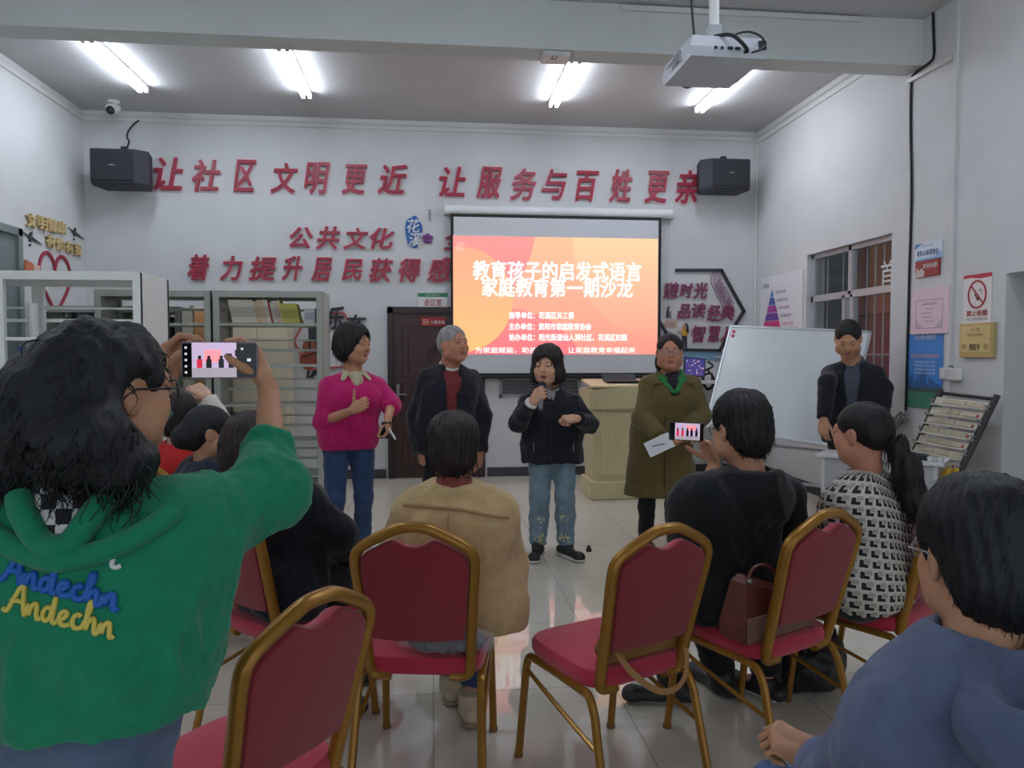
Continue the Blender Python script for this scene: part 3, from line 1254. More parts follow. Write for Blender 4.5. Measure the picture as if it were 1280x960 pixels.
hx = wall_poly([(838, 350), (845, 338), (901, 338), (929, 389), (899, 438), (857, 437), (838, 437 - 12), (810, 389)])
hx = wall_poly([(845, 338), (901, 338), (929, 389), (899, 438), (845, 437), (815, 388)])
hc = np.mean(hx, 0)
hexa = thing('hexagon_frame', 'large black hexagon frame with reading motto right of the screen', 'wall frame', (hc[0], YF, hc[1]))
ring = MB()
for i in range(6):
    a, b = hx[i] - hc, hx[(i + 1) % 6] - hc
    d = unit(b - a)
    if i in (5,):
        continue
    n_ = np.array([-d[1], d[0]]) * .018
    ring.prism([a - d * .012 - n_, b + d * .012 - n_, b + d * .012 + n_, a - d * .012 + n_], (0, -.002, 0), EX, EZ, .03)
ring.build('rim', mat('hexagon black', (44, 46, 52), .45), hexa)
fan = MB()
for cx, cy, r0 in ((904, 350, .16), (908, 362, .15), (914, 372, .15), (919, 382, .13)):
    p = np.array([at(cx, cy, YF)[0], at(cx, cy, YF)[2]]) - hc
    for r_ in (r0, r0 * .78, r0 * .56, r0 * .34):
        pts = [np.array([p[0] + r_ * math.cos(a), -.012, p[1] + r_ * math.sin(a)]) for a in np.linspace(2.1, 4.6, 14)]
        fan.tube(pts, .006, 5)
fan.build('fan_ornament', mat('fan lilac', (150, 110, 132), .5), hexa)


def tiny_figure(name, px, py, hgt, shirt, trouser, parent_c, parent, pose):
    p = at(px, py, YF) - np.array([parent_c[0], 0, parent_c[1]])
    b = MB()
    s = hgt
    Y = -.012
    if pose == 'stand':
        b.prism([(-.10 * s, .0), (-.03 * s, .0), (0, .42 * s), (.03 * s, 0), (.10 * s, 0), (.11 * s, .5 * s), (-.11 * s, .5 * s)], (p[0], Y, p[2]), EX, EZ, .01, 1)
        b.prism([(-.12 * s, .5 * s), (.12 * s, .5 * s), (.14 * s, .8 * s), (-.14 * s, .8 * s)], (p[0], Y, p[2]), EX, EZ, .012, 0)
        b.prism([(-.14 * s, .78 * s), (-.30 * s, .66 * s), (-.36 * s, .72 * s), (-.30 * s, .60 * s), (-.10 * s, .68 * s)], (p[0], Y, p[2]), EX, EZ, .014, 2)
        b.ball((p[0], Y - .01, p[2] + .9 * s), (.09 * s, .012, .1 * s), 6, 2)
        b.prism([(-.04 * s, .95 * s), (.05 * s, 1.02 * s), (.14 * s, .9 * s), (.16 * s, .62 * s), (.06 * s, .66 * s), (.06 * s, .9 * s)], (p[0], Y - .012, p[2]), EX, EZ, .012, 3)
    else:
        b.prism([(-.12 * s, .45 * s), (.12 * s, .42 * s), (.10 * s, .78 * s), (-.10 * s, .8 * s)], (p[0], Y, p[2]), EX, EZ, .012, 0)
        b.prism([(-.14 * s, .34 * s), (.40 * s, .36 * s), (.44 * s, .0), (.34 * s, 0), (.30 * s, .26 * s), (-.12 * s, .24 * s)], (p[0], Y, p[2]), EX, EZ, .01, 2)
        b.ball((p[0], Y - .01, p[2] + .9 * s), (.09 * s, .012, .1 * s), 6, 2)
        b.prism([(-.10 * s, .86 * s), (-.04 * s, 1.02 * s), (.08 * s, 1.0 * s), (.02 * s, .92 * s), (-.04 * s, .76 * s)], (p[0], Y - .012, p[2]), EX, EZ, .012, 3)
    b.build(name, [mat('cutout %d' % shirt[0], shirt, .5), mat('cutout %d' % trouser[0], trouser, .5), mat('cutout skin', (206, 164, 140), .5), M_INK], parent)


tiny_figure('cutout_reader', 855, 435, .30, (200, 150, 60), (40, 42, 52), hc, hexa, 'stand')
tiny_figure('cutout_sitter', 835, 408, .24, (60, 50, 56), (190, 150, 140), hc, hexa, 'sit')
p0, p1 = at(826, 400, YF), at(842, 404, YF)
MB().box((p0[0] - hc[0], -.012, p1[2] - hc[1] - .05), (p1[0] - hc[0], -.002, p1[2] - hc[1])).box((p0[0] - hc[0], -.014, p1[2] - hc[1] - .10), (p1[0] - hc[0] - .03, -.002, p1[2] - hc[1] - .06), 1).build('cutout_books', [mat('cut pink', (196, 150, 150), .5), M_PLASTIC], hexa)
# blue cloud strip below the hexagon
cl = [wall_poly([(x, y)])[0] for x, y in [(846, 439), (907, 440), (907, 444), (893, 445), (895, 449), (884, 451), (882, 447), (878, 452), (846, 452)]]
cc = np.mean(cl, 0)
o = MB().prism([p - cc for p in cl], (0, -.002, 0), EX, EZ, .012).build('cloud_ornament', mat('cloud blue', (120, 160, 184), .5), loc=(cc[0], YF, cc[1]))
tag(o, 'flat blue cloud ornament on the wall below the black hexagon', 'wall ornament')
cl = [wall_poly([(x, y)])[0] for x, y in [(893, 448), (900, 447), (901, 451), (894, 452)]]
cc = np.mean(cl, 0)
tag(MB().prism([p - cc for p in cl], (0, -.002, 0), EX, EZ, .012).build('cloud_ornament', mat('cloud grey', (120, 136, 146), .5), loc=(cc[0], YF, cc[1])), 'tiny grey cloud ornament beside the blue cloud strip', 'wall ornament')

# red hexagon with a cellist, left of the door
hx2 = wall_poly([(386, 391), (430, 391), (452, 428), (432, 458), (386, 462), (368, 426)])
h2 = np.mean(hx2, 0)
hx2[0], hx2[1] = hx2[0], hx2[1]
cel = thing('hexagon_frame', 'thin red hexagon with a cello player cut-out behind the pink sweater', 'wall frame', (h2[0], YF, h2[1]))
ring = MB()
for i in range(6):
    a, b = hx2[i] - h2, hx2[(i + 1) % 6] - h2
    d = unit(b - a)
    n_ = np.array([-d[1], d[0]]) * .010
    ring.prism([a - n_, b - n_, b + n_, a + n_], (0, -.002, 0), EX, EZ, .02)
ring.build('rim', mat('hexagon red', (190, 90, 80), .45), cel)


def cut(pts):
    return [p - h2 for p in wall_poly(pts)]


def egg(cx, cy, rx, ry):
    return cut([(cx + rx * math.cos(a), cy + ry * math.sin(a)) for a in np.linspace(0, 6.2832, 28, endpoint=False)])


MB().prism(egg(387, 434, 8.5, 10), (0, -.004, 0), EX, EZ, .02).prism(egg(386, 450, 11, 12), (0, -.004, 0), EX, EZ, .022).prism(cut([(386, 402), (389, 402), (389, 440), (386, 440)]), (0, -.008, 0), EX, EZ, .02, 1).tube([np.array([p[0], -.03, p[1]]) for p in cut([(378, 447), (400, 438)])], .006, 5, 1).build('cello', [mat('cello brown', (140, 70, 48), .5), M_INK], cel)
MB().prism(cut([(385, 412), (398, 408), (402, 440), (394, 446), (388, 420)]), (0, -.003, 0), EX, EZ, .014).prism(egg(393, 404, 4, 5), (0, -.003, 0), EX, EZ, .014).prism(cut([(385, 462), (388, 462), (386, 470), (392, 470), (392, 472), (383, 472)]), (0, -.003, 0), EX, EZ, .014).prism(cut([(393, 460), (398, 460), (398, 467), (390, 472), (388, 470)]), (0, -.003, 0), EX, EZ, .014).build('cellist', mat('cellist dark', (44, 42, 46), .5), cel)

# ------------------------------------------------------------------ door and the signs by it
DW, DH = D1 - D0, 2.03
dr = thing('door_1', None, None, ((D0 + D1) / 2, YF, 0))
dr['kind'] = 'structure'
M_DOOR = mat('brown door', (62, 38, 36), .4, noise=.25, nscale=9, stretch=(6, 1, .5))
M_DFRAME = mat('brown door frame', (48, 30, 30), .4)
b = MB()
b.box((-DW / 2, -.05, 0), (-DW / 2 + .07, 0, DH), bev=.006).box((DW / 2 - .07, -.05, 0), (DW / 2, 0, DH), bev=.006).box((-DW / 2, -.05, DH - .08), (DW / 2, 0, DH), bev=.006)
b.build('door_frame', M_DFRAME, dr)['kind'] = 'structure'
lf = MB().box((-DW / 2 + .07, -.03, .01), (DW / 2 - .07, -.005, DH - .08))
for z0, z1 in ((.15, .78), (.86, 1.12), (1.20, 1.82)):
    lf.box((-DW / 2 + .17, -.04, z0), (DW / 2 - .17, -.028, z1), bev=.01)
    lf.box((-DW / 2 + .24, -.048, z0 + .07), (DW / 2 - .24, -.036, z1 - .07), bev=.01)
lf.build('door_leaf', M_DOOR, dr)['kind'] = 'structure'
orn = MB()
for r_ in (.05, .09, .13):
    orn.tube([np.array([.02 + r_ * math.cos(a), -.05, 1.47 + r_ * .8 * math.sin(a)]) for a in np.linspace(.2, 3.0 + r_ * 8, 18)], .008, 6)
orn.build('carved_scroll', M_DOOR, dr)['kind'] = 'structure'
hd_ = MB().box((-DW / 2 + .10, -.06, .92), (-DW / 2 + .14, -.04, 1.12), bev=.006).tube([(-DW / 2 + .12, -.06, 1.0), (-DW / 2 + .12, -.09, 1.0), (-DW / 2 + .22, -.09, 1.0)], .009, 8)
hd_.build('door_handle', M_STEEL, dr)['kind'] = 'structure'
p0, p1 = at(526, 408, YF - .06), at(557, 396, YF - .06)
o = MB().box((-(p1[0] - p0[0]) / 2, -.008, -.055), ((p1[0] - p0[0]) / 2, 0, .055), bev=.003).build('door_plaque', mat('plaque red', (140, 28, 36), .45), loc=((p0[0] + p1[0]) / 2, YF - .05, (p0[2] + p1[2]) / 2))
tag(o, 'small red plaque with white characters on the brown door', 'plaque')
v, f = glyphs('八音文化', .05, .001, 0, .01, fit=(.17, .042))
MB().raw(lay(v, (.05, -.0095, -.005), *FRONT), f).build('lettering', M_PLASTIC, o)
v, f = glyphs('回', .05, .001, 0, .0, fit=(.06, .06))
MB().raw(lay(v, (-.09, -.0095, -.005), *FRONT), f).build('logo', mat('plaque cream', (220, 190, 150), .5), o)
p0, p1 = at(522, 385, YF - .01), at(560, 366, YF - .01)
wd, ht = p1[0] - p0[0], p1[2] - p0[2]
o = MB().box((-wd / 2, -.012, -ht / 2), (wd / 2, 0, ht / 2), 0, .003).box((-wd / 2 + .004, -.014, ht / 2 - .05), (wd / 2 - .004, -.003, ht / 2 - .004), 1).build('room_sign', [M_PLASTIC, mat('sign green', (44, 130, 84), .45)], loc=((p0[0] + p1[0]) / 2, YF, (p0[2] + p1[2]) / 2))
tag(o, 'white room sign with a green top strip above the brown door', 'sign')
v, f = glyphs('会议室', .1, .001, 0, .012, fit=(wd * .58, .085))
MB().raw(lay(v, (0, -.0135, -.025), *FRONT), f).build('lettering', mat('sign red', (176, 50, 56), .5), o)
v, f = glyphs('社区文化服务中心', .03, .001, 0, 0, fit=(wd * .5, .022))
MB().raw(lay(v, (0, -.0155, ht / 2 - .027), *FRONT), f).build('small_lettering', M_PLASTIC, o)

# grey grille below the screen
p0, p1 = at(624, 497, YF - .01), at(726, 471, YF - .01)
vent = thing('wall_grille', 'grey metal wall grille half hidden below the projection screen', 'grille', ((p0[0] + p1[0]) / 2, YF, (p0[2] + p1[2]) / 2))
wd, ht = p1[0] - p0[0], p1[2] - p0[2]
MB().box((-wd / 2, -.02, -ht / 2), (wd / 2, 0, -ht / 2 + .035)).box((-wd / 2, -.02, ht / 2 - .035), (wd / 2, 0, ht / 2)).box((-wd / 2, -.02, -ht / 2), (-wd / 2 + .035, 0, ht / 2)).box((wd / 2 - .035, -.02, -ht / 2), (wd / 2, 0, ht / 2)).build('grille_frame', mat('grille grey', (150, 152, 158), .4), vent)
g = MB().box((-wd / 2 + .03, -.004, -ht / 2 + .03), (wd / 2 - .03, 0, ht / 2 - .03), 1)
for i in range(6):
    z = -ht / 2 + .05 + i * (ht - .1) / 5
    g.obox((0, -.010, z), np.array(Matrix.Rotation(.6, 3, 'X')), (wd / 2 - .035, .011, .002))
g.build('louvre', [mat('louvre grey', (128, 130, 136), .4), mat('louvre dark', (84, 86, 92), .5)], vent)

# ------------------------------------------------------------------ projection screen
SY = 8.80
x0, x1 = at(563.5, 370, SY)[0], at(826, 370, SY)[0]
z1, z0 = at(690, 269, SY)[2], at(690, 471, SY)[2]
scr = thing('projection_screen', 'large pulled-down projection screen showing an orange slide', 'projection screen', ((x0 + x1) / 2, SY, z0))
W_, H_ = (x1 - x0), z1 - z0
MB().box((-W_ / 2, 0, 0), (W_ / 2, .004, H_)).build('black_border', mat('screen black', (26, 26, 30), .7), scr)
MB().box((-W_ / 2 + .035, -.002, .045), (W_ / 2 - .035, .001, H_ - .04)).build('white_fabric', mat('screen white', (206, 208, 212), .9), scr)
hs_ = MB()
prof = [(.055 * math.cos(a), .055 * math.sin(a)) for a in np.linspace(0, 6.2832, 16, endpoint=False)]
hs_.tube([(-W_ / 2 - .06, .03, H_ + .045), (W_ / 2 + .14, .03, H_ + .045)], .058, 14)
for g in (-W_ / 2 - .065, W_ / 2 + .145):
    hs_.obox((g, .03, H_ + .045), np.eye(3), (.012, .062, .064), 0, .01)
    hs_.tube([(g, .03, H_ + .10), (g, .06, H_ + .17), (g + .02, .09, H_ + .17)], .006, 6)
hs_.build('roller_case', mat('screen case', (222, 224, 226), .35), scr, smooth=True)
MB().tube([(-W_ / 2 - .01, .002, .0), (W_ / 2 + .01, .002, .0)], .018, 10).build('bottom_bar', mat('screen black', (26, 26, 30), .7), scr, smooth=True)
MB().tube([(W_ / 2 + .12, .03, H_), (W_ / 2 + .125, .05, H_ - .6), (W_ / 2 + .13, .07, .4)], .003, 5).build('pull_cord', M_PLASTIC, scr)
# the projected slide
sx0, sx1 = at(566.5, 370, SY)[0], at(822, 370, SY)[0]
sz1, sz0 = at(690, 296.5, SY)[2], at(690, 443, SY)[2]
sw, sh = sx1 - sx0, sz1 - sz0
sc_ = np.array([(sx0 + sx1) / 2 - (x0 + x1) / 2, 0, (sz0 + sz1) / 2 - z0])


def slide_mat(name, c1, c2, ax='z', lo=-.7, hi=.7, power=1.0):
    m = bpy.data.materials.new(name)
    m.use_nodes = True
    nt = m.node_tree
    b = nt.nodes['Principled BSDF']
    tc = nt.nodes.new('ShaderNodeTexCoord')
    sp = nt.nodes.new('ShaderNodeSeparateXYZ')
    nt.links.new(tc.outputs['Object'], sp.inputs[0])
    src = sp.outputs['XYZ'.index(ax.upper())]
    mr = nt.nodes.new('ShaderNodeMapRange')
    mr.inputs['From Min'].default_value = lo
    mr.inputs['From Max'].default_value = hi
    nt.links.new(src, mr.inputs['Value'])
    mx = nt.nodes.new('ShaderNodeMixRGB')
    mx.inputs['Color1'].default_value = rgb(c1)
    mx.inputs['Color2'].default_value = rgb(c2)
    nt.links.new(mr.outputs['Result'], mx.inputs['Fac'])
    b.inputs['Base Color'].default_value = (.03, .03, .03, 1)
    b.inputs['Roughness'].default_value = .9
    b.inputs['Specular IOR Level'].default_value = 0.1
    nt.links.new(mx.outputs['Color'], b.inputs['Emission Color'])
    b.inputs['Emission Strength'].default_value = SLIDE_POWER * power
    return m


M_SL0 = slide_mat('slide orange', (252, 148, 134), (255, 188, 150))
M_SL1 = slide_mat('slide pink', (246, 128, 132), (252, 150, 146))
M_SL2 = slide_mat('slide yellow', (255, 190, 122), (254, 166, 138))
M_SL3 = slide_mat('slide peach', (252, 150, 134), (255, 204, 160))
M_SL4 = slide_mat('slide rose', (244, 116, 126), (250, 150, 142), lo=-.75, hi=.2)
sl = MB().box((-sw / 2, -.004, -sh / 2), (sw / 2, -.003, sh / 2))
slide = sl.build('slide', M_SL0, scr, loc=sc_)


def clipped(cx, cz, r, n=120):
    """disc clipped to the slide"""
    P = [np.array([cx + r * math.cos(a), cz + r * math.sin(a)]) for a in np.linspace(0, 6.2832, n, endpoint=False)]
    for ax, lim, sg in ((0, sw / 2, 1), (0, -sw / 2, -1), (1, sh / 2, 1), (1, -sh / 2, -1)):
        Q = []
        for i in range(len(P)):
            a, b = P[i], P[(i + 1) % len(P)]
            ia, ib = sg * (a[ax] - lim) <= 0, sg * (b[ax] - lim) <= 0
            if ia:
                Q.append(a)
            if ia != ib:
                t = (lim - a[ax]) / (b[ax] - a[ax])
                Q.append(a + (b - a) * t)
        P = Q
    return P


for i, (cx, cz, r_, m_) in enumerate(((1.25, .55, 1.05, M_SL3), (-1.6, .9, 1.35, M_SL1), (-.6, -1.15, 1.0, M_SL4), (-1.15, -.05, .62, M_SL2))):
    MB().prism(clipped(cx, cz, r_), (0, -.0042 - .0004 * i, 0), EX, EZ, .0003).build('slide_shape', m_, slide)
M_STXT = slide_mat('slide white', (255, 250, 246), (255, 250, 246), power=1.15)
M_SLOGO = slide_mat('slide faint text', (226, 150, 140), (226, 150, 140))


def slide_text(t, bx, m, bold, tilt=0.006):
    a, b = at(bx[0], bx[3], SY), at(bx[1], bx[2], SY)
    c = (a + b) / 2 - np.array([(x0 + x1) / 2, SY, z0]) - sc_
    v, f = glyphs(t, .2, .0, 0, bold, fit=(b[0] - a[0], b[2] - a[2]), res=2)
    MB().raw(lay(v, (c[0], -.0075, c[2]), *FRONT), f).build('slide_text', m, slide)


slide_text('教育孩子的启发式语言', (591, 802, 328, 350), M_STXT, .026)
slide_text('家庭教育第一期沙龙', (602, 791, 349, 371), M_STXT, .026)
slide_text('指导单位：花溪区关工委', (636, 717.5, 390, 398.5), M_STXT, .03)
slide_text('主办单位：贵阳市家庭教育协会', (636, 739, 404, 412.5), M_STXT, .03)
slide_text('协办单位：阳光街道仙人洞社区、花溪区妇联', (636, 784, 417.5, 426), M_STXT, .03)
slide_text('为家庭赋能，助孩子成长，让家庭教育幸福起来', (594, 794, 434, 441.5), M_STXT, .01)
slide_text('贵阳市家庭教育协会', (581, 628, 305, 311), M_SLOGO, 0)
lg = MB()
p = at(576, 308.5, SY) - np.array([(x0 + x1) / 2, SY, z0]) - sc_
for r_ in (.045, .022):
    lg.tube([np.array([p[0] + r_ * math.cos(a), -.006, p[2] + r_ * math.sin(a)]) for a in np.linspace(.4, 5.9, 20)], .004, 5)
lg.build('slide_logo', slide_mat('slide logo', (255, 205, 190), (255, 205, 190)), slide)

# ------------------------------------------------------------------ loudspeakers, camera, access point, projector
M_SPK = mat('speaker black', (38, 40, 50), .6, noise=.15, nscale=60, bump=.2, bscale=300)
M_SPKG = mat('speaker grille', (30, 31, 38), .7, bump=.6, bscale=600)


def loudspeaker(px0, px1, py0, py1, label, side):
    Y = 8.45
    a, b = at(px0, py1, Y), at(px1, py0, Y)
    w_, h_ = b[0] - a[0], b[2] - a[2]
    t = thing('loudspeaker', label, 'loudspeaker', ((a[0] + b[0]) / 2, Y, a[2]), 0, 'wall loudspeakers')
    sl_ = .10
    fr = [(-w_ / 2, .0), (w_ / 2 - .12 * (side > 0), .0), (w_ / 2, .10)] if side > 0 else [(-w_ / 2, .10), (-w_ / 2 + .12, 0), (w_ / 2, 0)]
    out = fr + [(w_ / 2 - .04, .30), (-w_ / 2 + .04, .30)]
    b_ = MB()
    lo = [np.array([x, y, .0 + (.035 if y < .05 else .035)]) for x, y in out]
    hi = [np.array([x, y, h_]) for x, y in out]
    lo2 = [np.array([x * .96, y * .9 + .02, 0]) for x, y in out]
    b_.loops([lo2, lo, hi, [np.array([x * .97, y * .94 + .01, h_ + .012]) for x, y in out]])
    b_.build('cabinet', M_SPK, t)
    g = MB()
    p, q = np.array(fr[0 if side > 0 else 1]), np.array(fr[1 if side > 0 else 2])
    g.box((p[0] + .02, p[1] - .012, .05), (q[0] - .02, p[1] - .0, h_ - .02), 0, .006)
    g.build('front_grille', M_SPKG, t)
    MB().box(((p[0] + q[0]) / 2 - .03, -.016, h_ * .55), ((p[0] + q[0]) / 2 + .03, -.011, h_ * .55 + .014)).build('badge', M_STEEL, t)
    br = MB().box((-.06, .10, h_ + .008), (.10, .20, h_ + .03)).box((-.02, .12, h_ + .02), (.05, .17, h_ + .07), 0, .006).tube([(.0, .15, h_ + .03), (0, .30, h_ + .03), (0, YF - Y - .005, h_ + .03)], .015, 8).box((-.05, YF - Y - .02, h_ - .05), (.05, YF - Y, h_ + .11))
    br.build('wall_bracket', M_BLACK, t)
    return t


loudspeaker(113, 182, 188, 231, 'black loudspeaker mounted high near the left corner', 1)
loudspeaker(878, 938, 200, 237, 'black loudspeaker mounted high near the right corner', -1)
a = at(157, 187, YF - .02)
cpt = [at(x, y, YF - .02) for x, y in ((157, 186), (160, 182), (162, 176), (158, 172), (160, 164), (166, 156), (174, 150))]
o = MB().tube([p - a for p in chaikin(cpt, 2)], .009, 6).build('speaker_cable', M_CABLE, loc=a, smooth=True)
tag(o, 'short black cable looping above the left loudspeaker', 'cable')

cz = at(140, 132, 8.5)
t = thing('security_camera', 'small white and black security camera under the ceiling corner', 'security camera', (cz[0], 8.5, ZC))
MB().tube([(0, .05, 0), (0, .05, -.03)], .06, 16).tube([(0, .05, -.03), (0, .03, -.07)], .03, 10).build('mount', M_PLASTIC, t, smooth=True)
MB().tube([(0, .10, -.065), (0, -.02, -.105), (0, -.05, -.115)], [.05, .055, .05], 16).build('housing', M_PLASTIC, t, smooth=True)
MB().ball((0, -.04, -.125), .046, 10).build('lens', M_BLACK, t, smooth='all')

ap = at(694, 83, BY0 + .1)
t = thing('access_point', 'small white box fixed under the ceiling beam', 'access point', (ap[0], BY0 + .10, BZ))
MB().box((-.115, -.10, -.045), (.115, .10, -.002), 0, .02).build('case', M_PLASTIC, t)
MB().tube([(-.03, -.09, -.045), (-.05, -.095, -.075), (-.01, -.10, -.075), (.0, -.09, -.045)], .004, 6).build('cable_loop', M_CABLE, t)

PYj = 3.5
pc = at(892, 78, PYj)
pj = thing('projector', 'white ceiling projector hanging from a pole in front of the beam', 'projector', (pc[0], PYj, pc[2]))
R = np.array(Matrix.Rotation(.02, 3, 'Z')) @ np.array(Matrix.Rotation(-.10, 3, 'X'))
b = MB()
W2, H2 = .185, .055
rings = []
for yy, sc2 in ((-.14, 1.0), (.16, .93)):
    pass
def prjp(x, y, z):
    return R @ np.array([x, y, z])
low = [prjp(-.165, -.14, -.045), prjp(.19, -.14, -.045), prjp(.15, .17, -.045), prjp(-.19, .17, -.045)]
mid = [prjp(-.17, -.145, .0), prjp(.195, -.145, .0), prjp(.155, .175, .0), prjp(-.195, .175, .0)]
top = [prjp(-.155, -.135, .055), prjp(.18, -.135, .055), prjp(.145, .165, .055), prjp(-.18, .165, .055)]
b.loops([low, mid, top])
b.build('case', mat('projector white', (196, 200, 208), .4), pj)
b = MB()
for i, x in enumerate((-.05, -.02, .02, .055)):
    b.obox(prjp(x, -.146, -.005), R, (.006 + .006 * (i > 1), .004, .006))
b.obox(prjp(.175, -.146, .015), R, (.018, .008, .02))
b.build('socket', M_BLACK, pj)
b = MB()
for i in range(7):
    b.obox(prjp(-.180, -.03 + i * .028, .005), R, (.006, .009, .026))
b.build('side_vent', mat('vent grey', (140, 144, 150), .5), pj)
MB().tube([prjp(-.06, .165, .005), prjp(-.06, .20, .005)], .045, 18).build('lens', M_BLACK, pj, smooth=True)
b = MB().tube([prjp(-.07, -.1, .06), prjp(.0, 0, .09), prjp(.09, -.09, .06)], .008, 6).obox(prjp(.0, -.0, .075), R, (.06, .06, .006)).box((-.03, -.03, .08), (.03, .03, .17), 0, .004)
b.build('mount', mat('mount grey', (170, 174, 178), .4), pj)
MB().tube([(0, 0, .16), (0, 0, ZC - pc[2] - .01)], .024, 14).box((-.06, -.06, ZC - pc[2] - .012), (.06, .06, ZC - pc[2] - .001)).build('pole', M_PLASTIC, pj, smooth=True)
b = MB().tube(chaikin([(-.04, -.11, .075), (.02, -.16, .07), (.06, -.19, .02), (.10, -.17, -.01), (.09, -.15, -.005)], 2), .009, 6)
b.tube(chaikin([(.03, -.10, .075), (.10, -.13, .10), (.16, -.16, .07), (.18, -.17, .03)], 2), .005, 6)
b.tube(chaikin([(.175, -.17, .02), (.15, -.19, -.01), (.11, -.18, -.02)], 2), .005, 6)
b.tube(chaikin([(-.125, -.08, .075), (-.13, -.05, .25), (-.13, 0, .6), (-.12, .02, ZC - pc[2] - .005)], 2), .006, 6)
b.build('cable', M_CABLE, pj, smooth=True)

# ------------------------------------------------------------------ cables on the right wall
b = [atx(x, y, XR - .012) for x, y in ((1166, 12), (1167, 45), (1168, 72), (1160, 80), (1145, 90), (1139, 97), (1138, 150), (1139, 200), (1139.5, 240), (1138, 300), (1136.5, 340), (1135.5, 390), (1134, 440), (1133, 480), (1132, 515))]
a = b[0]
o = MB().tube([p - a for p in chaikin(b, 1)], .011, 6).build('wall_cable', M_CABLE, loc=a, smooth=True)
tag(o, 'black cable running down the right wall from the beam', 'cable')
b = [atx(x, y, XR - .03) for x, y in ((1132, 514), (1130, 524), (1121, 534), (1115, 545), (1113, 536), (1121, 520), (1128, 512), (1124, 528), (1118, 541), (1126, 520), (1136, 524), (1128, 530), (1117, 522))]
a = b[0]
o = MB().tube([p - a + np.array([.01 * math.sin(i * 1.7), 0, 0]) for i, p in enumerate(chaikin(b, 2))], .010, 6).build('cable_bundle', mat('grey cable', (140, 138, 134), .6), loc=a, smooth=True)
tag(o, 'tangled grey cable bundle at the end of the wall cable', 'cable')
b = [at(x, y, 8.75) for x, y in ((886, 452), (892, 458), (880, 464), (876, 474), (884, 488), (892, 480), (890, 466), (880, 468), (879, 482), (888, 490), (894, 472), (884, 462))]
a = b[0]
o = MB().tube([p - a + np.array([0, .03 * math.sin(i * .9), 0]) for i, p in enumerate(chaikin(b, 2))], .013, 6).build('cable_coil', M_CABLE, loc=a, smooth=True)
tag(o, 'coil of black cable hanging at the left edge of the whiteboard', 'cable')

# ------------------------------------------------------------------ signs on the right wall
def wall_card(name, label, cat, c4, mats, th=.02, group=None):
    """card on the right wall from its left-top and right-bottom corners in the photograph"""
    a, b = atx(c4[0], c4[1], XR - th), atx(c4[2], c4[3], XR - th)
    w_, h_ = abs(a[1] - b[1]), a[2] - b[2]
    c = (a + b) / 2
    c[0] = XR
    o = MB().box((-th, -w_ / 2, -h_ / 2), (-.001, w_ / 2, h_ / 2), 0, .003).build(name, mats, loc=c)
    tag(o, label, cat, group)
    return o, w_, h_, th


def rtext(o, t, y, z, w_, h_, th, m, bold=.0, name='lettering', dx=.001):
    v, f = glyphs(t, .1, .0, 0, bold, fit=(w_, h_), res=2)
    MB().raw(lay(v, (-th - dx, -y, z), *RIGHT), f).build(name, m, o)


def rpoly(o, pts, th, m, name, dx=.0006):
    MB().prism(pts, (-th, 0, 0), -EY, EZ, dx).build(name, m, o)


M_SBLUE = mat('sign blue text', (50, 92, 150), .5)
o, w_, h_, th = wall_card('wall_sign', 'white and blue sign, upper of two small signs beside the wall cable', 'sign', (1144, 306.5, 1176, 321.5), mat('sign pale blue', (206, 220, 232), .4))
rtext(o, '老年人体育协会', 0, -.01, w_ * .84, h_ * .36, th, M_SBLUE, .02)
rtext(o, '阳光社区', .0, h_ * .32, w_ * .45, h_ * .13, th, mat('sign grey text', (110, 116, 126), .5), 0, 'small_lettering')
rpoly(o, [(-w_ / 2, -h_ / 2), (w_ / 2, -h_ / 2), (w_ / 2, -h_ * .1), (w_ * .2, -h_ * .36), (-w_ / 2, -h_ * .38)], th, mat('sign wave', (130, 172, 214), .4), 'wave')
rpoly(o, [(-w_ / 2, h_ / 2), (-w_ * .2, h_ / 2), (-w_ / 2, h_ * .2)], th, mat('sign corner', (70, 130, 190), .4), 'corner')
o, w_, h_, th = wall_card('wall_sign', 'red sign with white writing, lower of two small signs beside the wall cable', 'sign', (1144, 328, 1173, 343), mat('sign red board', (150, 54, 54), .45))
rtext(o, '文化长廊', .04, .02, w_ * .62, h_ * .32, th, M_PLASTIC, .02)
rtext(o, '阳光社区', .06, .09, w_ * .4, h_ * .12, th, M_PLASTIC, 0, 'small_lettering')
rpoly(o, [(-w_ / 2, -h_ / 2), (-w_ * .12, -h_ / 2), (-w_ * .08, -h_ * .2), (-w_ * .22, h_ * .05), (-w_ * .30, -h_ * .1), (-w_ * .42, h_ * .1)], th, mat('sign grey art', (196, 186, 180), .5), 'picture')
o, w_, h_, th = wall_card('wall_plaque', 'pale pink square plaque with a certificate drawing on the right wall', 'plaque', (1139, 362.5, 1185, 416.5), mat('pink plaque', (214, 192, 202), .35), .03)
b = MB()
M_LINE = mat('plaque line', (146, 134, 150), .5)
for r_ in ((-.36, -.38, .36, -.375), (-.36, .235, .36, .24), (-.36, -.38, -.352, .24), (.352, -.38, .36, .24)):
    b.box((-th - .001, -r_[0] * w_, r_[1] * h_), (-th, -r_[2] * w_, r_[3] * h_ + .003))
for i, (y0_, y1_) in enumerate(((-.22, .22), (-.10, .12), (-.2, .05), (-.2, .1), (-.12, .12))):
    b.box((-th - .001, -y0_ * w_, (.13 - i * .09) * h_), (-th, -y1_ * w_, (.13 - i * .09) * h_ + .006))
b.build('certificate_lines', M_LINE, o)
for sg in (-1, 1):
    rpoly(o, [(sg * .36 * w_, -.38 * h_), (sg * .16 * w_, -.38 * h_), (sg * .36 * w_, -.14 * h_)], th, mat('plaque corner', (186, 168, 184), .5), 'corner')
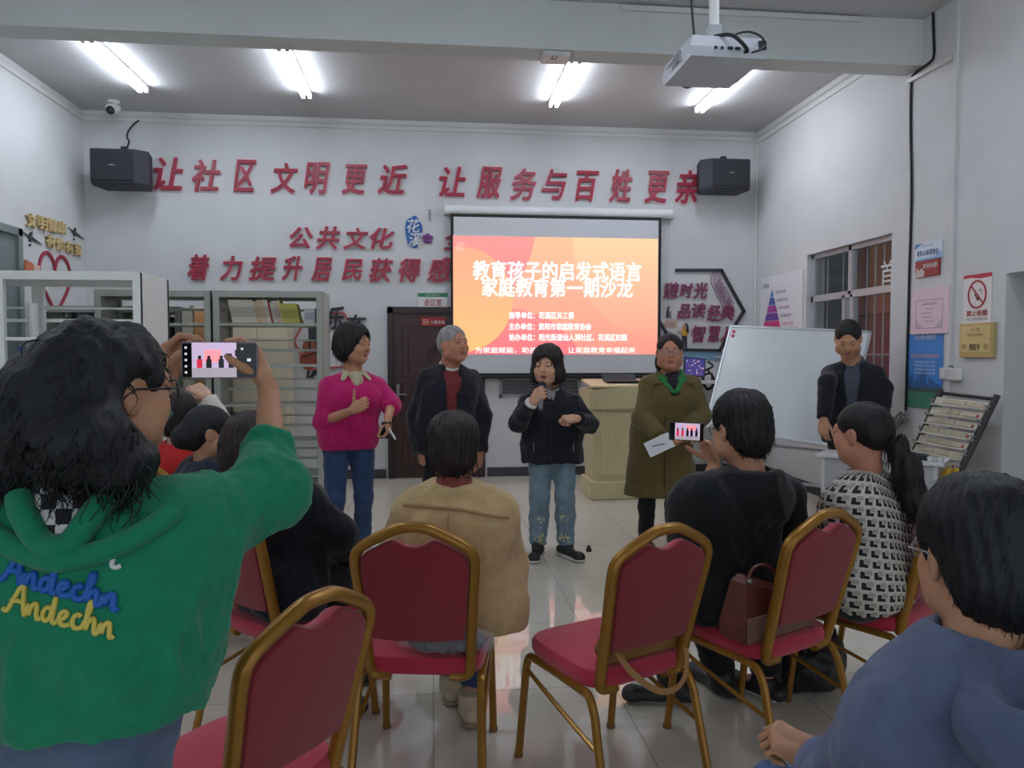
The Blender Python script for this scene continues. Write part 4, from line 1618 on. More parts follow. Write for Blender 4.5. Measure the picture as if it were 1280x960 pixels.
rtext(o, '荣誉证书', 0, .17 * h_, w_ * .36, h_ * .06, th, M_LINE)
o, w_, h_, th = wall_card('wall_poster', 'tall blue poster with a city skyline over green water', 'poster', (1135.5, 417.5, 1177, 513), mat('poster blue', (52, 128, 200), .45), .006)
rpoly(o, [(-w_ / 2, -h_ / 2), (w_ / 2, -h_ / 2), (w_ / 2, -.27 * h_), (-w_ / 2, -.27 * h_)], th, mat('poster green', (60, 128, 106), .45), 'water')
rpoly(o, [(-w_ / 2, -.28 * h_), (w_ / 2, -.28 * h_), (w_ / 2, -.23 * h_), (w_ * .1, -.21 * h_), (-w_ * .2, -.235 * h_), (-w_ / 2, -.22 * h_)], th, mat('poster bank', (62, 84, 84), .5), 'river_bank', .0009)
sky_ = [(-w_ / 2, -.24 * h_)]
rg = random.Random(4)
for i in range(16):
    hh = (-.16 + .13 * rg.random() * math.sin(.4 + i / 5.2)) * h_
    sky_ += [(-w_ / 2 + w_ * i / 16, hh), (-w_ / 2 + w_ * (i + .8) / 16, hh), (-w_ / 2 + w_ * (i + .8) / 16, -.19 * h_), (-w_ / 2 + w_ * (i + 1) / 16, -.19 * h_)]
sky_.append((w_ / 2, -.24 * h_))
b = MB()
for i in range(16):
    hh = (-.17 + .20 * rg.random() * math.sin(.4 + i / 5.2)) * h_
    b.prism([(-w_ / 2 + w_ * i / 16, -.24 * h_), (-w_ / 2 + w_ * (i + .75) / 16, -.24 * h_), (-w_ / 2 + w_ * (i + .75) / 16, hh), (-w_ / 2 + w_ * i / 16, hh)], (-th, 0, 0), -EY, EZ, .0007)
b.build('skyline', mat('poster skyline', (34, 82, 140), .5), o)
M_PTX = mat('poster text', (190, 206, 222), .5)
rtext(o, '社会组织', 0, .45 * h_, w_ * .6, h_ * .07, th, M_PTX, .02)
rtext(o, '阳光社区家庭教育指导', 0, .20 * h_, w_ * .8, h_ * .05, th, mat('poster text pink', (206, 176, 190), .5), .02)
for i in range(4):
    rtext(o, '爱国敬业诚信友善', 0, (.12 - i * .05) * h_, w_ * .6, h_ * .03, th, M_PTX, 0, 'small_lettering')
o, w_, h_, th = wall_card('no_smoking_sign', 'white no smoking sign with a red banner top on the right wall', 'sign', (1205, 345, 1238.5, 405), mat('sign white', (222, 220, 220), .4), .006)
rpoly(o, [(-w_ / 2, h_ * .5), (w_ / 2, h_ * .5), (w_ / 2, h_ * .42), (w_ * .1, h_ * .405), (-w_ * .2, h_ * .44), (-w_ / 2, h_ * .43)], th, mat('banner red', (186, 44, 62), .45), 'banner')
M_NSRED = mat('prohibition red', (170, 44, 52), .45)
b = MB().tube([np.array([-th - .002, -.31 * w_ * math.cos(a), .10 * h_ + .31 * w_ * 1.12 * math.sin(a)]) for a in np.linspace(0, 6.2832, 40, endpoint=False)], .008, 6, closed=True, sx=.3, ref=EX)
b.tube([np.array([-th - .002, .31 * w_ * .72, .10 * h_ + .31 * w_ * .78]), np.array([-th - .002, -.31 * w_ * .72, .10 * h_ - .31 * w_ * .78])], .007, 6, sx=.3, ref=EX)
b.build('prohibition_ring', M_NSRED, o)
b = MB().tube([np.array([-th - .001, .10 * w_, .12 * h_]), np.array([-th - .001, -.0, .02 * h_])], .006, 5, sx=.2, ref=EX).prism([(-.02 * w_, -.02 * h_), (.08 * w_, -.02 * h_), (.06 * w_, .05 * h_), (-.01 * w_, .05 * h_)], (-th, 0, 0), -EY, EZ, .001)
b.tube([np.array([-th - .001, y * w_, z * h_]) for y, z in ((-.05, .17), (-.12, .20), (-.16, .16), (-.12, .12))], .003, 5, sx=.3, ref=EX)
b.build('cigarette', M_INK, o)
rtext(o, '禁止吸烟', 0, -.27 * h_, w_ * .74, h_ * .12, th, M_NSRED, .02)
rtext(o, 'NO SMOKING', 0, -.385 * h_, w_ * .74, h_ * .055, th, mat('sign dark text', (70, 66, 70), .5), 0, 'small_lettering')
o, w_, h_, th = wall_card('wall_plaque', 'gold framed plaque below the no smoking sign', 'plaque', (1199.5, 405, 1240, 447), mat('gold plaque', (186, 168, 112), .35, .2), .035)
MB().box((-th - .004, -w_ * .44, -h_ * .34), (-th, w_ * .44, h_ * .42), 0, .002).build('face_plate', mat('gold face', (204, 188, 130), .35, .1), o)
M_GTX = mat('plaque brown', (130, 104, 70), .5)
rtext(o, '十佳', 0, .30 * h_, .10, .03, th + .004, M_GTX)
rtext(o, '阳光社区先进单位', 0, .16 * h_, w_ * .46, .026, th + .004, M_GTX)
rtext(o, '贵阳市', 0, -.2 * h_, w_ * .32, .05, th + .004, mat('plaque dark', (92, 76, 56), .5), .01)
for sg in (-1, 1):
    rpoly(o, [(sg * .26 * w_, -.10 * h_), (sg * .40 * w_, -.10 * h_), (sg * .40 * w_, -.26 * h_), (sg * .26 * w_, -.26 * h_)], th + .004, mat('plaque pattern', (176, 146, 92), .5), 'corner_pattern')
a, b = atx(1174, 459, XR - .04), atx(1197, 476, XR - .04)
o = thing('socket_box', 'white double switch box on the right wall above the rack', 'switch box', ((XR), (a[1] + b[1]) / 2, (a[2] + b[2]) / 2))
w_ = abs(a[1] - b[1])
MB().box((-.045, .03 - w_ / 2 - .03, -.05), (0, .0, .045), 0, .006).build('right_box', M_PLASTIC, o)
MB().box((-.04, .006, -.045), (0, w_ / 2, .045), 0, .006).box((-.044, .03, -.03), (-.038, .075, .03), 0, .003).build('left_box', M_PLASTIC, o)
MB().tube([(-.02, -.03, .045), (-.025, -.02, .06), (-.02, .02, .06), (-.02, .03, .045)], .004, 6).build('cable_end', M_CABLE, o)

# pyramid poster board leaning in front of the right wall, behind the whiteboard
a = atx(945.5, 349, XR)
b = at(1003, 337, 0)
yb0, yb1 = 8.72, atx(1003, 337, XR - .02)[1]
zt = atx(1003, 337, XR - .02)[2]
o = MB().box((-.02, -(yb0 - yb1) / 2, -1.3), (-.001, (yb0 - yb1) / 2, 0), 0, .003).build('pyramid_poster', mat('poster white', (222, 222, 226), .4), loc=(XR, (yb0 + yb1) / 2, zt))
tag(o, 'white poster board with a coloured layered pyramid left of the window', 'poster')
cols = [(60, 110, 160), (64, 88, 160), (170, 70, 150), (104, 70, 150), (204, 64, 124), (214, 70, 90), (220, 120, 80)]
zb = [-.20, -.31, -.42, -.535, -.655, -.79, -.94]
ys = -.20
z_top = -.15
hw = lambda z: (abs(z) - .15) * .50
pv = z_top
for i, cc in enumerate(cols):
    z_ = -.15 - .092 * (i + 1)
    rpoly(o, [(ys - hw(pv - .005), pv - .005), (ys + hw(pv - .005), pv - .005), (ys + hw(z_), z_), (ys - hw(z_), z_)] if i else [(ys - .002, pv), (ys + .002, pv), (ys + hw(z_), z_), (ys - hw(z_), z_)], .02, mat('pyramid %d' % i, cc, .5), 'pyramid_layer')
    v, f = glyphs(['顶层', '自我实现', '求知审美', '尊重需求', '归属与爱', '安全需求', '生理需求'][i], .05, 0, 0, 0, fit=(.26, .034), res=2)
    pv = z_
    MB().raw(lay(v, (-.0215, -(ys + hw(z_) + .17), z_ + .045), *RIGHT), f).build('caption', mat('caption %d' % i, [min(255, q + 10) for q in cc], .5), o)
v, f = glyphs('心理健康', .05, 0, 0, 0, fit=(.2, .05), res=2)
MB().raw(lay(v, (-.0215, .38, -.10), *RIGHT), f).build('heading', M_INK, o)

# ------------------------------------------------------------------ windows
win = thing('window_1', None, None, (XR, (WY0 + WY1) / 2, WZ0))
win['kind'] = 'structure'
wl, wh = (WY1 - WY0) / 2, WZ1 - WZ0
M_ALU = mat('aluminium frame', (176, 178, 184), .35, .3)
tr = 2.06 - WZ0
b = MB()
for y0_, y1_, z0_, z1_ in ((-wl, wl, 0, .05), (-wl, wl, wh - .05, wh), (-wl, -wl + .05, 0, wh), (wl - .05, wl, 0, wh), (-wl, wl, tr - .035, tr + .035), (-.03, .03, tr, wh), (.08, .13, 0, tr), (-.06, -.01, 0, tr)):
    b.box((.05, y0_, z0_), (.11, y1_, z1_), 0, .004)
b.build('window_frame', M_ALU, win)['kind'] = 'structure'
m = mat('window glass', (60, 66, 70), .02)
m.node_tree.nodes['Principled BSDF'].inputs['Alpha'].default_value = .22
for y0_, y1_, z0_, z1_ in ((-wl + .05, -.03, tr + .035, wh - .05), (.03, wl - .05, tr + .035, wh - .05), (-wl + .05, -.02, .05, tr - .035), (.1, wl - .05, .05, tr - .035)):
    MB().box((.075, y0_, z0_), (.08, y1_, z1_)).build('window_pane', m, win)['kind'] = 'structure'
b = MB()
for y in [-wl + .10 + i * .135 for i in range(5)] + [wl - .42, wl - .12]:
    b.tube([(.17, y, 0), (.17, y, wh)], .009, 6)
for z in (.42,):
    b.box((.16, -wl, z - .01), (.18, wl, z + .01))
b.build('window_grille', mat('grille white', (190, 184, 182), .5), win)['kind'] = 'structure'
v, f = glyphs('首', .2, .001, 0, .0, fit=(.19, .26))
MB().raw(lay(v, (.073, -wl + .17, 1.14), *RIGHT), f).build('pane_lettering', M_PLASTIC, win)['kind'] = 'structure'
# what stands outside the window
struct('outside_wall', MB().box((XR + 1.6, 4.9, 0), (XR + 1.7, 10.5, 4.0)), mat('night wall', (44, 48, 50), .9, noise=.5, nscale=5))
struct('outside_ceiling', MB().box((XR + .2, 4.9, 3.2), (XR + 1.7, 10.5, 3.3)), mat('night soffit', (60, 62, 66), .9))
o = thing('shopfront', 'brown and dark red boards standing outside the window', 'outside boards', (XR + .75, 7.65, 0))
MB().box((-.03, -.65, 1.90), (.05, .36, 3.19), 0, .01).build('brown_board', mat('brown shutter', (196, 112, 78), .5, noise=.1, nscale=5), o)
MB().box((-.05, -.65, 0), (.03, .30, 1.88), 0, .01).build('red_board', mat('red panel', (160, 64, 70), .5), o)
# door on the left wall
dl = thing('door_2', None, None, (XL, 6.75, 0))
dl['kind'] = 'structure'
M_GG = mat('grey green door', (110, 122, 122), .5)
b = MB().box((0, -.75, 0), (.05, -.68, 2.65)).box((0, .68, 0), (.05, .75, 2.65)).box((0, -.75, 2.58), (.05, .75, 2.65))
b.build('door_frame', mat('grey green frame', (120, 130, 130), .5), dl)['kind'] = 'structure'
b = MB().box((.002, -.68, 0), (.02, .68, 2.58))
for y in (-.62, .04):
    for z in (.15, 1.35):
        b.box((.018, y, z), (.03, y + .58, z + 1.1), 0, .008)
b.build('door_leaf', M_GG, dl)['kind'] = 'structure'

# ------------------------------------------------------------------ whiteboard on its stand
TL, X2, U2 = np.array([2.951, 7.117, 1.749]), np.array([.579, -.813, -.064]), np.array([.294, .135, .946])
U2 = unit(U2 - X2 * (U2 @ X2))
N2 = np.cross(X2, U2)
WW, WH = 1.35, 1.03
wbp = TL + X2 * WW / 2 - U2 * WH / 2
wb = thing('whiteboard', 'large tilted whiteboard on a metal stand left of the dark-suited man', 'whiteboard', (wbp[0], wbp[1], 0))
cz_ = np.array([0, 0, wbp[2]])
Rm = np.stack([X2, U2, N2], 1)
MB().obox(cz_, Rm, (WW / 2, WH / 2, .008), 0, .002).build('board_panel', mat('whiteboard white', (208, 214, 218), .22, noise=.03, nscale=5), wb)
b = MB()
for sgn in (-1, 1):
    b.obox(cz_ + U2 * sgn * WH / 2, Rm, (WW / 2 + .012, .012, .014), 0, .004)
    b.obox(cz_ + X2 * sgn * WW / 2, Rm, (.012, WH / 2 + .012, .014), 0, .004)
b.build('board_frame', mat('alu edge', (186, 190, 194), .3, .6), wb)
for i, dz in enumerate((.055, .10)):
    p = cz_ - X2 * (WW / 2 - .05) + U2 * (WH / 2 - dz) + N2 * .012
    MB().tube([p - N2 * .004, p + N2 * .006], .016, 14).build('magnet', mat('magnet red', (206, 44, 84), .4), wb, smooth=True)
b = MB()
h0 = unit(V(X2[0], X2[1], 0))
hn = V(-h0[1], h0[0], 0)
for sgn in (-1, 1):
    q = h0 * sgn * (WW / 2 - .22) + hn * .05
    b.tube([q + EZ * .05, q + EZ * (wbp[2] + .1) + hn * .02], .018, 8)
    b.tube([q - hn * .30 + EZ * .05, q + hn * .30 + EZ * .05], .018, 8)
for z in (.30, .62):
    b.tube([-h0 * (WW / 2 - .22) + hn * .05 + EZ * z, h0 * (WW / 2 - .22) + hn * .05 + EZ * z], .014, 8)
b.build('stand', mat('stand grey', (170, 172, 176), .35, .4), wb, smooth=True)
for sgn in (-1, 1):
    for s2 in (-1, 1):
        MB().ball(h0 * sgn * (WW / 2 - .22) + hn * (.05 + s2 * .28) + EZ * .027, .027, 8).build('caster', M_BLACK, wb, smooth='all')
b = [np.array(p) for p in ((.0, .0, 0),)]

# laptop-like purple screen on a small table behind the olive coat
p = at(868, 459, 8.45)
o = thing('monitor', 'purple lit tablet screen behind the olive coat shoulder', 'monitor', (p[0], 8.45, p[2] - .16))
Rt = np.array(Matrix.Rotation(-.25, 3, 'X')) @ np.array(Matrix.Rotation(.12, 3, 'Y'))
MB().obox((0, 0, .16), Rt, (.13, .012, .115), 0, .006).build('case', M_BLACK, o)
b = MB().obox(V(0, 0, .16) + Rt @ V(0, -.0135, 0), Rt, (.115, .001, .10))
rg = random.Random(3)
for i in range(22):
    b.obox(V(0, 0, .16) + Rt @ V(rg.uniform(-.1, .1), -.0148, rg.uniform(-.09, .09)), Rt, (.008, .0004, .006), 1 + i % 2)
b.build('screen', [mat('screen purple', (70, 60, 130), .3, emit=.35), mat('screen orange', (200, 130, 90), .3, emit=.4), mat('screen white2', (200, 200, 220), .3, emit=.4)], o)
MB().tube([V(0, .02, .10), V(0, .07, .02)], .012, 8).box((-.08, .0, 0), (.08, .14, .02), 0, .004).build('foot', M_BLACK, o)
tb = thing('side_table', 'small white table against the front wall behind the olive coat', 'table', (p[0] + .1, 8.52, 0))
zt_ = p[2] - .162
MB().box((-.42, -.25, zt_ - .03), (.42, .33, zt_), 0, .005).build('tabletop', M_PLASTIC, tb)
for sx in (-.38, .38):
    for sy in (-.21, .29):
        MB().box((sx - .02, sy - .02, 0), (sx + .02, sy + .02, zt_ - .03)).build('leg', M_STEEL, tb)


# ------------------------------------------------------------------ podium
M_POD = mat('cream lectern', (206, 192, 150), .5, noise=.06, nscale=6, stretch=(8, 8, 1))
px0 = at(735, 500, 7.4)[0]
pod = thing('podium', 'cream wooden podium in front of the wall beside the olive coat', 'podium', (px0 + .42, 7.40, 0))
zc = at(737, 484, 7.4)[2]
zb_ = at(737, 511, 7.4)[2]


def ringrect(x0_, x1_, y0_, y1_, z):
    return [(x0_, y0_, z), (x1_, y0_, z), (x1_, y1_, z), (x0_, y1_, z)]


MB().box((-.40, -.07, 0), (.40, .46, .185), 0, .012).build('base', M_POD, pod)
MB().loops([ringrect(-.36, .36, -.02, .42, .185), ringrect(-.37, .37, -.02, .42, .5), ringrect(-.385, .385, -.03, .43, zb_)]).box((-.29, -.045, .24), (.29, -.02, zb_ - .04), 0, .008).build('body', M_POD, pod)
arc = [np.array([.42 * t, zb_ + (zc - zb_) * .86 + .14 * (zc - zb_) * (1 - t * t)]) for t in np.linspace(1, -1, 15)]
MB().prism([(-.42, zb_), (.42, zb_)] + [tuple(q) for q in arc], (0, .46, 0), EX, EZ, .54).build('head_block', M_POD, pod)
MB().obox((0, .18, zc + .03), np.array(Matrix.Rotation(.10, 3, 'X')), (.40, .26, .012), 0, .004).build('top_board', M_POD, pod)
o = thing('laptop', 'thin black laptop screen edge standing on the cream podium', 'laptop', (px0 + .40, 7.58, zc + .045))
MB().box((-.18, -.10, 0), (.18, .13, .016), 0, .004).build('base', M_BLACK, o)
MB().obox((0, .15, .045), np.array(Matrix.Rotation(-.9, 3, 'X')), (.18, .006, .05), 0, .003).build('lid', M_BLACK, o)

# ------------------------------------------------------------------ desk and rack by the right wall
A_, B_ = V(2.843, 5.211, .74), V(3.416, 4.663, .74)
dx_ = unit(B_ - A_)
dn_ = V(-dx_[1], dx_[0], 0)
dc = (A_ + B_) / 2 + dn_ * .15
dk = thing('desk', 'low white desk behind the houndstooth jacket', 'desk', (dc[0], dc[1], 0))
Rd = np.stack([dx_, dn_, EZ], 1)
hl = np.linalg.norm(B_ - A_) / 2
M_DESK = mat('desk white', (198, 198, 198), .4)
MB().obox((0, 0, .727), Rd, (hl + .02, .16, .013), 0, .004).build('tabletop', M_DESK, dk)
for sgn in (-1, 1):
    MB().obox(dx_ * sgn * (hl - .03) + EZ * .357, Rd, (.012, .14, .357), 0, .003).build('side_panel', M_DESK, dk)
MB().obox(-dn_ * .13 + EZ * .52, Rd, (hl - .04, .008, .19), 0, .003).build('front_panel', mat('desk grey', (168, 168, 172), .5), dk)
q = A_ + dx_ * hl * 1.62 + dn_ * .12
bw = thing('ashtray', 'dark green round dish on the white desk', 'dish', (q[0], q[1], .74))
rings = [[(r_ * math.cos(a), r_ * math.sin(a), z) for a in np.linspace(0, 6.2832, 24, endpoint=False)] for r_, z in ((.05, 0), (.062, .012), (.066, .034), (.056, .036), (.05, .016), (.01, .012))]
MB().loops(rings).build('bowl', mat('dark green glass', (32, 60, 56), .2), bw, smooth=True)
for i, s_ in enumerate((.10, .16)):
    q2 = q + dx_ * (s_ - .02) - dn_ * .06
    cp = thing('paper_cup', 'small white cup %s the green dish on the desk' % ('closest to' if i == 0 else 'a little farther right of'), 'cup', (q2[0], q2[1], .74))
    rings = [[(r_ * math.cos(a), r_ * math.sin(a), z) for a in np.linspace(0, 6.2832, 16, endpoint=False)] for r_, z in ((.018, 0), (.024, .03), (.022, .03), (.015, .006))]
    MB().loops(rings).build('cup_body', M_PLASTIC, cp, smooth=True)

rk = thing('display_rack', 'black framed rack of cream slats leaning by the right wall', 'display rack', (3.66, 5.06, 0))
rb = V(3.66, 5.06, 0)
M_RACK = mat('rack frame', (40, 38, 38), .45)
M_SLAT = mat('cream slat', (206, 200, 184), .5, noise=.06, nscale=10)
nb, nt_, fb, ft = V(3.40, 4.86, .03), V(3.92, 4.79, 1.19), V(3.40, 5.36, .03), V(3.92, 5.37, 1.205)
for a, b, nm in ((nb, nt_, 0), (fb, ft, 1)):
    o = MB().tube([a - rb, b - rb], .024, 8, sx=.8).build('post', M_RACK, rk, smooth=True)
    k = MB()
    for i in range(8):
        p = a + (b - a) * (.30 + i * .09) - rb
        k.tube([p + V(-.02, 0, 0), p + V(-.045, .0, .012), p + V(-.03, 0, -.03)], .008, 5)
    k.build('bracket', M_STEEL, o)
MB().tube([nt_ - rb - EZ * .03, ft - rb - EZ * .03], .013, 8).tube([nb - rb + EZ * .04, fb - rb + EZ * .04], .013, 8).build('cross_bar', M_RACK, rk)
for i in range(14):
    t_ = .13 + i * .0615
    a, b = nb + (nt_ - nb) * t_ - rb, fb + (ft - fb) * t_ - rb
    ax = unit(b - a)
    up = unit(nt_ - nb)
    fr = unit(np.cross(ax, up))
    Rr = np.stack([ax, fr, up], 1)
    L_ = np.linalg.norm(b - a) / 2
    c_ = (a + b) / 2
    k = MB().obox(c_ - fr * 0 + V(-.02, 0, .0), Rr, (L_ - .02, .005, .027), 0, .002).obox(c_ + V(-.035, 0, -.024), np.eye(3)[:, [1, 0, 2]], (L_ - .02, .032, .005), 0, .002)
    s_ = k.build('shelf_slat', M_SLAT, rk)
    rg = random.Random(i)
    for j in range(3):
        q = c_ + ax * (-.55 + .5 * j + rg.uniform(-.12, .12)) * L_ + V(-.03, 0, .004)
        MB().obox(q, Rr, (.05 + .03 * rg.random(), .003, .015)).build('card_label', mat('aged card', (190, 178, 154), .6, noise=.1, nscale=20), s_)
    MB().obox(c_ - ax * (L_ - .05) + V(-.03, 0, 0), Rr, (.006, .003, .010)).build('red_mark', M_NSRED, s_)
q = atx(1182, 594, 3.50)
o = thing('yellow_board', 'yellow folded board leaning beside the white desk', 'board', (q[0], q[1], 0))
MB().prism([(-.05, 0), (.07, 0), (.05, q[2] + .06), (-.0, q[2] + .03)], (0, 0, 0), -EY, EZ, .03).build('front_panel', mat('yellow board', (206, 164, 40), .5), o)
MB().prism([(-.05, 0), (.07, 0), (.05, q[2] + .06), (.0, q[2] + .03)], (.05, -.015, 0), -EY, EZ, .03).build('back_panel', mat('yellow board', (206, 164, 40), .5), o)

# ------------------------------------------------------------------ bookcases and books
M_CASEW = mat('white steel case', (230, 233, 229), .4)
M_CASEG = mat('grey green steel case', (168, 174, 164), .4)
M_CASED = mat('darker steel shelf', (140, 146, 138), .45)


def bookcase(label, x0_, x1_, y0_, dep, hgt, m, shelves, bays=1, end_panels=True, rails=True, group=None):
    t = thing('bookcase', label, 'bookcase', ((x0_ + x1_) / 2, y0_, 0), 0, group)
    W2_ = (x1_ - x0_) / 2
    for sg in (-1, 1):
        b = MB().box((sg * W2_, 0, 0), (sg * (W2_ - .03), dep, hgt), 0, .004) if end_panels else MB().box((sg * W2_, 0, 0), (sg * (W2_ - .05), .05, hgt)).box((sg * W2_, dep - .05, 0), (sg * (W2_ - .05), dep, hgt))
        b.build('end_panel', m, t)
        MB().box((sg * W2_, -.004, 0), (sg * (W2_ - .055), .04, hgt), 0, .004).box((sg * W2_, dep - .04, 0), (sg * (W2_ - .055), dep + .004, hgt), 0, .004).build('post', m, t)
    for i in range(1, bays):
        x = -W2_ + 2 * W2_ * i / bays
        MB().box((x - .045, -.004, 0), (x + .045, .04, hgt), 0, .004).box((x - .045, dep - .04, 0), (x + .045, dep, hgt), 0, .004).build('post', m, t)
    MB().box((-W2_, 0, hgt - .065), (W2_, .03, hgt), 0, .004).box((-W2_, dep - .03, hgt - .065), (W2_, dep, hgt), 0, .004).box((-W2_ + .03, .03, hgt - .02), (W2_ - .03, dep - .03, hgt - .004)).build('top_rail', m, t)
    for z in shelves:
        s_ = MB().box((-W2_ + .035, .01, z - .025), (W2_ - .035, dep - .01, z), 0, .003).build('shelf', m if len(shelves) < 99 else M_CASED, t)
        if rails:
            MB().box((-W2_ + .03, dep / 2 - .006, z + .12), (W2_ - .03, dep / 2 + .006, z + .145)).box((-W2_ + .03, dep / 2 - .006, z + .22), (W2_ - .03, dep / 2 + .006, z + .235)).build('book_rail', m, s_)
    MB().box((-W2_ + .02, .02, 0), (W2_ - .02, .04, .10)).build('plinth', M_CASED, t)
    return t


wx1 = at(175, 345, 5.75)[0]
bookcase('white two-bay bookcase on the left, nearest to the green sweatshirt', wx1 - 1.98, wx1, 5.75, .60, 2.08, M_CASEW, (.12, .50, .85, 1.19, 1.60), 2, rails=True)
gx0, gx1 = at(253 + 13, 400, 7.1)[0], at(403, 400, 7.1)[0]
gh = at(330, 363, 7.1)[2]
zs = [at(330, y, 7.1)[2] for y in (404, 455, 506, 540, 575, 605)]
zs = [at(330, 404, 7.1)[2], 1.38, 1.01, .66, .34, .12]
bookcase('grey-green bookcase with a row of leaning books on its top shelf', gx0, gx1, 7.1, .48, gh, M_CASEG, zs)
bookcase('grey-green bookcase between the white bookcase and the one with leaning books', gx0 - 1.03, gx0 - .02, 7.1, .48, gh, M_CASEG, zs)
bookcase('grey-green bookcase behind the white one along the left', -3.75, -2.45, 7.62, .42, gh - .12, M_CASEG, (.12, .5, .9, 1.25, 1.6), 2)
# cream board behind the bookcase with the leaning books
p0, p1 = at(297, 480, 8.5), at(346, 407, 8.5)
o = thing('cream_cabinet', 'cream cabinet seen through the grey-green bookcase', 'cabinet', ((p0[0] + p1[0]) / 2, 8.5, 0))
wd = (p1[0] - p0[0]) / 2 + .12
MB().box((-wd, 0, 0), (wd, .35, p1[2] + .12), 0, .006).build('carcass', mat('cream board', (214, 202, 176), .5), o)
MB().box((-wd + .01, -.015, .08), (-.004, 0, p1[2] + .10), 0, .004).build('door', mat('cream board', (214, 202, 176), .5), o)
MB().box((.004, -.015, .08), (wd - .01, 0, p1[2] + .10), 0, .004).build('door', mat('cream board', (214, 202, 176), .5), o)
p0 = at(250, 430, 8.2)
o = thing('orange_panel', 'orange notice panel seen between the bookcases', 'panel', (p0[0], 8.2, 0))
MB().box((-.07, 0, .02), (.16, .03, at(250, 385, 8.2)[2]), 0, .004).build('face', mat('orange panel', (208, 158, 104), .5), o)
MB().box((-.10, -.01, 0), (-.07, .06, at(250, 382, 8.2)[2])).box((.16, -.01, 0), (.19, .06, at(250, 382, 8.2)[2])).build('frame', M_CASED, o)

bk_rng = random.Random(11)


def book_mesh(w_, h_, d_, m, mp):
    b = MB()
    b.box((-w_ / 2, 0, 0), (w_ / 2, d_, h_), 0, .0015)
    b.box((-w_ / 2 + .0015, .004, h_ - .0005), (w_ / 2 - .0015, d_ + .0008, h_ + .0006), 1)
    b.box((-w_ * .42, -.0008, h_ * .25), (w_ * .42, .001, h_ * .7), 2)
    return b


M_PAGE = mat('page paper', (222, 216, 200), .8)


def book(x, y, z, w_, h_, col, label, group, tilt=.0, d_=.16, stripe=None):
    m = mat('book %d %d %d' % col, col, .55)
    st_ = stripe or tuple(int(c * .82) for c in col)
    o = book_mesh(w_, h_, d_, m, M_PAGE).build('book', [m, M_PAGE, mat('spine %d %d %d' % st_, st_, .55)], loc=(x, y, z + abs(math.sin(tilt)) * w_ / 2 + .001), rot=(0, tilt, 0))
    tag(o, label, 'book', group)
    return o


def shelf_row(x, y, z, spec, group):
    for n, w_, h_, col, label, tilt in spec:
        for i in range(n):
            hh = h_ * bk_rng.uniform(.985, 1.01)
            x += w_ / math.cos(tilt) * 1.04
            book(x, y, z, w_, hh, col, label, group, tilt)
    return x


zt0 = zs[0]
cx = (gx0 + gx1) / 2
bx = gx0 + .16
hb = (at(330, 371, 7.1)[2] - at(330, 401, 7.1)[2])
T_ = -.20
bx = shelf_row(bx, 7.12, zt0, [(12, .0175, hb * .98, (206, 204, 190), 'off-white paperback leaning at the left end of the top shelf', T_),
                               (2, .016, hb * .92, (204, 176, 140), 'tan paperback between the off-white and cream books', T_),
                               (3, .018, hb * .98, (206, 190, 156), 'cream paperback leaning left of the red book', T_),
                               (2, .018, hb * .98, (210, 206, 190), 'pale paperback directly left of the red book', T_),
                               (1, .016, hb * .92, (146, 40, 46), 'dark red book leaning among pale paperbacks on the top shelf', T_),
                               (2, .018, hb * .88, (190, 190, 178), 'grey-white paperback directly right of the red book', T_),
                               (2, .018, hb * .88, (196, 170, 160), 'pinkish paperback left of the yellow-edged one', T_),
                               (1, .018, hb * .98, (200, 192, 120), 'tall pale yellow book before the green-yellow set', T_),
                               (10, .014, hb * .84, (184, 180, 92), 'green-yellow booklet leaning in the set of ten on the top shelf', T_)], 'books on the top shelf of the grey-green bookcase')
o = book(bx + .09, 7.12, zt0, .10, hb * .64, (186, 188, 190), 'grey-white box file at the right end of the top shelf', None, 0, .2, (150, 150, 160))
x2 = gx0 + .10
x2 = shelf_row(x2, 7.12, zs[1], [(4, .02, .20, (120, 124, 120), 'grey book on the second shelf behind the phone', -.05), (2, .022, .21, (90, 44, 50), 'maroon book on the second shelf beside the bright red one', -.05), (1, .03, .22, (164, 36, 48), 'bright red book on the second shelf behind the phone', -.05)], 'books on the second shelf')
o = thing('file_box', 'dark grey box on a low shelf of the grey-green bookcase', 'box', (gx0 + .17, 7.16, .66))
MB().box((-.09, 0, .001), (.09, .25, .26), 0, .005).build('box_body', mat('box dark', (70, 72, 70), .5), o)
MB().box((-.03, -.004, .12), (.03, .002, .20), 0, .002).build('label_holder', mat('box label', (120, 120, 112), .5), o)
# things on the shelves at the left
rg = random.Random(21)
pal = [(70, 82, 78), (120, 124, 118), (58, 60, 64), (176, 178, 172), (96, 60, 56), (150, 150, 144), (84, 96, 96)]
for zsh, xs in ((1.60, -3.60), (1.25, -3.62), (1.25, -3.0), (1.60, -2.9)):
    x = xs
    for i in range(9):
        w_ = rg.uniform(.022, .045)
        x += w_ + .003
        cc = pal[rg.randrange(7)]
        nm = {(70, 82, 78): 'dark green', (120, 124, 118): 'grey', (58, 60, 64): 'black', (176, 178, 172): 'off-white', (96, 60, 56): 'brown', (150, 150, 144): 'pale grey', (84, 96, 96): 'slate'}[cc]
        book(x, 7.66, zsh, w_, rg.uniform(.20, .29), cc, '%s book in a row on the far left bookcase' % nm, 'books on the far left bookcase', 0)
o = thing('plastic_cup', 'stack of clear white cups on the white bookcase shelf', 'cups', (wx1 - .83, 5.93, 1.60))
for i in range(4):
    rings = [[(r_ * math.cos(a), r_ * math.sin(a), z + i * .055) for a in np.linspace(0, 6.2832, 16, endpoint=False)] for r_, z in ((.030, .001), (.042, .09), (.040, .09), (.028, .006))]
    MB().loops(rings).build('cup', M_PLASTIC, o, smooth=True)
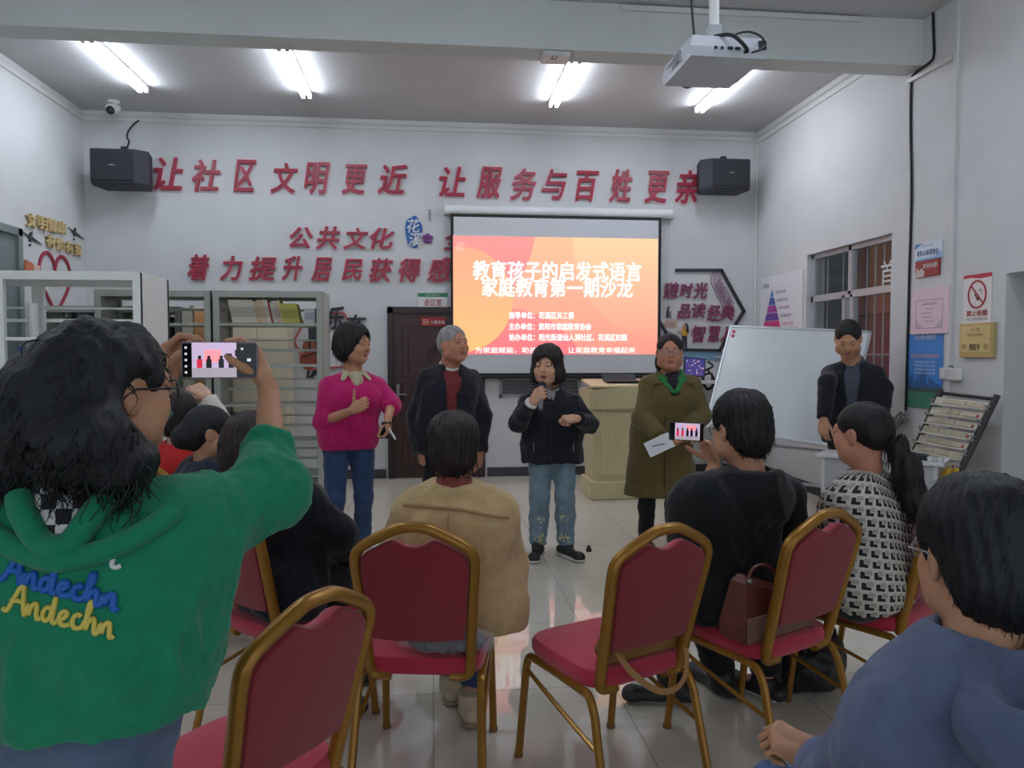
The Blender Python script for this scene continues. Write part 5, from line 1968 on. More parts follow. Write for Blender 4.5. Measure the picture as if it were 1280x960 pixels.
o = thing('red_box', 'flat red box on the upper shelf of the white bookcase', 'box', (wx1 - .60, 6.05, 1.60))
MB().box((-.14, 0, .001), (.14, .2, .07), 0, .004).build('box_lid', mat('box red', (170, 50, 56), .5), o)
MB().box((-.135, .005, .0), (.135, .195, .03)).build('box_base', M_PAGE, o)
o = thing('blue_bottle', 'teal plastic bottle with blue cap on the white bookcase', 'bottle', (wx1 - .88 - .0, 5.86, 1.19))
rings = [[(r_ * math.cos(a), r_ * math.sin(a), z) for a in np.linspace(0, 6.2832, 16, endpoint=False)] for r_, z in ((.05, .001), (.055, .02), (.055, .22), (.02, .27), (.02, .29))]
MB().loops(rings).build('bottle_body', mat('teal plastic', (56, 120, 124), .35), o, smooth=True)
MB().tube([(0, 0, .285), (0, 0, .335)], .03, 14).build('cap', mat('cap blue', (36, 100, 160), .4), o, smooth=True)
for i, (dx, cc, nm) in enumerate(((-.72, (150, 152, 150), 'grey'), (-.45, (96, 100, 98), 'dark grey'), (-.22, (178, 180, 176), 'pale grey'))):
    o = thing('carton', '%s carton standing on the white bookcase below the cups' % nm, 'carton', (wx1 + dx, 6.0, 1.19))
    MB().box((-.10, 0, .001), (.10, .22, .22 + .03 * i), 0, .004).build('carton_body', mat('carton %d' % cc[0], cc, .6), o)
    MB().box((-.06, -.003, .08), (.06, .001, .16)).build('carton_label', mat('carton label', (200, 200, 196), .6), o)

# ------------------------------------------------------------------ banquet chairs
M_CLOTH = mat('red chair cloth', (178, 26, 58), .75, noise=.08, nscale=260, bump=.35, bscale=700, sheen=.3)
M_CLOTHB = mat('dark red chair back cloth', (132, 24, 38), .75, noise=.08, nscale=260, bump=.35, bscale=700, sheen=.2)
M_GOLDF = mat('gold painted tube', (150, 106, 36), .3, .45, noise=.05, nscale=40)


def make_chair(label):
    t = thing('banquet_chair', label, 'chair', (0, 0, 0), 0, 'red banquet chairs')

    def tilt(x, z, dy=0.0):
        return V(x, -.175 - (z - .42) * .26 + dy, .42 + (z - .42) * 1.04)
    half = [(-.10, .405), (-.150, .405), (-.168, .42), (-.172, .50), (-.184, .68), (-.193, .775), (-.192, .825), (-.165, .855), (-.065, .905), (-.035, .914), (0, .915)]
    out = half + [(-x, z) for x, z in half[-2::-1]]
    b = MB().tube(chaikin([tilt(x, z) for x, z in out], 2), .0178, 10, sx=1.15, ref=EY)
    b.build('back_frame', M_GOLDF, t, smooth=True)
    ph = [(-.150, .53), (-.158, .56), (-.170, .70), (-.177, .79), (-.166, .825), (-.125, .848), (-.078, .872), (-.058, .872), (-.03, .857), (0, .851)]
    pad = ph + [(-x, z) for x, z in ph[-2::-1]]
    b = MB()
    c_ = np.array([0, .70])
    P = [np.array(p) for p in chaikin([np.array(p) for p in pad], 1, True)]
    rings = []
    for sc_, dy in ((.90, -.020), (.975, -.017), (1.0, -.008), (1.0, .012), (.96, .028), (.86, .036)):
        rings.append([tilt(*(c_ + (p - c_) * sc_), dy) for p in P])
    n0 = len(P)
    b.loops(rings)
    # cloth: dark back, brighter front
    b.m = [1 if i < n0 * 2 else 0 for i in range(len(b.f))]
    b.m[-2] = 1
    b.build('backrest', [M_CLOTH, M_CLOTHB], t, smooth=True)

    def se(w_, d_, y0_, z, n=36, e=5.0):
        r_ = []
        for i in range(n):
            a = 2 * math.pi * i / n
            ca, sa = math.cos(a), math.sin(a)
            r_.append((w_ * math.copysign(abs(ca) ** (2 / e), ca), y0_ + d_ * math.copysign(abs(sa) ** (2 / e), sa), z))
        return r_
    b = MB()
    b.loops([se(.19, .19, .02, .405), se(.205, .205, .02, .412), se(.212, .213, .02, .43), se(.212, .213, .02, .452), se(.203, .204, .02, .468), se(.17, .17, .02, .476), se(.08, .08, .02, .480)])
    b.build('seat', M_CLOTH, t, smooth=True)
    for sg in (-1, 1):
        p = [(sg * .212, .255, .0), (sg * .206, .212, .34), (sg * .205, .195, .395), (sg * .204, .16, .40), (sg * .202, -.13, .40), (sg * .204, -.175, .395), (sg * .207, -.205, .34), (sg * .218, -.29, 0)]
        pts = [np.array(q) for q in p]
        mid = chaikin(pts[1:-1], 2)
        o = MB().tube([pts[0]] + mid + [pts[-1]], .0145, 8).build('leg_frame', M_GOLDF, t, smooth=True)
        MB().tube([(sg * .206, .212, .345), (sg * .208, .0, .29), (sg * .211, -.235, .235)], .008, 6).build('brace', M_GOLDF, o, smooth=True)
        MB().tube([(sg * .212, .255, .0), (sg * .2118, .253, .018)], .0165, 8).build('foot_cap', mat('gold cap', (120, 84, 34), .5), o)
        MB().tube([(sg * .218, -.29, 0), (sg * .2175, -.287, .018)], .0165, 8).build('foot_cap', mat('gold cap', (120, 84, 34), .5), o)
    return t


first_chair = make_chair('x')
used = [False]


def chair(x, y, deg, label, keep_group=True):
    """deg: turn to the left of straight ahead"""
    o = first_chair if not used[0] else copy_tree(first_chair)
    used[0] = True
    o.location = (x, y, 0)
    o.rotation_euler = (0, 0, math.radians(deg))
    o['label'] = label
    return o


def behind(x, y, deg, d=.19):
    """chair origin from the foot of its backrest"""
    a = math.radians(deg)
    return x - math.sin(a) * d, y + math.cos(a) * d


C2 = behind(-.045, 2.45, -9)
C3 = behind(.685, 2.34, 24)
C4 = behind(1.305, 2.50, 26)
C5 = behind(1.925, 2.72, 34)
C0 = behind(-.69, 2.86, -42)
C1 = behind(-.345, 1.75, 54)
chair(*C2, -9, 'red and gold banquet chair in the middle under the beige jacket')
chair(*C3, 24, 'empty red banquet chair right of centre with a tan bag on its seat')
chair(*C4, 26, 'red banquet chair holding the brown leather bag under the black hoodie')
chair(*C5, 34, 'red banquet chair under the houndstooth jacket')
chair(*C0, -42, 'red banquet chair behind the green sweatshirt, under the person in dark navy jacket')
chair(*C1, 54, 'empty red banquet chair nearest the camera, left of centre')


# ------------------------------------------------------------------ bags and small things
def solid_thing(name, parts_):
    pass


def on_chair(C, deg, lx, ly, z):
    a = math.radians(deg)
    return V(C[0] + lx * math.cos(a) - ly * math.sin(a), C[1] + lx * math.sin(a) + ly * math.cos(a), z)


# brown leather bag on the right chair
p = on_chair(C4, 26, -.05, -.10, .478)
bag = thing('handbag', 'brown leather tote bag stuffed against the backrest on the seat', 'bag', p, math.radians(26))
M_LEATHER = mat('brown leather', (96, 52, 42), .4, noise=.2, nscale=14, bump=.3, bscale=60)
M_LEATHERD = mat('greyed brown leather', (110, 80, 66), .5, noise=.15, nscale=14, bump=.3, bscale=80)
b = MB()
b.loops([[(-.20, -.055, 0), (.17, -.055, 0), (.17, .055, 0), (-.20, .055, 0)], [(-.20, -.06, .05), (.17, -.06, .05), (.17, .06, .05), (-.20, .06, .05)], [(-.17, -.035, .20), (.17, -.03, .10), (.17, .03, .10), (-.17, .035, .20)], [(-.155, -.015, .225), (.16, -.01, .115), (.16, .01, .115), (-.155, .015, .225)]])
b.build('bag_body', M_LEATHER, bag)
MB().box((-.195, -.066, .0), (.165, -.056, .09), 0, .004).build('back_pocket', M_LEATHERD, bag)
MB().tube(chaikin([(-.16, -.03, .21), (-.13, -.03, .26), (-.04, -.03, .25), (.02, -.03, .17)], 2), .006, 6).build('handle', M_LEATHER, bag, smooth=True)
MB().tube([(-.165, -.04, .205), (-.155, -.04, .215)], .008, 8).build('ring', M_STEEL, bag)
# tan bag on the centre-right chair
p = on_chair(C3, 24, .03, -.13, .478)
bag = thing('handbag', 'flat tan bag with a hanging strap on the empty chair', 'bag', p, math.radians(24))
M_TAN = mat('tan leather', (136, 98, 44), .55, noise=.1, nscale=20)
b = MB()
b.loops([[(-.15, -.035, 0), (.14, -.035, 0), (.14, .03, 0), (-.15, .03, 0)], [(-.16, -.04, .03), (.15, -.04, .03), (.15, .035, .03), (-.16, .035, .03)], [(-.14, -.025, .085), (.145, -.025, .095), (.145, .02, .095), (-.14, .02, .085)]])
b.build('bag_body', M_TAN, bag)
MB().tube(chaikin([(-.145, -.035, .07), (-.13, -.11, -.0), (-.03, -.14, -.085), (.07, -.14, -.08), (.13, -.10, -.01), (.15, -.03, .07)], 2), .012, 6, sx=.25, ref=EY).build('strap', mat('tan strap', (164, 120, 72), .55), bag, smooth=True)
# clear plastic bag with grey cloth on the middle chair
p = on_chair(C2, -9, .07, -.125, .479)
bag = thing('plastic_bag', 'clear plastic bag holding a grey garment on the middle chair', 'bag', p, math.radians(-12))
v, F = solidify([(EL(V(0, .0, .03), (.115, .055, .03)), .02), (EL(V(-.07, .01, .035), (.05, .045, .03)), .02), (EL(V(.08, 0, .028), (.06, .05, .026)), .02), PLANE((0, 0, .002), -EZ)], .005, .02)
np_mesh('garment', [(wrinkle(v, F, .006, 50, 4), F, 0)], mat('grey knit', (70, 72, 80), .8), bag)
v, F = solidify([(EL(V(0, .0, .034), (.145, .07, .045)), .02), (EL(V(-.12, .01, .03), (.05, .05, .03)), .02), (EL(V(.12, 0, .03), (.06, .05, .03)), .02), PLANE((0, 0, .0005), -EZ)], .006, .02)
m = mat('clear plastic film', (220, 222, 226), .12)
m.node_tree.nodes['Principled BSDF'].inputs['Alpha'].default_value = .16
np_mesh('film', [(wrinkle(v, F, .007, 45, 8), F, 0)], m, bag)
# black bag on the floor
p = atz(1035, 880, 0)
bag = thing('handbag', 'black cloth bag on the floor under the right-hand chairs', 'bag', (p[0], p[1] + .15, 0), .4)
v, F = solidify([(EL(V(0, 0, .10), (.17, .11, .12)), .03), (EL(V(.06, 0, .16), (.10, .09, .09)), .03), PLANE((0, 0, .002), -EZ)], .008, .03)
np_mesh('bag_body', [(wrinkle(v, F, .012, 26, 5), F, 0)], mat('black nylon', (24, 25, 30), .5), bag)
MB().tube(chaikin([(-.10, -.05, .2), (-.06, -.07, .30), (.06, -.07, .30), (.10, -.05, .22)], 2), .008, 6).build('handle', M_BLACK, bag, smooth=True)
# small black cap on the floor
p = atz(736, 689, 0)
o = thing('floor_knob', 'tiny black cap lying on the floor beside the sneakers', 'cap', (p[0], p[1], 0))
MB().tube([(0, 0, 0), (0, 0, .02), (0, 0, .03)], [.022, .02, .012], 12).build('cap_body', M_BLACK, o, smooth=True)
MB().ball((0, 0, .035), .012, 6).build('button', M_BLACK, o, smooth='all')


# ------------------------------------------------------------------ clothes materials
def fabric(name, c, rough=.85, bump=.25, bs=500, noise=.08, ns=30):
    return mat(name, c, rough, noise=noise, nscale=ns, bump=bump, bscale=bs, sheen=.15, spec=.25)


M_SK1 = mat('skin warm', (204, 156, 128), .5, noise=.05, nscale=40, spec=.35)
M_SK2 = mat('skin tan', (188, 138, 108), .5, noise=.05, nscale=40, spec=.35)
M_SK3 = mat('skin light', (212, 168, 144), .5, noise=.05, nscale=40, spec=.35)
M_SK4 = mat('skin ruddy', (190, 132, 106), .5, noise=.06, nscale=40, spec=.35)
M_HBLACK = hair_mat('black hair', (24, 22, 24))
M_HDARK = hair_mat('dark brown hair', (42, 32, 32))
M_HGREY = hair_mat('grey hair', (150, 148, 146))
M_HBLUE = hair_mat('blue-black hair', (22, 24, 28))
M_JEAN = fabric('blue jeans', (48, 68, 104), ns=14, noise=.22)
M_JEANL = fabric('light blue jeans', (114, 136, 150), ns=14, noise=.18)
M_JEANG = fabric('grey blue jeans', (84, 100, 126), ns=14, noise=.18)
M_NAVY = fabric('navy cloth', (28, 29, 42))
M_NAVY2 = fabric('dark navy cloth', (16, 18, 28))
M_BLACKC = fabric('black cloth', (22, 24, 28))
M_BLACKT = fabric('black trousers', (24, 24, 28))
M_WHITEC = fabric('white cloth', (214, 210, 202))
M_SHOEB = mat('black shoe', (32, 33, 36), .5)
M_SHOEW = mat('white shoe', (206, 204, 188), .5)
M_SOLE = mat('white sole', (196, 194, 190), .5)

BOB = [((0, -.016, .036), (.088, .108, .096)), ((.045, -.01, -.03), (.058, .08, .085)), ((-.045, -.01, -.03), (.058, .08, .085)), ((0, -.06, -.03), (.085, .07, .095))]
SHORT = [((0, -.016, .036), (.084, .104, .092)), ((0, -.05, -.01), (.078, .066, .075))]


def neck_ring(k, R, r, z=.0, fw=0.0, tilt=0.0):
    n = unit(EZ + k['f'] * tilt)
    return TORUS(k['N'] + EZ * z + k['f'] * fw, n, R, r)


def sleeve_cut(k, sd, f):
    return k['el' + sd] + (k['wr' + sd] - k['el' + sd]) * f


# ================================================================== the five people standing at the front
# --- woman with the microphone
k = standing(.862, 5.29, (-.10, -1), 1.55, 1.06)
k['hd'] = at(684, 458, 5.22)
k['N'] = at(688, 489, 5.27)
k['hf'] = unit(V(-.42, -.9, -.03))
k['elR'], k['wrR'] = at(647, 529, 5.20), at(665, 503, 5.01)
k['elL'], k['wrL'] = at(737, 531, 5.20), at(722, 523, 5.04)
k['toeR'], k['toeL'] = unit(V(-.32, -.95, 0)), unit(V(.42, -.9, 0))
hR = dict(d=V(.62, -.25, .62), n=V(.35, .85, -.1), curl=(.72, .78, .8, .8), thumb=(.35, .5, .5), s=1.02)
hL = dict(d=V(-.85, -.35, .0), n=V(-.1, .5, -.8), curl=(.62, .7, .75, .8), thumb=(.3, .5, .5), s=1.0)
make_person('woman in navy jacket and pale jeans speaking into a microphone', k, M_SK1, 'people standing at the front', dict(R=hR, L=hL), hs=1.13, face=dict(open_mouth=.006, fat=.004), lip=(150, 84, 80))
trousers(k, M_JEANL, .016, .95, .010, wr=.006, thin=1.0)
J = torso(k, .030) + arm(k, 'R', .022, .93, wt=.022) + arm(k, 'L', .022, .96, wt=.022)
J += [(RC(k['P'] - k['r'] * .10 - EZ * .14, k['P'] + k['r'] * .10 - EZ * .14, .125), .08), (RC(k['P'] - k['r'] * .095, k['P'] + k['r'] * .095, .125), .06), (neck_ring(k, .062, .016, -.035, .0, .25), .02)]
J += [PLANE(at(690, 577, 5.3) * V(0, 0, 1), -EZ), (BX(k['C'] + k['f'] * .16 + EZ * .16, V(.035, .08, .09), np.stack([k['r'], k['f'], EZ], 1)), .02, '-')]
o = garment(k, 'jacket', J, fabric('padded navy jacket', (28, 28, 38), .8), .009, .03, .007, 20, 4)
b = MB()
p = k['C'] + k['f'] * .135 - k['base']
b.tube([p + EZ * z - EZ * .0 for z in np.linspace(.05, -.36, 8)], .0035, 5)
b.build('zip', M_BLACK, o)
b = MB()
for sg in (-1, 1):
    q = k['P'] + k['f'] * .138 + k['r'] * sg * .14 + EZ * .0 - k['base']
    b.tube([q, q - EZ * .07], .004, 5)
b.build('pocket_zip', M_STEEL, o)
garment(k, 'scarf', [(neck_ring(k, .052, .018, -.005, .012, .3), .02), (EL(k['N'] + k['f'] * .065 - EZ * .05, (.035, .03, .06)), .03), (neck_ring(k, .056, .014, .018, .012, .3), .02)], mat('grey patterned scarf', (150, 146, 146), .8, noise=.5, nscale=120), .005, .02, .004, 60, 2)
garment(k, 'cuff', [RC(sleeve_cut(k, 'R', .86), sleeve_cut(k, 'R', 1.0), .046, .044, cap=3)], M_WHITEC, .005, .01, .002, 60, 2)
hair(k, M_HDARK, BOB + [((0, -.01, .06), (.094, .105, .085)), ((.075, -.01, -.05), (.035, .055, .05)), ((-.075, -.01, -.05), (.035, .055, .05))], 3, .005, .005, 260, .07, .0026, .004, 1.0, .9, face=(.060, .085, .106), facec=(-.012, .096, -.040))
eyes(k)
for sd in 'RL':
    shoe(k, sd, M_SHOEB, M_SOLE, L=.25)
b = MB()
rg = random.Random(5)
for sd in 'RL':
    for (t_, rr, cnt) in ((.38, .03, 9), (.80, .042, 26)):
        c_ = k['kn' + sd] + (k['an' + sd] - k['kn' + sd]) * t_ + k['f'] * (.078 if t_ < .5 else .066) - k['base'] + k['r'] * (.014 if sd == 'L' else -.014)
        for i in range(cnt):
            a, q = rg.uniform(0, 6.28), rr * math.sqrt(rg.random())
            b.ball(c_ + k['r'] * q * math.cos(a) + EZ * q * math.sin(a) - k['f'] * (q * q * 9), -.0 + .0055, 4)
b.build('sequins', mat('gold sequins', (226, 214, 150), .3, .3), k['root'])
t_ax = unit(np.cross(unit(hR['d']), unit(hR['n'] - unit(hR['d']) * (hR['n'] @ unit(hR['d'])))))
gp = k['wrR'] + unit(hR['d']) * .078 + unit(hR['n'] - unit(hR['d']) * (hR['n'] @ unit(hR['d']))) * .030
mouth = k['hd'] + k['M'] @ (V(0, .105, -.075) * 1.13)
ax_ = unit(mouth - gp)
mc = thing('microphone', 'grey and blue handheld microphone held to the speaking mouth', 'microphone', gp)
MB().tube([-ax_ * .13, -ax_ * .10, ax_ * .055], [.014, .0165, .019], 14).build('handle', mat('mic grey', (120, 124, 134), .35, .5), mc, smooth=True)
MB().tube([ax_ * .052, ax_ * .064], [.024, .024], 16).build('blue_ring', mat('mic blue', (40, 110, 190), .4), mc, smooth=True)
MB().tube([ax_ * .064, ax_ * .075, ax_ * .10, ax_ * .115], [.022, .027, .026, .014], 16).build('grille', mat('mic grille', (46, 48, 54), .5, .5, bump=.6, bscale=700), mc, smooth=True)

# --- woman in the magenta jumper
k = standing(-.585, 5.30, (.30, -.95), 1.66, 1.06)
k['hd'] = at(443, 431, 5.27)
k['N'] = at(442, 467, 5.31)
k['nr'] = .054
k['hf'] = unit(V(.86, -.5, -.04))
k['elR'], k['wrR'] = at(404, 527, 5.22), at(440, 513, 5.03)
k['elL'], k['wrL'] = at(489, 506, 5.28), at(485, 522, 5.10)
hR = dict(d=V(.75, -.15, .45), n=V(.1, .95, -.1), curl=(.72, .78, .82, .85), thumb=(.9, -.2, .05), s=1.02)
hL = dict(d=V(.05, -.25, -.95), n=V(-.85, .2, -.1), curl=(.4, .5, .55, .6), thumb=(.4, .5, .4), s=1.0)
make_person('woman in magenta jumper and blue jeans smiling to the right', k, M_SK2, 'people standing at the front', dict(R=hR, L=hL), hs=1.13, face=dict(smile=1.0, fat=.004), lip=(160, 88, 84))
trousers(k, M_JEAN, .010, .98, .002, wr=.006, thin=.98)
J = torso(k, .024, .062) + arm(k, 'R', .022, .30, wt=.020) + arm(k, 'L', .022, .35, wt=.020)
J += [(RC(k['P'] - k['r'] * .08 - EZ * .05, k['P'] + k['r'] * .08 - EZ * .05, .112), .06), PLANE(at(450, 560, 5.3) * V(0, 0, 1), -EZ)]
J += [(RC(k['N'] + EZ * .06 + k['f'] * .02, k['N'] - EZ * .01 + k['f'] * .055, .058, .05), .01, '-'), (RC(k['N'] + k['f'] * .12 + EZ * .01, k['C'] + k['f'] * .17 + EZ * .02, .066, .010), .012, '-')]
M_MAG = fabric('magenta knit', (184, 26, 100), .9, .4, 260)
garment(k, 'jumper', J, M_MAG, .009, .03, .006, 18, 6)
M_SHIRT = fabric('beige shirt', (186, 176, 146))
CR = [(neck_ring(k, .066, .015, .012, .004, .35), .02), (EL(k['N'] + k['f'] * .085 - EZ * .065, (.05, .03, .085)), .03), (RC(k['N'] + EZ * .03 + k['f'] * .105, k['N'] - EZ * .05 + k['f'] * .115, .022, .006), .01, '-')]
garment(k, 'shirt_front', CR, M_SHIRT, .005, .02, .003, 40, 2)
for sg in (-1, 1):
    garment(k, 'collar_flap', [(RC(k['N'] + k['r'] * sg * .062 + k['f'] * .045 + EZ * .008, k['N'] + k['r'] * sg * .088 + k['f'] * .085 - EZ * .030, .030, .022, flat=(unit(k['r'] * sg * .5 + k['f'] * .6 + EZ * .7), .30)), .01)], M_SHIRT, .005, .01, .001)
hair(k, M_HBLACK, [((0, -.02, .045), (.098, .118, .100)), ((0, -.055, -.02), (.098, .085, .095)), ((.05, -.02, -.02), (.055, .07, .075)), ((-.05, -.02, -.02), (.055, .07, .075))], 5, .005, .006, 320, .05, .0024, .004, 1.0, .7, face=(.064, .088, .122), facec=(0, .106, -.046))
eyes(k)
for sd in 'RL':
    shoe(k, sd, M_SHOEW, M_SOLE, L=.24)
q = k['wrL'] + unit(hL['d']) * .085 + V(-.02, -.01, 0)
o = thing('phone', 'black phone held low in the left hand of the magenta jumper', 'phone', q)
Rp = head_frame(V(.4, -.8, -.3))
MB().obox((0, 0, 0), Rp, (.036, .005, .062), 0, .004).build('case', M_BLACK, o)
MB().obox(Rp @ V(0, .0055, 0), Rp, (.032, .0006, .056)).build('screen', mat('dark glass', (20, 22, 28), .1), o)
q = k['wrL'] + unit(hL['d']) * .10 + V(.02, -.025, 0)
o = thing('pointer', 'white slide pointer stick held low by the magenta jumper', 'pointer', q)
d_ = unit(V(.5, -.3, -.8))
MB().tube([-d_ * .05, d_ * .055], .007, 10).build('stick', M_PLASTIC, o, smooth=True)
MB().tube([-d_ * .065, -d_ * .05], .008, 10).build('tip', mat('silver', (170, 172, 176), .3, .7), o, smooth=True)

# --- old man
k = standing(.105, 5.78, (.28, -.96), 1.71, 1.10)
k['hd'] = at(567, 431, 5.74)
k['N'] = at(562, 459, 5.80)
k['nr'] = .060
k['hf'] = unit(V(.62, -.78, .08))
k['elR'], k['wrR'] = at(519, 520, 5.80), at(526, 563, 5.72)
k['elL'], k['wrL'] = at(603, 520, 5.82), at(600, 566, 5.74)
hR = dict(d=V(.15, -.1, -.95), n=V(.8, .5, 0), curl=(.3, .35, .4, .45), thumb=(.3, .3, .3), s=1.08)
hL = dict(d=V(-.1, -.1, -.95), n=V(-.8, .5, 0), curl=(.3, .35, .4, .45), thumb=(.3, .3, .3), s=1.08)
make_person('grey-haired man in open navy jacket over a maroon jumper', k, M_SK4, 'people standing at the front', dict(R=hR, L=hL), hs=1.19, face=dict(smile=.8, fat=.008), lip=(150, 90, 80))
trousers(k, M_BLACKT, .018, .97, .012, wr=.006)
garment(k, 'jumper', torso(k, .018, 0, .04) + [PLANE(k['N'] + EZ * .005, EZ + k['f'] * .30), PLANE(k['P'] - EZ * .08, -EZ)], fabric('maroon knit', (122, 48, 48), .9, .4, 260), .009, .03, .004, 22, 2)
garment(k, 'shirt_collar', [(neck_ring(k, .066, .014, .022, .008, .42), .02), (neck_ring(k, .068, .014, .006, .012, .42), .02), (RC(k['N'] + EZ * .05 + k['f'] * .09, k['N'] - EZ * .04 + k['f'] * .10, .016, .004), .008, '-')], M_WHITEC, .005, .02, .001)
J = torso(k, .034, 0, .04) + arm(k, 'R', .028, .97, wt=.026) + arm(k, 'L', .028, .97, wt=.026)
J += [(RC(k['P'] - k['r'] * .095 - EZ * .06, k['P'] + k['r'] * .095 - EZ * .06, .128), .08), (RC(k['P'] - k['r'] * .095 - EZ * .16, k['P'] + k['r'] * .095 - EZ * .16, .132), .08), (neck_ring(k, .074, .016, -.012, .0, .35), .02), PLANE(at(560, 582, 5.78) * V(0, 0, 1), -EZ)]
fr_ = np.stack([k['r'], k['f'], EZ], 1)
J += [(BX(k['W'] + k['f'] * .20 + k['r'] * .0, V(.042, .14, .48), fr_), .015, '-'), (RC(k['N'] + k['f'] * .11 + EZ * .05, k['N'] + k['f'] * .14 - EZ * .16, .080, .045), .015, '-')]
o = garment(k, 'jacket', J, fabric('navy jacket', (30, 30, 42), .8), .009, .03, .007, 18, 7)
b = MB()
for z in (-.05, -.22):
    b.ball(k['C'] + k['f'] * .145 - k['r'] * .055 + EZ * z - k['base'], .007, 6)
b.build('button', M_STEEL, o)
hair(k, M_HGREY, [((0, -.018, .042), (.081, .101, .088)), ((0, -.055, .005), (.078, .060, .070))], 7, .005, .004, 160, .022, .002, .001, .5, .3, face=(.066, .085, .134), facec=(0, .102, -.046), ears=True)
eyes(k, (90, 84, 80))
for sd in 'RL':
    shoe(k, sd, M_SHOEB, L=.27)

# --- woman in the olive coat
k = standing(1.735, 5.50, (-.12, -1), 1.63, 1.08)
k['hd'] = at(837, 441, 5.44)
k['N'] = at(838, 468, 5.50)
k['nr'] = .056
k['hf'] = unit(V(-.22, -.97, .02))
k['elR'], k['wrR'] = at(802, 522, 5.42), at(827, 547, 5.20)
k['elL'], k['wrL'] = at(876, 520, 5.42), at(853, 546, 5.20)
hR = dict(d=V(.85, -.35, -.15), n=V(-.1, .8, -.45), curl=(.5, .55, .6, .6), thumb=(.3, .4, .4), s=1.0)
hL = dict(d=V(-.85, -.40, -.1), n=V(-.1, .8, -.45), curl=(.5, .55, .6, .6), thumb=(.3, .4, .4), s=1.0)
make_person('woman in long olive coat with green hood collar and glasses', k, M_SK4, 'people standing at the front', dict(R=hR, L=hL), hs=1.16, face=dict(smile=.6, fat=.007), lip=(160, 84, 80))
trousers(k, M_BLACKT, .012, .98, .006, wr=.005)
J = torso(k, .034, .045) + arm(k, 'R', .030, .95, wt=.026) + arm(k, 'L', .030, .95, wt=.026)
J += [(RC(k['P'] - k['r'] * .10 - EZ * .10, k['P'] + k['r'] * .10 - EZ * .10, .135), .08), (RC(k['P'] - k['r'] * .115 - EZ * .30, k['P'] + k['r'] * .115 - EZ * .30, .145), .10), (RC(k['P'] - k['r'] * .125 - EZ * .50, k['P'] + k['r'] * .125 - EZ * .50, .15), .10), PLANE(at(838, 618, 5.5) * V(0, 0, 1), -EZ)]
J += [(RC(k['N'] + EZ * .06 + k['f'] * .02, k['N'] - EZ * .03 + k['f'] * .10, .085, .065), .012, '-'), (BX(k['C'] + k['f'] * .17 + EZ * .10, V(.028, .06, .10), np.stack([k['r'], k['f'], EZ], 1)), .02, '-')]
M_OLIVE = fabric('olive coat', (98, 84, 48), .85)
o = garment(k, 'coat', J, M_OLIVE, .009, .03, .006, 15, 9)
MB().tube([k['W'] + k['f'] * .148 + EZ * z - k['base'] for z in np.linspace(.1, .03, 5)] + [k['P'] + k['f'] * (.155) + EZ * z - k['base'] for z in np.linspace(0, -.42, 5)], .004, 5).build('front_seam', mat('olive seam', (54, 46, 28), .9), o)
for sg in (-1, 1):
    Rf = np.stack([unit(k['r'] * sg + k['f'] * .45), unit(k['f'] - k['r'] * sg * .45), EZ], 1) @ np.array(Matrix.Rotation(-.6, 3, 'X'))
    garment(k, 'coat_lapel', [(BX(k['N'] + k['f'] * .115 + k['r'] * sg * .105 - EZ * .085, V(.055, .008, .035), Rf, .006), .01)], M_OLIVE, .006, .01, .001)
GH = [(TORUS(k['N'] + EZ * .002, unit(EZ + k['f'] * .45), .088, .022), .02)]
for sg in (-1, 1):
    GH.append((RC(k['N'] + k['r'] * sg * .085 + k['f'] * .07 - EZ * .03, k['C'] + k['f'] * .155 + k['r'] * sg * .012 + EZ * .03, .026, .013), .02))
garment(k, 'green_hood', GH + [(EL(k['N'] - k['f'] * .07 - EZ * .02, (.10, .05, .06), np.stack([k['r'], k['f'], EZ], 1)), .03)], fabric('green hood', (44, 122, 66)), .006, .02, .003, 40, 1)
garment(k, 'turtleneck', [(RC(k['N'] - EZ * .10 + k['f'] * .05, k['N'] + EZ * .045 + k['f'] * .015, .066, .060), .02), (RC(k['N'] - EZ * .03 + k['f'] * .06, k['C'] + k['f'] * .09, .05, .03), .03)], fabric('plum turtleneck', (50, 40, 50), .9, .4, 260), .006, .02, .003, 60, 2)
hair(k, M_HDARK, [((0, -.016, .038), (.081, .101, .090)), ((0, -.10, -.02), (.05, .045, .05)), ((.06, -.05, -.06), (.03, .03, .06))], 9, .005, .003, 200, .04, .0018, .004, 1.0, .3, face=(.064, .085, .132), facec=(.008, .106, -.042), ears=True)
eyes(k)
glasses(k, (90, 84, 80))
for sd in 'RL':
    shoe(k, sd, M_SHOEB, L=.25, boot=.1)
q = at(824, 556, 5.09)
o = thing('paper_sheet', 'white folded paper held in the clasped hands of the olive coat', 'paper', q)
Rp = head_frame(V(-.2, -.95, .25), .45)
MB().obox((0, 0, 0), Rp, (.095, .0015, .055)).build('sheet', mat('paper white', (214, 218, 220), .7), o)
MB().tube([Rp @ V(-.04, .003, -.01), Rp @ V(.05, .003, .012)], .003, 6).build('pen', M_BLACK, o)

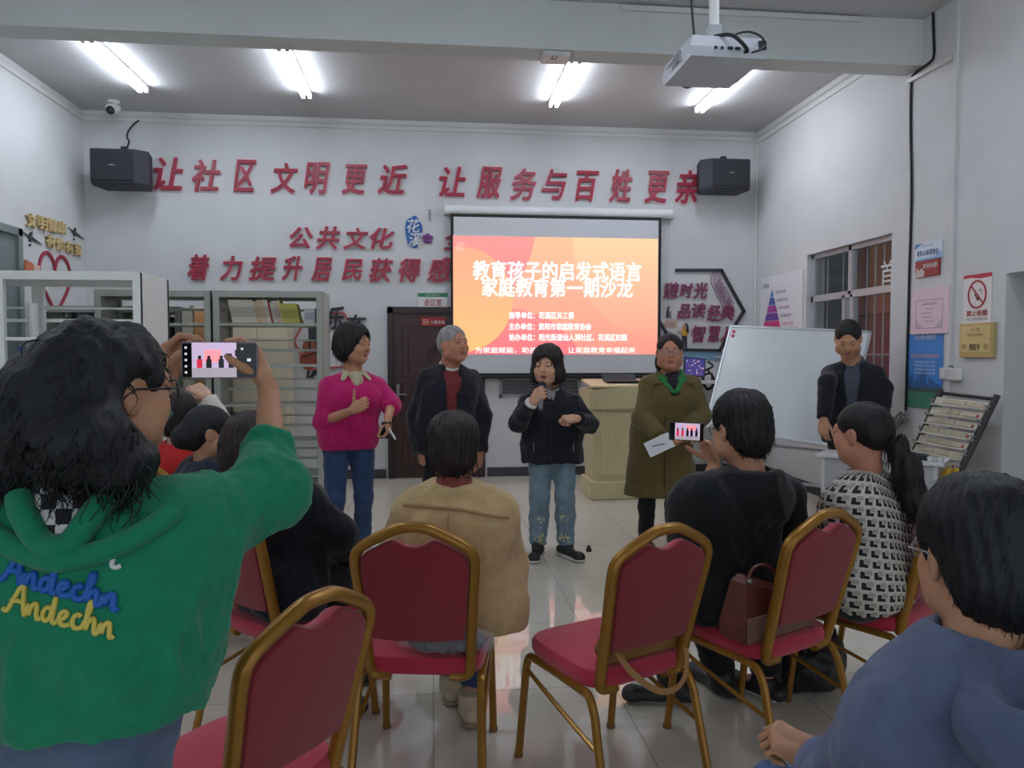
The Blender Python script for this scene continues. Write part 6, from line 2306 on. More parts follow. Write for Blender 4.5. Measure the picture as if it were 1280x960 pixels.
# --- man in the dark suit
k = standing(at(1068, 480, 5.6)[0], 5.62, (-.55, -.83), 1.74, .98)
k['hd'] = at(1060, 424, 5.52)
k['N'] = at(1066, 453, 5.62)
k['nr'] = .058
k['hf'] = unit(V(-.45, -.72, -.50))
k['elR'], k['wrR'] = at(1034, 478, 5.55), at(1030, 524, 5.44)
k['elL'], k['wrL'] = at(1104, 485, 5.5), at(1102, 536, 5.42)
hR = dict(d=V(-.1, -.1, -.95), n=V(.7, .5, 0), curl=(.3, .35, .4, .45), thumb=(.3, .3, .3), s=1.08)
hL = dict(d=V(.0, -.1, -.95), n=V(-.6, .6, 0), curl=(.3, .35, .4, .45), thumb=(.3, .3, .3), s=1.08)
make_person('man in dark suit looking down beside the whiteboard', k, M_SK2, 'people standing at the front', dict(R=hR, L=hL), hs=1.17, face=dict(fat=.006), lip=(150, 92, 82))
trousers(k, M_BLACKT, .014, .97, .010)
fr_ = np.stack([k['r'], k['f'], EZ], 1)
SH_ = torso(k, .014) + [(RC(k['N'] - EZ * .04, k['N'] + EZ * .035, .072, .066), .02), (neck_ring(k, .068, .015, .018, .008, .40), .02), PLANE(k['N'] + EZ * .045, EZ + k['f'] * .45), PLANE(k['P'] - EZ * .05, -EZ)]
o = garment(k, 'shirt', SH_, fabric('grey shirt', (70, 74, 88)), .008, .03, .004, 24, 3)
b = MB()
for z in (.10, .02, -.06, -.14):
    b.ball(k['C'] + k['f'] * .122 + EZ * z - k['base'], .006, 6)
b.build('button', M_BLACK, o)
J = torso(k, .028) + arm(k, 'R', .024, .98, wt=.022) + arm(k, 'L', .024, .98, wt=.022)
J += [(RC(k['P'] - k['r'] * .095 - EZ * .08, k['P'] + k['r'] * .095 - EZ * .08, .122), .08), (RC(k['P'] - k['r'] * .095 - EZ * .18, k['P'] + k['r'] * .095 - EZ * .18, .125), .08), PLANE(k['P'] - EZ * .20, -EZ)]
J += [(RC(k['N'] + k['f'] * .12 + EZ * .06, k['W'] + k['f'] * .16, .085, .035), .012, '-'), (BX(k['P'] + k['f'] * .18 - EZ * .0, V(.035, .12, .22), fr_), .015, '-'), (RC(k['N'] + EZ * .0, k['N'] + EZ * .12, .078, .08), .01, '-')]
garment(k, 'suit_jacket', J, fabric('dark suit', (20, 22, 32), .8), .009, .03, .004, 16, 5)
hair(k, M_HBLACK, [((0, -.018, .042), (.081, .101, .088)), ((0, -.055, .0), (.078, .060, .065))], 11, .005, .003, 160, .016, .0018, .0, .5, .3, face=(.066, .085, .132), facec=(0, .104, -.046), ears=True)
eyes(k)
for sd in 'RL':
    shoe(k, sd, M_SHOEB, L=.27)

# ================================================================== the audience
# --- beige jacket
k = sitting(.10, 2.71, (.10, 1), .93, 1.04, .47, -.02)
k['hd'] = at(567, 560, 2.75)
k['N'] = at(568, 600, 2.71)
k['hf'] = unit(V(.05, 1, -.03))
for sd, g in (('R', 1), ('L', -1)):
    k['sh' + sd] = k['N'] + k['r'] * g * .152 - EZ * .112
k['elR'], k['wrR'] = at(636, 706, 2.76), at(622, 735, 2.98)
k['elL'], k['wrL'] = at(492, 700, 2.80), at(520, 735, 2.98)
aL, aR = atz(566, 880, 0), atz(591, 908, 0)
k['anL'], k['anR'] = aL + V(0, .06, .09), aR + V(0, .06, .09)
k['toeL'] = k['toeR'] = V(.02, 1, 0)
k['knL'], k['knR'] = V(-.02, 3.11, .52), V(.22, 3.11, .52)
hh = dict(d=V(-.3, .9, 0), n=V(0, 0, -1), curl=(.3, .3, .3, .3))
make_person('person in beige jacket seen from behind, seated in the middle', k, M_SK2, 'seated audience', dict(R=hh, L=dict(hh, d=V(.3, .9, 0))), hs=1.02)
trousers(k, M_JEAN, .014, .90, .006)
J = torso(k, .034) + arm(k, 'R', .030, .97, wt=.03) + arm(k, 'L', .030, .97, wt=.03)
J += [(RC(k['P'] - k['r'] * .11 + EZ * .02, k['P'] + k['r'] * .12 + EZ * .02, .12), .06), (RC(k['P'] - k['r'] * .12 - EZ * .06, k['P'] + k['r'] * .13 - EZ * .06, .12), .05), PLANE((0, 0, .485), -EZ), PLANE(k['N'] - EZ * .005, EZ - k['f'] * .15)]
M_BEIGE = fabric('beige jacket', (190, 162, 118), .85)
o = garment(k, 'jacket', J, M_BEIGE, .008, .03, .006, 16, 12)
bv = BVHTree.FromPolygons([tuple(v.co) for v in o.data.vertices], [tuple(p.vertices) for p in o.data.polygons])


def drape(pts_w, bv, base, d, off):
    """drops points along d onto the garment surface"""
    out = []
    for p in pts_w:
        h = bv.ray_cast(Vector(p - base), Vector(d))
        if h[0] is not None:
            out.append(np.array(h[0]) - unit(d) * off)
    return out


seam = drape([at(502 + i * 5.6, 647 + 6 * math.sin(i / 25 * 3.14) * -1 + i * .5, 2.45) for i in range(26)], bv, k['base'], V(0, 1, 0), .004)
b = MB().tube(seam, .007, 6)
seam2 = drape([at(561, 655 + i * 6, 2.45) for i in range(20)], bv, k['base'], V(0, 1, 0), .001)
b.tube(seam2, .004, 5)
b.build('seam', mat('beige seam', (168, 140, 98), .85), o, smooth=True)
garment(k, 'inner_collar', [(RC(k['N'] - EZ * .05, k['N'] + EZ * .018, .074, .062, cap=1), .02)], fabric('red brown collar', (136, 70, 60)), .006, .02, .002, 60, 2)
hair(k, M_HDARK, [((0, -.016, .034), (.089, .106, .096)), ((0, -.045, -.025), (.084, .075, .080)), ((0, -.02, .06), (.085, .09, .075))], 13, .005, .005, 320, .05, .0024, .003, .8, .8, face=(.070, .085, .100), facec=(0, .105, -.050))
eyes(k)
for sd in 'RL':
    shoe(k, sd, fabric('cream shoe', (196, 180, 152)), mat('beige sole', (150, 130, 104), .6), L=.25, boot=.05)

# --- black hoodie filming with a phone
k = sitting(at(925, 760, 2.66)[0] - .02, 2.74, (-.34, .94), 1.03, 1.14, .47, .03)
k['hd'] = at(924, 537, 2.77)
k['N'] = at(938, 592, 2.76)
k['hf'] = unit(V(-.30, .95, -.10))
for sd, g in (('R', 1), ('L', -1)):
    k['sh' + sd] = k['N'] + k['r'] * g * .180 - EZ * .095
k['elL'], k['wrL'] = at(862, 668, 2.94), at(893, 580, 3.14)
k['elR'], k['wrR'] = at(990, 710, 2.80), at(925, 720, 3.00)
k['anL'], k['anR'] = atz(826, 878, 0) + V(.06, -.02, .09), atz(902, 868, 0) + V(0, 0, .09)
k['toeL'], k['toeR'] = V(-.95, .2, 0), V(-.3, .95, 0)
k['knL'], k['knR'] = V(.86, 3.00, .53), V(1.10, 3.08, .53)
hL = dict(d=V(-.35, .12, .9), n=V(-.75, -.2, -.3), curl=(.30, .38, .42, .5), thumb=(.6, .5, .3), s=1.04)
hR = dict(d=V(-.6, .7, 0), n=V(0, 0, -1), curl=(.3, .3, .3, .3))
make_person('person in black hooded top filming with a phone, seated right of centre', k, M_SK2, 'seated audience', dict(L=hL, R=hR), hs=1.10, head_vox=.0038)
trousers(k, M_BLACKT, .018, .95, .014)
J = torso(k, .040) + arm(k, 'R', .032, .97, wt=.028) + arm(k, 'L', .030, .72, wt=.028)
J += [(RC(k['P'] - k['r'] * .12 + EZ * .0, k['P'] + k['r'] * .12 + EZ * .0, .13), .08), (TORUS(k['N'] - EZ * .03 - k['f'] * .015, unit(EZ + k['f'] * .35), .092, .026), .03), (EL(k['N'] - k['f'] * .10 - EZ * .09, (.13, .055, .09), np.stack([k['r'], k['f'], EZ], 1)), .04), PLANE((0, 0, .485), -EZ), (RC(k['N'] - EZ * .02 + k['f'] * .0, k['N'] + EZ * .15, .066, .08), .01, '-')]
garment(k, 'hooded_top', J, fabric('black hooded top', (14, 17, 20)), .008, .03, .007, 18, 14)
hair(k, M_HBLACK, [((0, -.018, .042), (.090, .112, .096)), ((0, -.065, -.015), (.082, .065, .085)), ((0, -.02, .07), (.082, .092, .070))], 15, .0045, .006, 300, .035, .0022, .004, .8, .7, face=(.072, .085, .108), facec=(0, .106, -.050), ears=True)
eyes(k)
glasses(k, (40, 34, 32))
for sd in 'RL':
    shoe(k, sd, M_SHOEB, L=.27, boot=.10 if sd == 'R' else 0)


def held_phone(label, c, n, up, L_, W_, mats_, scene_):
    """phone lying on its long side: c centre, n screen normal"""
    o = thing('phone', label, 'phone', c)
    n = unit(n)
    x = unit(np.cross(up, n))
    y = np.cross(n, x)
    R_ = np.stack([x, y, n], 1)
    MB().obox((0, 0, 0), R_, (L_ / 2, W_ / 2, .0042), 0, .0035).build('case', mats_[0], o)
    s_ = MB().obox(n * .0044, R_, (L_ / 2 - .003, W_ / 2 - .003, .0004)).build('screen', mats_[1], o)
    b = MB()
    for (x0_, x1_, y0_, y1_, slot) in scene_:
        b.obox(R_ @ V((x0_ + x1_) / 2 * L_, (y0_ + y1_) / 2 * W_, .0050 + .00012 * slot), R_, (abs(x1_ - x0_) / 2 * L_, abs(y1_ - y0_) / 2 * W_, .00006), slot)
    sm = [mat('pic wall', (198, 176, 206), .3, emit=.55), mat('pic slide', (255, 140, 150), .3, emit=.75), mat('pic dark', (36, 34, 48), .3), mat('pic red', (224, 40, 70), .3, emit=.5), mat('pic floor', (176, 164, 176), .3, emit=.5), mat('pic icon', (220, 220, 224), .3, emit=.5)]
    b.build('live_picture', sm, s_)
    return o


figs = []
for i, (x, s_) in enumerate(((-.26, 3), (-.14, 2), (.02, 2), (.15, 2))):
    figs += [(x - .035, x + .035, -.42, .02, s_), (x - .02, x + .02, .02, .12, 2)]
pic = [(-.36, .22, -.48, .48, 0), (-.36, .22, -.48, -.22, 4), (-.20, .02, -.06, .28, 1), (.08, .16, .05, .18, 2), (.20, .24, .1, .28, 2)] + figs + [(.28, .31, .28, .34, 5), (.28, .31, -.32, -.26, 5), (.36, .41, -.04, .04, 5)] + [(-.45, -.42, y - .03, y + .03, 5) for y in (.34, .17, 0, -.17, -.34)] + [(.05, .18, -.48, -.28, 2)]
pc_ = at(858, 539.5, 3.10)
pic2 = [(-.34, .38, -.46, .46, 0), (-.34, .38, -.46, -.26, 4), (.0, .25, .08, .34, 1)]
for x, s_ in ((-.26, 3), (-.12, 3), (.02, 2), (.14, 2), (.28, 2)):
    pic2 += [(x - .035, x + .035, -.40, .06, s_), (x - .02, x + .02, .06, .2, 2)]
held_phone('black phone held sideways by the black hooded top', pc_, V(-.04, -.99, .1), EZ + V(.05, 0, 0), .152, .078, (M_BLACK, mat('dark glass', (20, 22, 28), .1)), pic2)

# --- houndstooth jacket
k = sitting(at(1085, 740, 2.74)[0], 2.74, (-.55, .83), .98, 1.08, .47, .03)
k['hd'] = at(1076, 543, 2.78)
k['N'] = at(1084, 594, 2.77)
k['hf'] = unit(V(-.50, .86, -.06))
for sd, g in (('R', 1), ('L', -1)):
    k['sh' + sd] = k['N'] + k['r'] * g * .165 - EZ * .095
k['elL'], k['wrL'] = at(1036, 690, 2.92), at(1010, 720, 3.12)
k['elR'], k['wrR'] = at(1140, 720, 2.82), at(1080, 740, 3.05)
k['knL'], k['knR'] = V(1.40, 3.08, .53), V(1.56, 3.14, .53)
k['anL'], k['anR'] = V(1.42, 3.0, .09), V(1.58, 3.08, .09)
hh = dict(d=V(-.7, .7, 0), n=V(0, 0, -1), curl=(.3, .3, .3, .3))
make_person('woman with a low ponytail in black and cream patterned jacket, seated', k, M_SK4, 'seated audience', dict(R=hh, L=hh), hs=1.04, head_vox=.0038)
trousers(k, M_BLACKT, .016, .95, .010)


def hound_mat():
    m = bpy.data.materials.new('patterned tweed')
    m.use_nodes = True
    nt = m.node_tree
    b = nt.nodes['Principled BSDF']
    b.inputs['Roughness'].default_value = .85
    uvn = nt.nodes.new('ShaderNodeUVMap')
    sp = nt.nodes.new('ShaderNodeSeparateXYZ')
    nt.links.new(uvn.outputs[0], sp.inputs[0])
    M_ = lambda op, a, b_=None: math_node(nt, op, a, b_)
    row = M_('FLOOR', sp.outputs['Y'])
    fu = M_('FRACT', M_('ADD', sp.outputs['X'], M_('MULTIPLY', row, .12)))
    fv = M_('FRACT', sp.outputs['Y'])

    def box(x0_, x1_, y0_, y1_):
        return M_('MULTIPLY', M_('MULTIPLY', M_('GREATER_THAN', fu, x0_), M_('LESS_THAN', fu, x1_)), M_('MULTIPLY', M_('GREATER_THAN', fv, y0_), M_('LESS_THAN', fv, y1_)))
    blk = M_('MAXIMUM', box(.12, .44, .12, .76), box(.12, .78, .12, .42))
    gry = box(.48, .95, .50, .92)
    m1 = nt.nodes.new('ShaderNodeMixRGB')
    m1.inputs['Color1'].default_value = rgb((196, 188, 178))
    m1.inputs['Color2'].default_value = rgb((158, 150, 142))
    nt.links.new(gry, m1.inputs['Fac'])
    m2 = nt.nodes.new('ShaderNodeMixRGB')
    nt.links.new(blk, m2.inputs['Fac'])
    nt.links.new(m1.outputs['Color'], m2.inputs['Color1'])
    m2.inputs['Color2'].default_value = rgb((30, 28, 30))
    nt.links.new(m2.outputs['Color'], b.inputs['Base Color'])
    return m


kk_ = k


def hound_uv(v):
    q = v - kk_['P']
    x, y = q @ kk_['r'], q @ kk_['f']
    ang = np.arctan2(x, -y)
    # cylindrical about the spine; the pattern repeats every 3.6 cm
    return np.stack([ang * .165 / .036, (v[:, 2] + .04 * np.sin(ang)) / .038], 1)


J = torso(k, .030) + arm(k, 'R', .028, .97, wt=.026) + arm(k, 'L', .028, .97, wt=.026)
J += [(RC(k['P'] - k['r'] * .10 + EZ * .01, k['P'] + k['r'] * .10 + EZ * .01, .128), .08), (neck_ring(k, .070, .018, -.02, .0, .3), .02), PLANE((0, 0, .50), -EZ), (RC(k['N'], k['N'] + EZ * .15, .062, .075), .01, '-')]
garment(k, 'patterned_jacket', J, hound_mat(), .008, .03, .005, 18, 16, uvf=hound_uv)
hair(k, M_HBLACK, [((0, -.018, .036), (.082, .104, .090)), ((0, -.06, .0), (.072, .055, .06))], 17, .0045, .002, 120, .03, .0014, .0, .5, .1, face=(.068, .082, .110), facec=(0, .104, -.046), out=.02, ears=True)
tl = [k['hd'] + k['M'] @ V(.02, -.105, -.035), k['hd'] + k['M'] @ V(.03, -.13, -.055), k['hd'] + k['M'] @ V(.035, -.155, -.14), k['hd'] + k['M'] @ V(.045, -.17, -.24), k['hd'] + k['M'] @ V(.05, -.175, -.31)]
it = [(RC(tl[0], tl[1], .022, .034), .02), (RC(tl[1], tl[2], .034, .046), .03), (RC(tl[2], tl[3], .046, .042), .03), (RC(tl[3], tl[4], .042, .014), .03)]
v, F = solidify(it, .0045, .03)
v = wrinkle(v * V(1, 1, .25), F, .006, 70, 4) * V(1, 1, 4)
rg_ = np.random.RandomState(8)
N_ = vnormals(v, F)
pk = rg_.choice(len(v), 300)
sv, sf = strands(rg_, v[pk] - N_[pk] * .004, [unit(V(0, 0, -1) + N_[i] * .22 + rg_.normal(size=3) * .08) for i in pk], .09, .0018, 7, .003, .7, .3)
np_mesh('ponytail', [(v - k['base'], F, 0), (sv - k['base'], sf, 0)], M_HBLACK, k['root'])
garment(k, 'hair_tie', [(TORUS(tl[0], unit(tl[1] - tl[0]), .026, .009), .01)], M_BLACKC, .004, .01, 0)
eyes(k)
for sd in 'RL':
    shoe(k, sd, M_SHOEB, L=.25)

# --- dark navy jacket, seen behind the raised green sleeve
k = sitting(-.61, 2.99, (.84, .54), 1.0, 1.08, .47, .05)
k['hd'] = at(317, 556, 3.02)
k['N'] = at(330, 606, 3.0)
k['hf'] = unit(V(.75, .66, -.05))
k['shR'], k['shL'] = at(372, 622, 2.88), at(315, 622, 3.12)
k['elR'], k['wrR'] = at(424, 668, 2.93), at(436, 692, 3.14)
k['elL'], k['wrL'] = at(380, 660, 3.25), at(430, 690, 3.30)
k['knR'], k['knL'] = V(-.26, 3.14, .52), V(-.30, 3.30, .52)
k['anR'], k['anL'] = atz(437, 880, 0) + V(-.02, .06, .09), V(-.42, 3.26, .09)
k['toeR'] = V(.25, -.6, 0)
hh = dict(d=V(.5, .6, -.2), n=V(0, 0, -1), curl=(.3, .3, .3, .3))
make_person('person in dark navy jacket with short dark hair, leaning on the lap', k, M_SK2, 'seated audience', dict(R=hh, L=hh), hs=1.04)
trousers(k, M_BLACKT, .022, .97, .020, wr=.007)
J = torso(k, .034) + arm(k, 'R', .030, .97, wt=.026) + arm(k, 'L', .030, .97, wt=.026)
J += [(RC(k['P'] - k['r'] * .11, k['P'] + k['r'] * .11, .135), .08), (neck_ring(k, .072, .02, -.02, 0, .3), .02), PLANE((0, 0, .485), -EZ), (RC(k['N'], k['N'] + EZ * .15, .066, .08), .01, '-')]
garment(k, 'jacket', J, M_NAVY2, .009, .03, .008, 17, 18)
hair(k, hair_mat('reddish dark hair', (46, 34, 36)), BOB, 19, .005, .005, 260, .05, .0024, .003, .8, .8, face=(.070, .085, .100), facec=(0, .104, -.046))
eyes(k)
for sd in 'RL':
    o = shoe(k, sd, M_SHOEB, L=.25)
a_ = k['anR'] - k['base']
b = MB()
for i in range(3):
    for j in range(2):
        b.obox(a_ + V(.028 - .012 * j, -.035 - .005 * i, .005 - .022 * i), head_frame(V(.6, -.8, .2)), (.012, .004, .006))
b.build('shoe_stripes', M_WHITEC, o)

# --- navy top with smooth hair, profile
k = sitting(-1.10, 3.72, (.80, .60), .96, 1.05, .47, .03)
k['hd'] = at(264, 541, 3.74)
k['N'] = at(258, 585, 3.72)
k['hf'] = unit(V(.95, .30, -.05))
for sd, g in (('R', 1), ('L', -1)):
    k['sh' + sd] = k['N'] + k['r'] * g * .165 - EZ * .095
hh = dict(d=V(.7, .7, 0), n=V(0, 0, -1), curl=(.3, .3, .3, .3))
make_person('woman in navy top with smooth dark hair in profile, seated left', k, M_SK2, 'seated audience', dict(R=hh, L=hh), hs=1.06)
trousers(k, M_BLACKT, .016, .95, .010)
J = torso(k, .032) + arm(k, 'R', .028, .97) + arm(k, 'L', .028, .97)
J += [(RC(k['P'] - k['r'] * .10, k['P'] + k['r'] * .10, .13), .08), (neck_ring(k, .068, .016, -.02, 0, .3), .02), PLANE((0, 0, .485), -EZ), (RC(k['N'], k['N'] + EZ * .15, .062, .075), .01, '-')]
garment(k, 'jacket', J, fabric('navy top', (26, 32, 48)), .009, .03, .006, 18, 20)
hair(k, M_HBLUE, [((0, -.018, .036), (.083, .106, .092)), ((0, -.062, -.012), (.078, .058, .075)), ((0, -.12, -.02), (.05, .05, .055))], 21, .005, .002, 60, .02, .0014, .0, .5, .2, face=(.070, .082, .102), facec=(0, .104, -.046), out=.02, ears=True)
eyes(k)
for sd in 'RL':
    shoe(k, sd, M_SHOEB, L=.25)

# --- red vest, hair tied up, arm raised
k = sitting(-1.42, 4.32, (.35, .93), .95, .98, .47, .0)
k['hd'] = at(226, 520, 4.34)
k['N'] = at(224, 556, 4.32)
k['hf'] = unit(V(.45, .9, 0))
for sd, g in (('R', 1), ('L', -1)):
    k['sh' + sd] = k['N'] + k['r'] * g * .155 - EZ * .095
k['elR'], k['wrR'] = at(284, 540, 4.50), at(260, 496, 4.55)
hR = dict(d=V(-.75, .15, .55), n=V(-.3, .9, -.3), curl=(.35, .45, .55, .6), thumb=(.4, .5, .4), s=1.02)
hL = dict(d=V(0, .9, 0), n=V(0, 0, -1), curl=(.3, .3, .3, .3))
make_person('person in red vest with tied-up black hair raising one arm', k, M_SK3, 'seated audience', dict(R=hR, L=hL), hs=1.08)
trousers(k, M_BLACKT, .016, .95, .010)
garment(k, 'shirt', arm(k, 'R', .022, .95, wt=.022) + arm(k, 'L', .022, .95) + [(RC(k['N'] - EZ * .03, k['N'] + EZ * .03, .066, .060, cap=1), .02)], M_WHITEC, .008, .03, .004, 24, 22)
J = torso(k, .030) + [(RC(k['shR'], k['shR'] + (k['elR'] - k['shR']) * .2, .085, .08, cap=1), .03), (RC(k['shL'], k['shL'] + (k['elL'] - k['shL']) * .2, .085, .08, cap=1), .03), (RC(k['P'] - k['r'] * .10, k['P'] + k['r'] * .10, .13), .08), PLANE((0, 0, .485), -EZ), (RC(k['N'], k['N'] + EZ * .15, .064, .075), .01, '-')]
garment(k, 'vest', J, fabric('red vest', (182, 34, 34)), .009, .03, .005, 18, 23)
hair(k, M_HBLACK, [((0, -.018, .036), (.086, .108, .094)), ((0, -.06, -.02), (.080, .062, .085)), ((-.02, -.085, .115), (.038, .038, .042))], 23, .005, .004, 200, .035, .002, .003, .8, .3, face=(.070, .082, .102), facec=(0, .104, -.046))
p = k['hd'] + k['M'] @ (V(-.018, -.07, .088) * 1.08)
garment(k, 'hair_tie', [(TORUS(p, k['M'] @ unit(V(-.1, -.4, 1)), .034, .009), .01)], M_WHITEC, .004, .01, 0)
eyes(k)
for sd in 'RL':
    shoe(k, sd, M_SHOEB, L=.25)

# --- blue denim jacket, near right
sx = at(1240, 700, 1.12)[0]
k = sitting(sx, 1.10, (-.28, .96), 1.0, 1.15, .47, .02)
k['hd'] = at(1222, 697, 1.17)
k['N'] = at(1226, 808, 1.10)
k['hf'] = unit(V(.10, .98, -.10))
for sd, g in (('R', 1), ('L', -1)):
    k['sh' + sd] = k['N'] + k['r'] * g * .185 - EZ * .095
k['elL'], k['wrL'] = at(1062, 1010, 1.20), at(1030, 952, 1.42)
k['elR'], k['wrR'] = k['shR'] + V(.05, .12, -.28), k['shR'] + V(-.12, .34, -.36)
k['knL'] = at(975, 1000, 1.52)
k['knR'] = k['knL'] + V(.24, .10, 0)
k['anL'], k['anR'] = k['knL'] * V(1, 1, 0) + V(0, .02, .08), k['knR'] * V(1, 1, 0) + V(0, .02, .08)
hL = dict(d=V(-.70, .50, .28), n=V(.1, .35, -.9), curl=(.62, .68, .72, .75), thumb=(.25, .5, .5), s=1.02)
hR = dict(d=V(-.5, .7, 0), n=V(0, 0, -1), curl=(.3, .3, .3, .3))
make_person('short-haired person in blue jacket seated nearest on the right', k, M_SK2, 'seated audience', dict(L=hL, R=hR), hs=1.04, head_vox=.0035, arm_vox=.003)
trousers(k, fabric('mid blue jeans', (64, 88, 124), ns=14, noise=.2), .018, .97, .012, vox=.008)
fr_ = np.stack([k['r'], k['f'], EZ], 1)
J = torso(k, .042) + arm(k, 'L', .034, .94, wt=.03) + arm(k, 'R', .034, .94, wt=.03)
J += [(RC(k['P'] - k['r'] * .12, k['P'] + k['r'] * .12, .14), .08), PLANE((0, 0, .485), -EZ)]
J += [(RC(k['N'] + EZ * .00, k['N'] + EZ * .15, .068, .08), .01, '-')]
M_DENIM = fabric('denim jacket', (90, 100, 130), .85, ns=12, noise=.16)
garment(k, 'jacket', J, M_DENIM, .007, .03, .007, 15, 24)
# the hood lying open on the back: a ring round the neck and a hollow pouch
HD = [(TORUS(k['N'] - EZ * .012 - k['f'] * .02, unit(EZ + k['f'] * .30), .098, .024), .03), (EL(k['N'] - k['f'] * .13 - EZ * .055, (.20, .105, .085), fr_ @ np.array(Matrix.Rotation(-.25, 3, 'X'))), .05)]
for g in (1, -1):
    HD.append((RC(k['N'] + k['r'] * g * .10 - EZ * .01, k['N'] + k['r'] * g * .19 + k['f'] * .03 - EZ * .055, .034, .012), .03))
HD += [(EL(k['N'] - k['f'] * .14 + EZ * .02, (.16, .065, .085), fr_ @ np.array(Matrix.Rotation(-.35, 3, 'X'))), .02, '-'), (RC(k['N'] - EZ * .05, k['N'] + EZ * .15, .070, .082), .01, '-')]
garment(k, 'hood', HD, fabric('denim hood', (82, 92, 122), .85, ns=12, noise=.16), .006, .03, .006, 24, 25)
hair(k, M_HBLUE, [((0, -.018, .042), (.092, .112, .098)), ((0, -.068, -.02), (.086, .062, .085)), ((0, -.03, .075), (.080, .090, .060))], 25, .004, .004, 800, .026, .0014, .002, .7, .6, face=(.072, .088, .110), facec=(0, .108, -.052), ears=True)
eyes(k)
glasses(k, (150, 150, 154))
for sd in 'RL':
    shoe(k, sd, M_SHOEB, L=.25)
cd = math.degrees(math.atan2(.28, .96))
chair(sx - .03, 1.06, cd, 'red banquet chair under the person in the blue jacket, mostly outside the picture')
chair(-1.13, 3.70, -53, 'red banquet chair hidden under the navy top in profile')
chair(-1.43, 4.28, -20, 'red banquet chair hidden under the red vest')

# --- green sweatshirt, near left, holding up a phone
k = standing(-.655, 1.40, (.28, .96), 1.53, 1.10)
k['hd'] = at(139, 492, 1.44)
k['N'] = at(118, 622, 1.40)
k['hf'] = unit(V(.62, .78, .02))
k['shR'], k['shL'] = at(222, 668, 1.43), at(-20, 672, 1.38)
k['elR'], k['wrR'] = at(338, 612, 1.58), at(336, 490, 1.76)
k['elL'], k['wrL'] = V(-.80, 1.66, 1.20), at(199, 490, 1.76)
k['C'] = k['N'] - EZ * .15 + k['f'] * .01
k['own_shoulders'] = True
hR = dict(d=V(-.30, .22, .93), n=V(-.90, -.12, -.2), curl=(.42, .40, .42, .48), spread=.16, thumb=(.55, .75, .35), s=1.0)
hL = dict(d=V(.20, .28, .93), n=V(.92, -.2, -.15), curl=(.40, .42, .46, .5), spread=.16, thumb=(.55, .75, .3), s=1.0)
make_person('woman in green sweatshirt with curly black hair raising a phone in both hands', k, M_SK2, None, dict(R=hR, L=hL), hs=1.03, head_vox=.0035, arm_vox=.0026)
trousers(k, M_JEANG, .022, .97, .02, wr=.006, vox=.008, top=V(0, 0, at(100, 908, 1.28)[2] + .05))
J = torso(k, .048) + arm(k, 'L', .040, .95, wt=.03)
J += [(RC(k['shR'], k['elR'], .092, .062), .06), (RC(k['elR'], k['elR'] + (k['wrR'] - k['elR']) * .22, .062, .052), .04), (RC(k['elR'] + (k['wrR'] - k['elR']) * .22, k['elR'] + (k['wrR'] - k['elR']) * .48, .050, .047, cap=1), .015)]
J += [(RC(k['W'] - k['r'] * .10 - k['f'] * .0, k['W'] + k['r'] * .10, .135), .08), (RC(k['P'] - k['r'] * .10 + EZ * .04, k['P'] + k['r'] * .10 + EZ * .04, .142), .08), (RC(k['P'] - k['r'] * .09 - EZ * .05, k['P'] + k['r'] * .09 - EZ * .05, .122), .03), (RC(k['shR'] - EZ * .06, k['P'] + k['r'] * .12 + EZ * .10, .09, .11), .08)]
J += [PLANE(at(100, 908, 1.28) * V(0, 0, 1), -EZ), (RC(k['N'] - EZ * .0, k['N'] + EZ * .15, .070, .085), .01, '-')]
v, F = solidify(J, .0065, .03)
q = v - k['elR']
wgt = .55 + 1.3 * np.exp(-(np.linalg.norm(q, axis=1) / .16) ** 2) + .8 * np.exp(-((v[:, 2] - (k['P'][2] + .10)) / .07) ** 2)
v = wrinkle(v, F, .009, 17, 26, wgt)
v = wrinkle(v, F, .003, 38, 27, wgt)
M_GREEN = fabric('green sweatshirt', (22, 124, 90), .9, .3, 420)
o = np_mesh('sweatshirt', [(v - k['base'], F, 0)], M_GREEN, k['root'])
bv = BVHTree.FromPolygons([tuple(p) for p in (v - k['base'])], [tuple(f) for f in F])
cf = unit(V(-.40, .90, 0))


def draped_patch(name, parent, pts, fs, m, off, uv=None):
    """lays a flat patch (world points between camera and back) on the sweatshirt"""
    out, ok = [], []
    for p in pts:
        d = unit(p - _c)
        h = bv.ray_cast(Vector(p - k['base'] - d * .3), Vector(d))
        if h[0] is None:
            out.append(p - k['base'])
            ok.append(False)
        else:
            out.append(np.array(h[0]) + np.array(h[1]) * off)
            ok.append(True)
    return out


SCRIPT = dict(
    A=(1.35, [[(-.15, .15), (.1, 0), (.45, .8), (.95, 1.9), (1.1, 2.0), (1.15, 1.0), (1.25, .1), (1.45, .1)], [(.3, .75), (.8, .85), (1.3, .8)]]),
    n=(1.05, [[(0, .1), (.2, 1), (.22, 0), (.35, .6), (.6, 1), (.8, .85), (.78, .1), (.95, 0), (1.1, .2)]]),
    d=(1.15, [[(.85, .8), (.55, 1), (.2, .7), (.15, .2), (.45, 0), (.75, .4), (1.0, 2.0), (.9, .9), (.85, .15), (1.0, 0), (1.2, .2)]]),
    e=(.9, [[(.05, .3), (.5, .5), (.72, .8), (.5, 1), (.2, .7), (.2, .2), (.5, 0), (.95, .25)]]),
    c=(.85, [[(.75, .85), (.5, 1), (.2, .7), (.15, .25), (.45, 0), (.9, .25)]]),
    h=(1.1, [[(.0, .2), (.45, 1.3), (.55, 1.9), (.4, 2), (.25, 1.2), (.22, 0), (.35, .6), (.65, 1), (.83, .8), (.82, .1), (1.0, 0), (1.15, .2)]]))


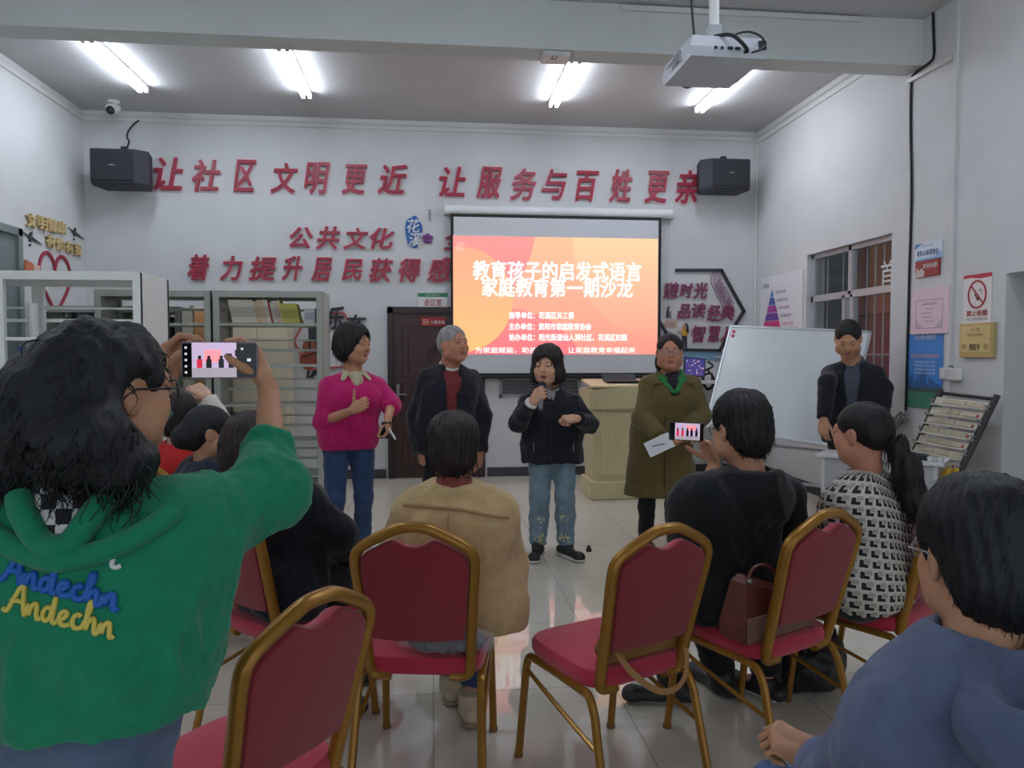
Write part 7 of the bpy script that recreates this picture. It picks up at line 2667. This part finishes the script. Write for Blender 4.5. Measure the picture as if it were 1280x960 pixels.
def back_text(s_, px0_, px1_, py0_, py1_, hgt, m, off, r_=.0042):
    """a word in joined script, laid on the back of the sweatshirt"""
    tot = sum(SCRIPT[c_][0] for c_ in s_)
    b = MB()
    x = 0.0
    for c_ in s_:
        for st in SCRIPT[c_][1]:
            pts = chaikin([np.array(q, float) for q in st], 3)
            w3 = []
            for p in pts:
                a = (x + p[0] + p[1] * .12) / tot
                w3.append(at(px0_ + (px1_ - px0_) * a, py0_ + (py1_ - py0_) * a - hgt * (p[1] / 2 - .5), 1.22))
            b.tube(draped_patch('t', o, w3, None, m, off), r_, 6)
        x += SCRIPT[c_][0]
    return b.build('back_lettering', m, o, smooth='all')


back_text('Andechn', 8, 141, 744, 778, 40, mat('yellow print', (206, 186, 84), .6), .002)['label'] = 'yellow lettering'
back_text('Andechn', 2, 146, 706, 744, 38, mat('blue print', (28, 92, 176), .6), .002, .006)['label'] = 'blue lettering'
back_text('n', 114, 148, 688, 694, 34, mat('white print', (206, 206, 206), .6), .002)['label'] = 'white lettering'
back_text('n', -24, 6, 656, 660, 30, mat('white print', (206, 206, 206), .6), .002)['label'] = 'white lettering'
# hood lying on the back: ridge of green cloth with a checked lining
V_ = [(-40, 640), (-8, 668), (30, 690), (70, 704), (96, 700), (140, 688), (185, 668), (215, 640)]
ridge = [np.array(p) for p in draped_patch('r', o, [at(x, y, 1.2) for x, y in chaikin([np.array(q, float) for q in V_], 2)], None, None, .006)]
MB().tube(ridge, .020, 10).build('hood_edge', M_GREEN, o, smooth=True)
V2_ = [(30, 628), (44, 664), (74, 690), (92, 686), (112, 656), (132, 628)]
ridge = [np.array(p) for p in draped_patch('r', o, [at(x, y, 1.2) for x, y in chaikin([np.array(q, float) for q in V2_], 2)], None, None, .014)]
MB().tube(ridge, .022, 10).build('hood_fold', M_GREEN, o, smooth=True)
gx, gy = 26, 20
pts, uvs = [], []
for j in range(gy + 1):
    for i in range(gx + 1):
        a, c_ = i / gx, j / gy
        y = 560 + 128 * c_
        hw_ = 62 * (1 - max(0, (c_ - .35) / .65) ** 1.3 * .86)
        x = 84 + (a - .5) * 2 * hw_
        pts.append(at(x, y, 1.2))
        uvs.append(((a - .5) * 2 * hw_ / 19.0, y / 18.0))
pp = draped_patch('lining', o, pts, None, None, .012)
fs = [(j * (gx + 1) + i, j * (gx + 1) + i + 1, (j + 1) * (gx + 1) + i + 1, (j + 1) * (gx + 1) + i) for j in range(gy) for i in range(gx)]
m = bpy.data.materials.new('checked lining')
m.use_nodes = True
nt = m.node_tree
ck = nt.nodes.new('ShaderNodeTexChecker')
ck.inputs['Scale'].default_value = 1.0
ck.inputs['Color1'].default_value = rgb((205, 203, 200))
ck.inputs['Color2'].default_value = rgb((26, 26, 30))
un = nt.nodes.new('ShaderNodeUVMap')
mpn = nt.nodes.new('ShaderNodeMapping')
mpn.inputs['Location'].default_value = (.5, .5, .5)
nt.links.new(un.outputs[0], mpn.inputs['Vector'])
nt.links.new(mpn.outputs['Vector'], ck.inputs['Vector'])
nt.links.new(ck.outputs['Color'], nt.nodes['Principled BSDF'].inputs['Base Color'])
nt.nodes['Principled BSDF'].inputs['Roughness'].default_value = .8
np_mesh('checked_lining', [(np.array(pp), np.array(fs), 0)], m, o, uv=np.array(uvs))
# curly shoulder-length hair
rg_ = np.random.RandomState(31)
ex = [(RC(k['hd'] + k['M'] @ V(.04, -.06, -.03), at(168, 574, 1.36), .056, .044), .04), (RC(k['hd'] + k['M'] @ V(-.06, -.07, -.04), at(30, 575, 1.40), .075, .075), .05), (RC(k['hd'] + k['M'] @ V(0, -.09, -.04), at(105, 556, 1.32), .085, .070), .05), (RC(k['hd'] + k['M'] @ V(-.05, -.09, -.02), at(60, 520, 1.38), .085, .08), .05), (RC(at(30, 575, 1.40), at(-6, 610, 1.38), .07, .045), .04), (RC(at(105, 556, 1.32), at(140, 592, 1.31), .065, .04), .04)]
shape = [((0, -.02, .044), (.090, .112, .094)), ((-.02, -.06, -.01), (.092, .080, .095))]
M_, c_, s_ = k['M'], k['hd'], k['hs']
it = [(EL(c_ + M_ @ (np.array(p) * s_), np.array(q) * s_, M_), .04) for p, q in shape] + ex
it += [(EL(c_ + M_ @ (V(.012, .108, -.045) * s_), V(.076, .088, .106) * s_, M_), .012, '-'), (EL(c_ + M_ @ (V(.092, .012, -.02) * s_), V(.035, .045, .06) * s_, M_), .015, '-')]
hv, hF = solidify(it, .005, .03)
hN = vnormals(hv, hF)
hv = hv + hN * (waves(hv * V(1, 1, .5), 3, 42) * .008 + waves(hv * V(1, 1, .35), 9, 110) * .0035)[:, None]
low = 1 - np.clip((hv[:, 2] - 1.20) / .26, 0, 1)
w_ = .25 + low
lq = ((hv - c_) @ M_) / s_
w_ = w_ * ~((lq[:, 1] > -.01) & (lq[:, 2] < .07) & (lq[:, 2] > -.15))
pk = rg_.choice(len(hv), 700, p=w_ / w_.sum())
dirs = []
for i in pk:
    t_ = -EZ + hN[i] * hN[i][2]
    dirs.append(unit(t_) + hN[i] * (.10 + .25 * low[i]) + rg_.normal(size=3) * .14)
sv, sf = strands(rg_, hv[pk] - hN[pk] * .006, dirs, .085, .0026, 12, .008, 1.4, .6)
np_mesh('hair', [(hv - k['base'], hF, 0), (sv - k['base'], sf, 0)], M_HBLUE, k['root'])
eyes(k)
glasses(k, (46, 42, 42), .002)
for sd in 'RL':
    shoe(k, sd, M_SHOEW, M_SOLE, L=.24)
held_phone('phone in a silver-edged case held up by the green sweatshirt', at(275, 450, 1.715), V(.13, -.98, .02), EZ, .160, .080, (mat('phone edge', (140, 126, 140), .3, .5), mat('dark glass', (20, 22, 28), .1)), pic)
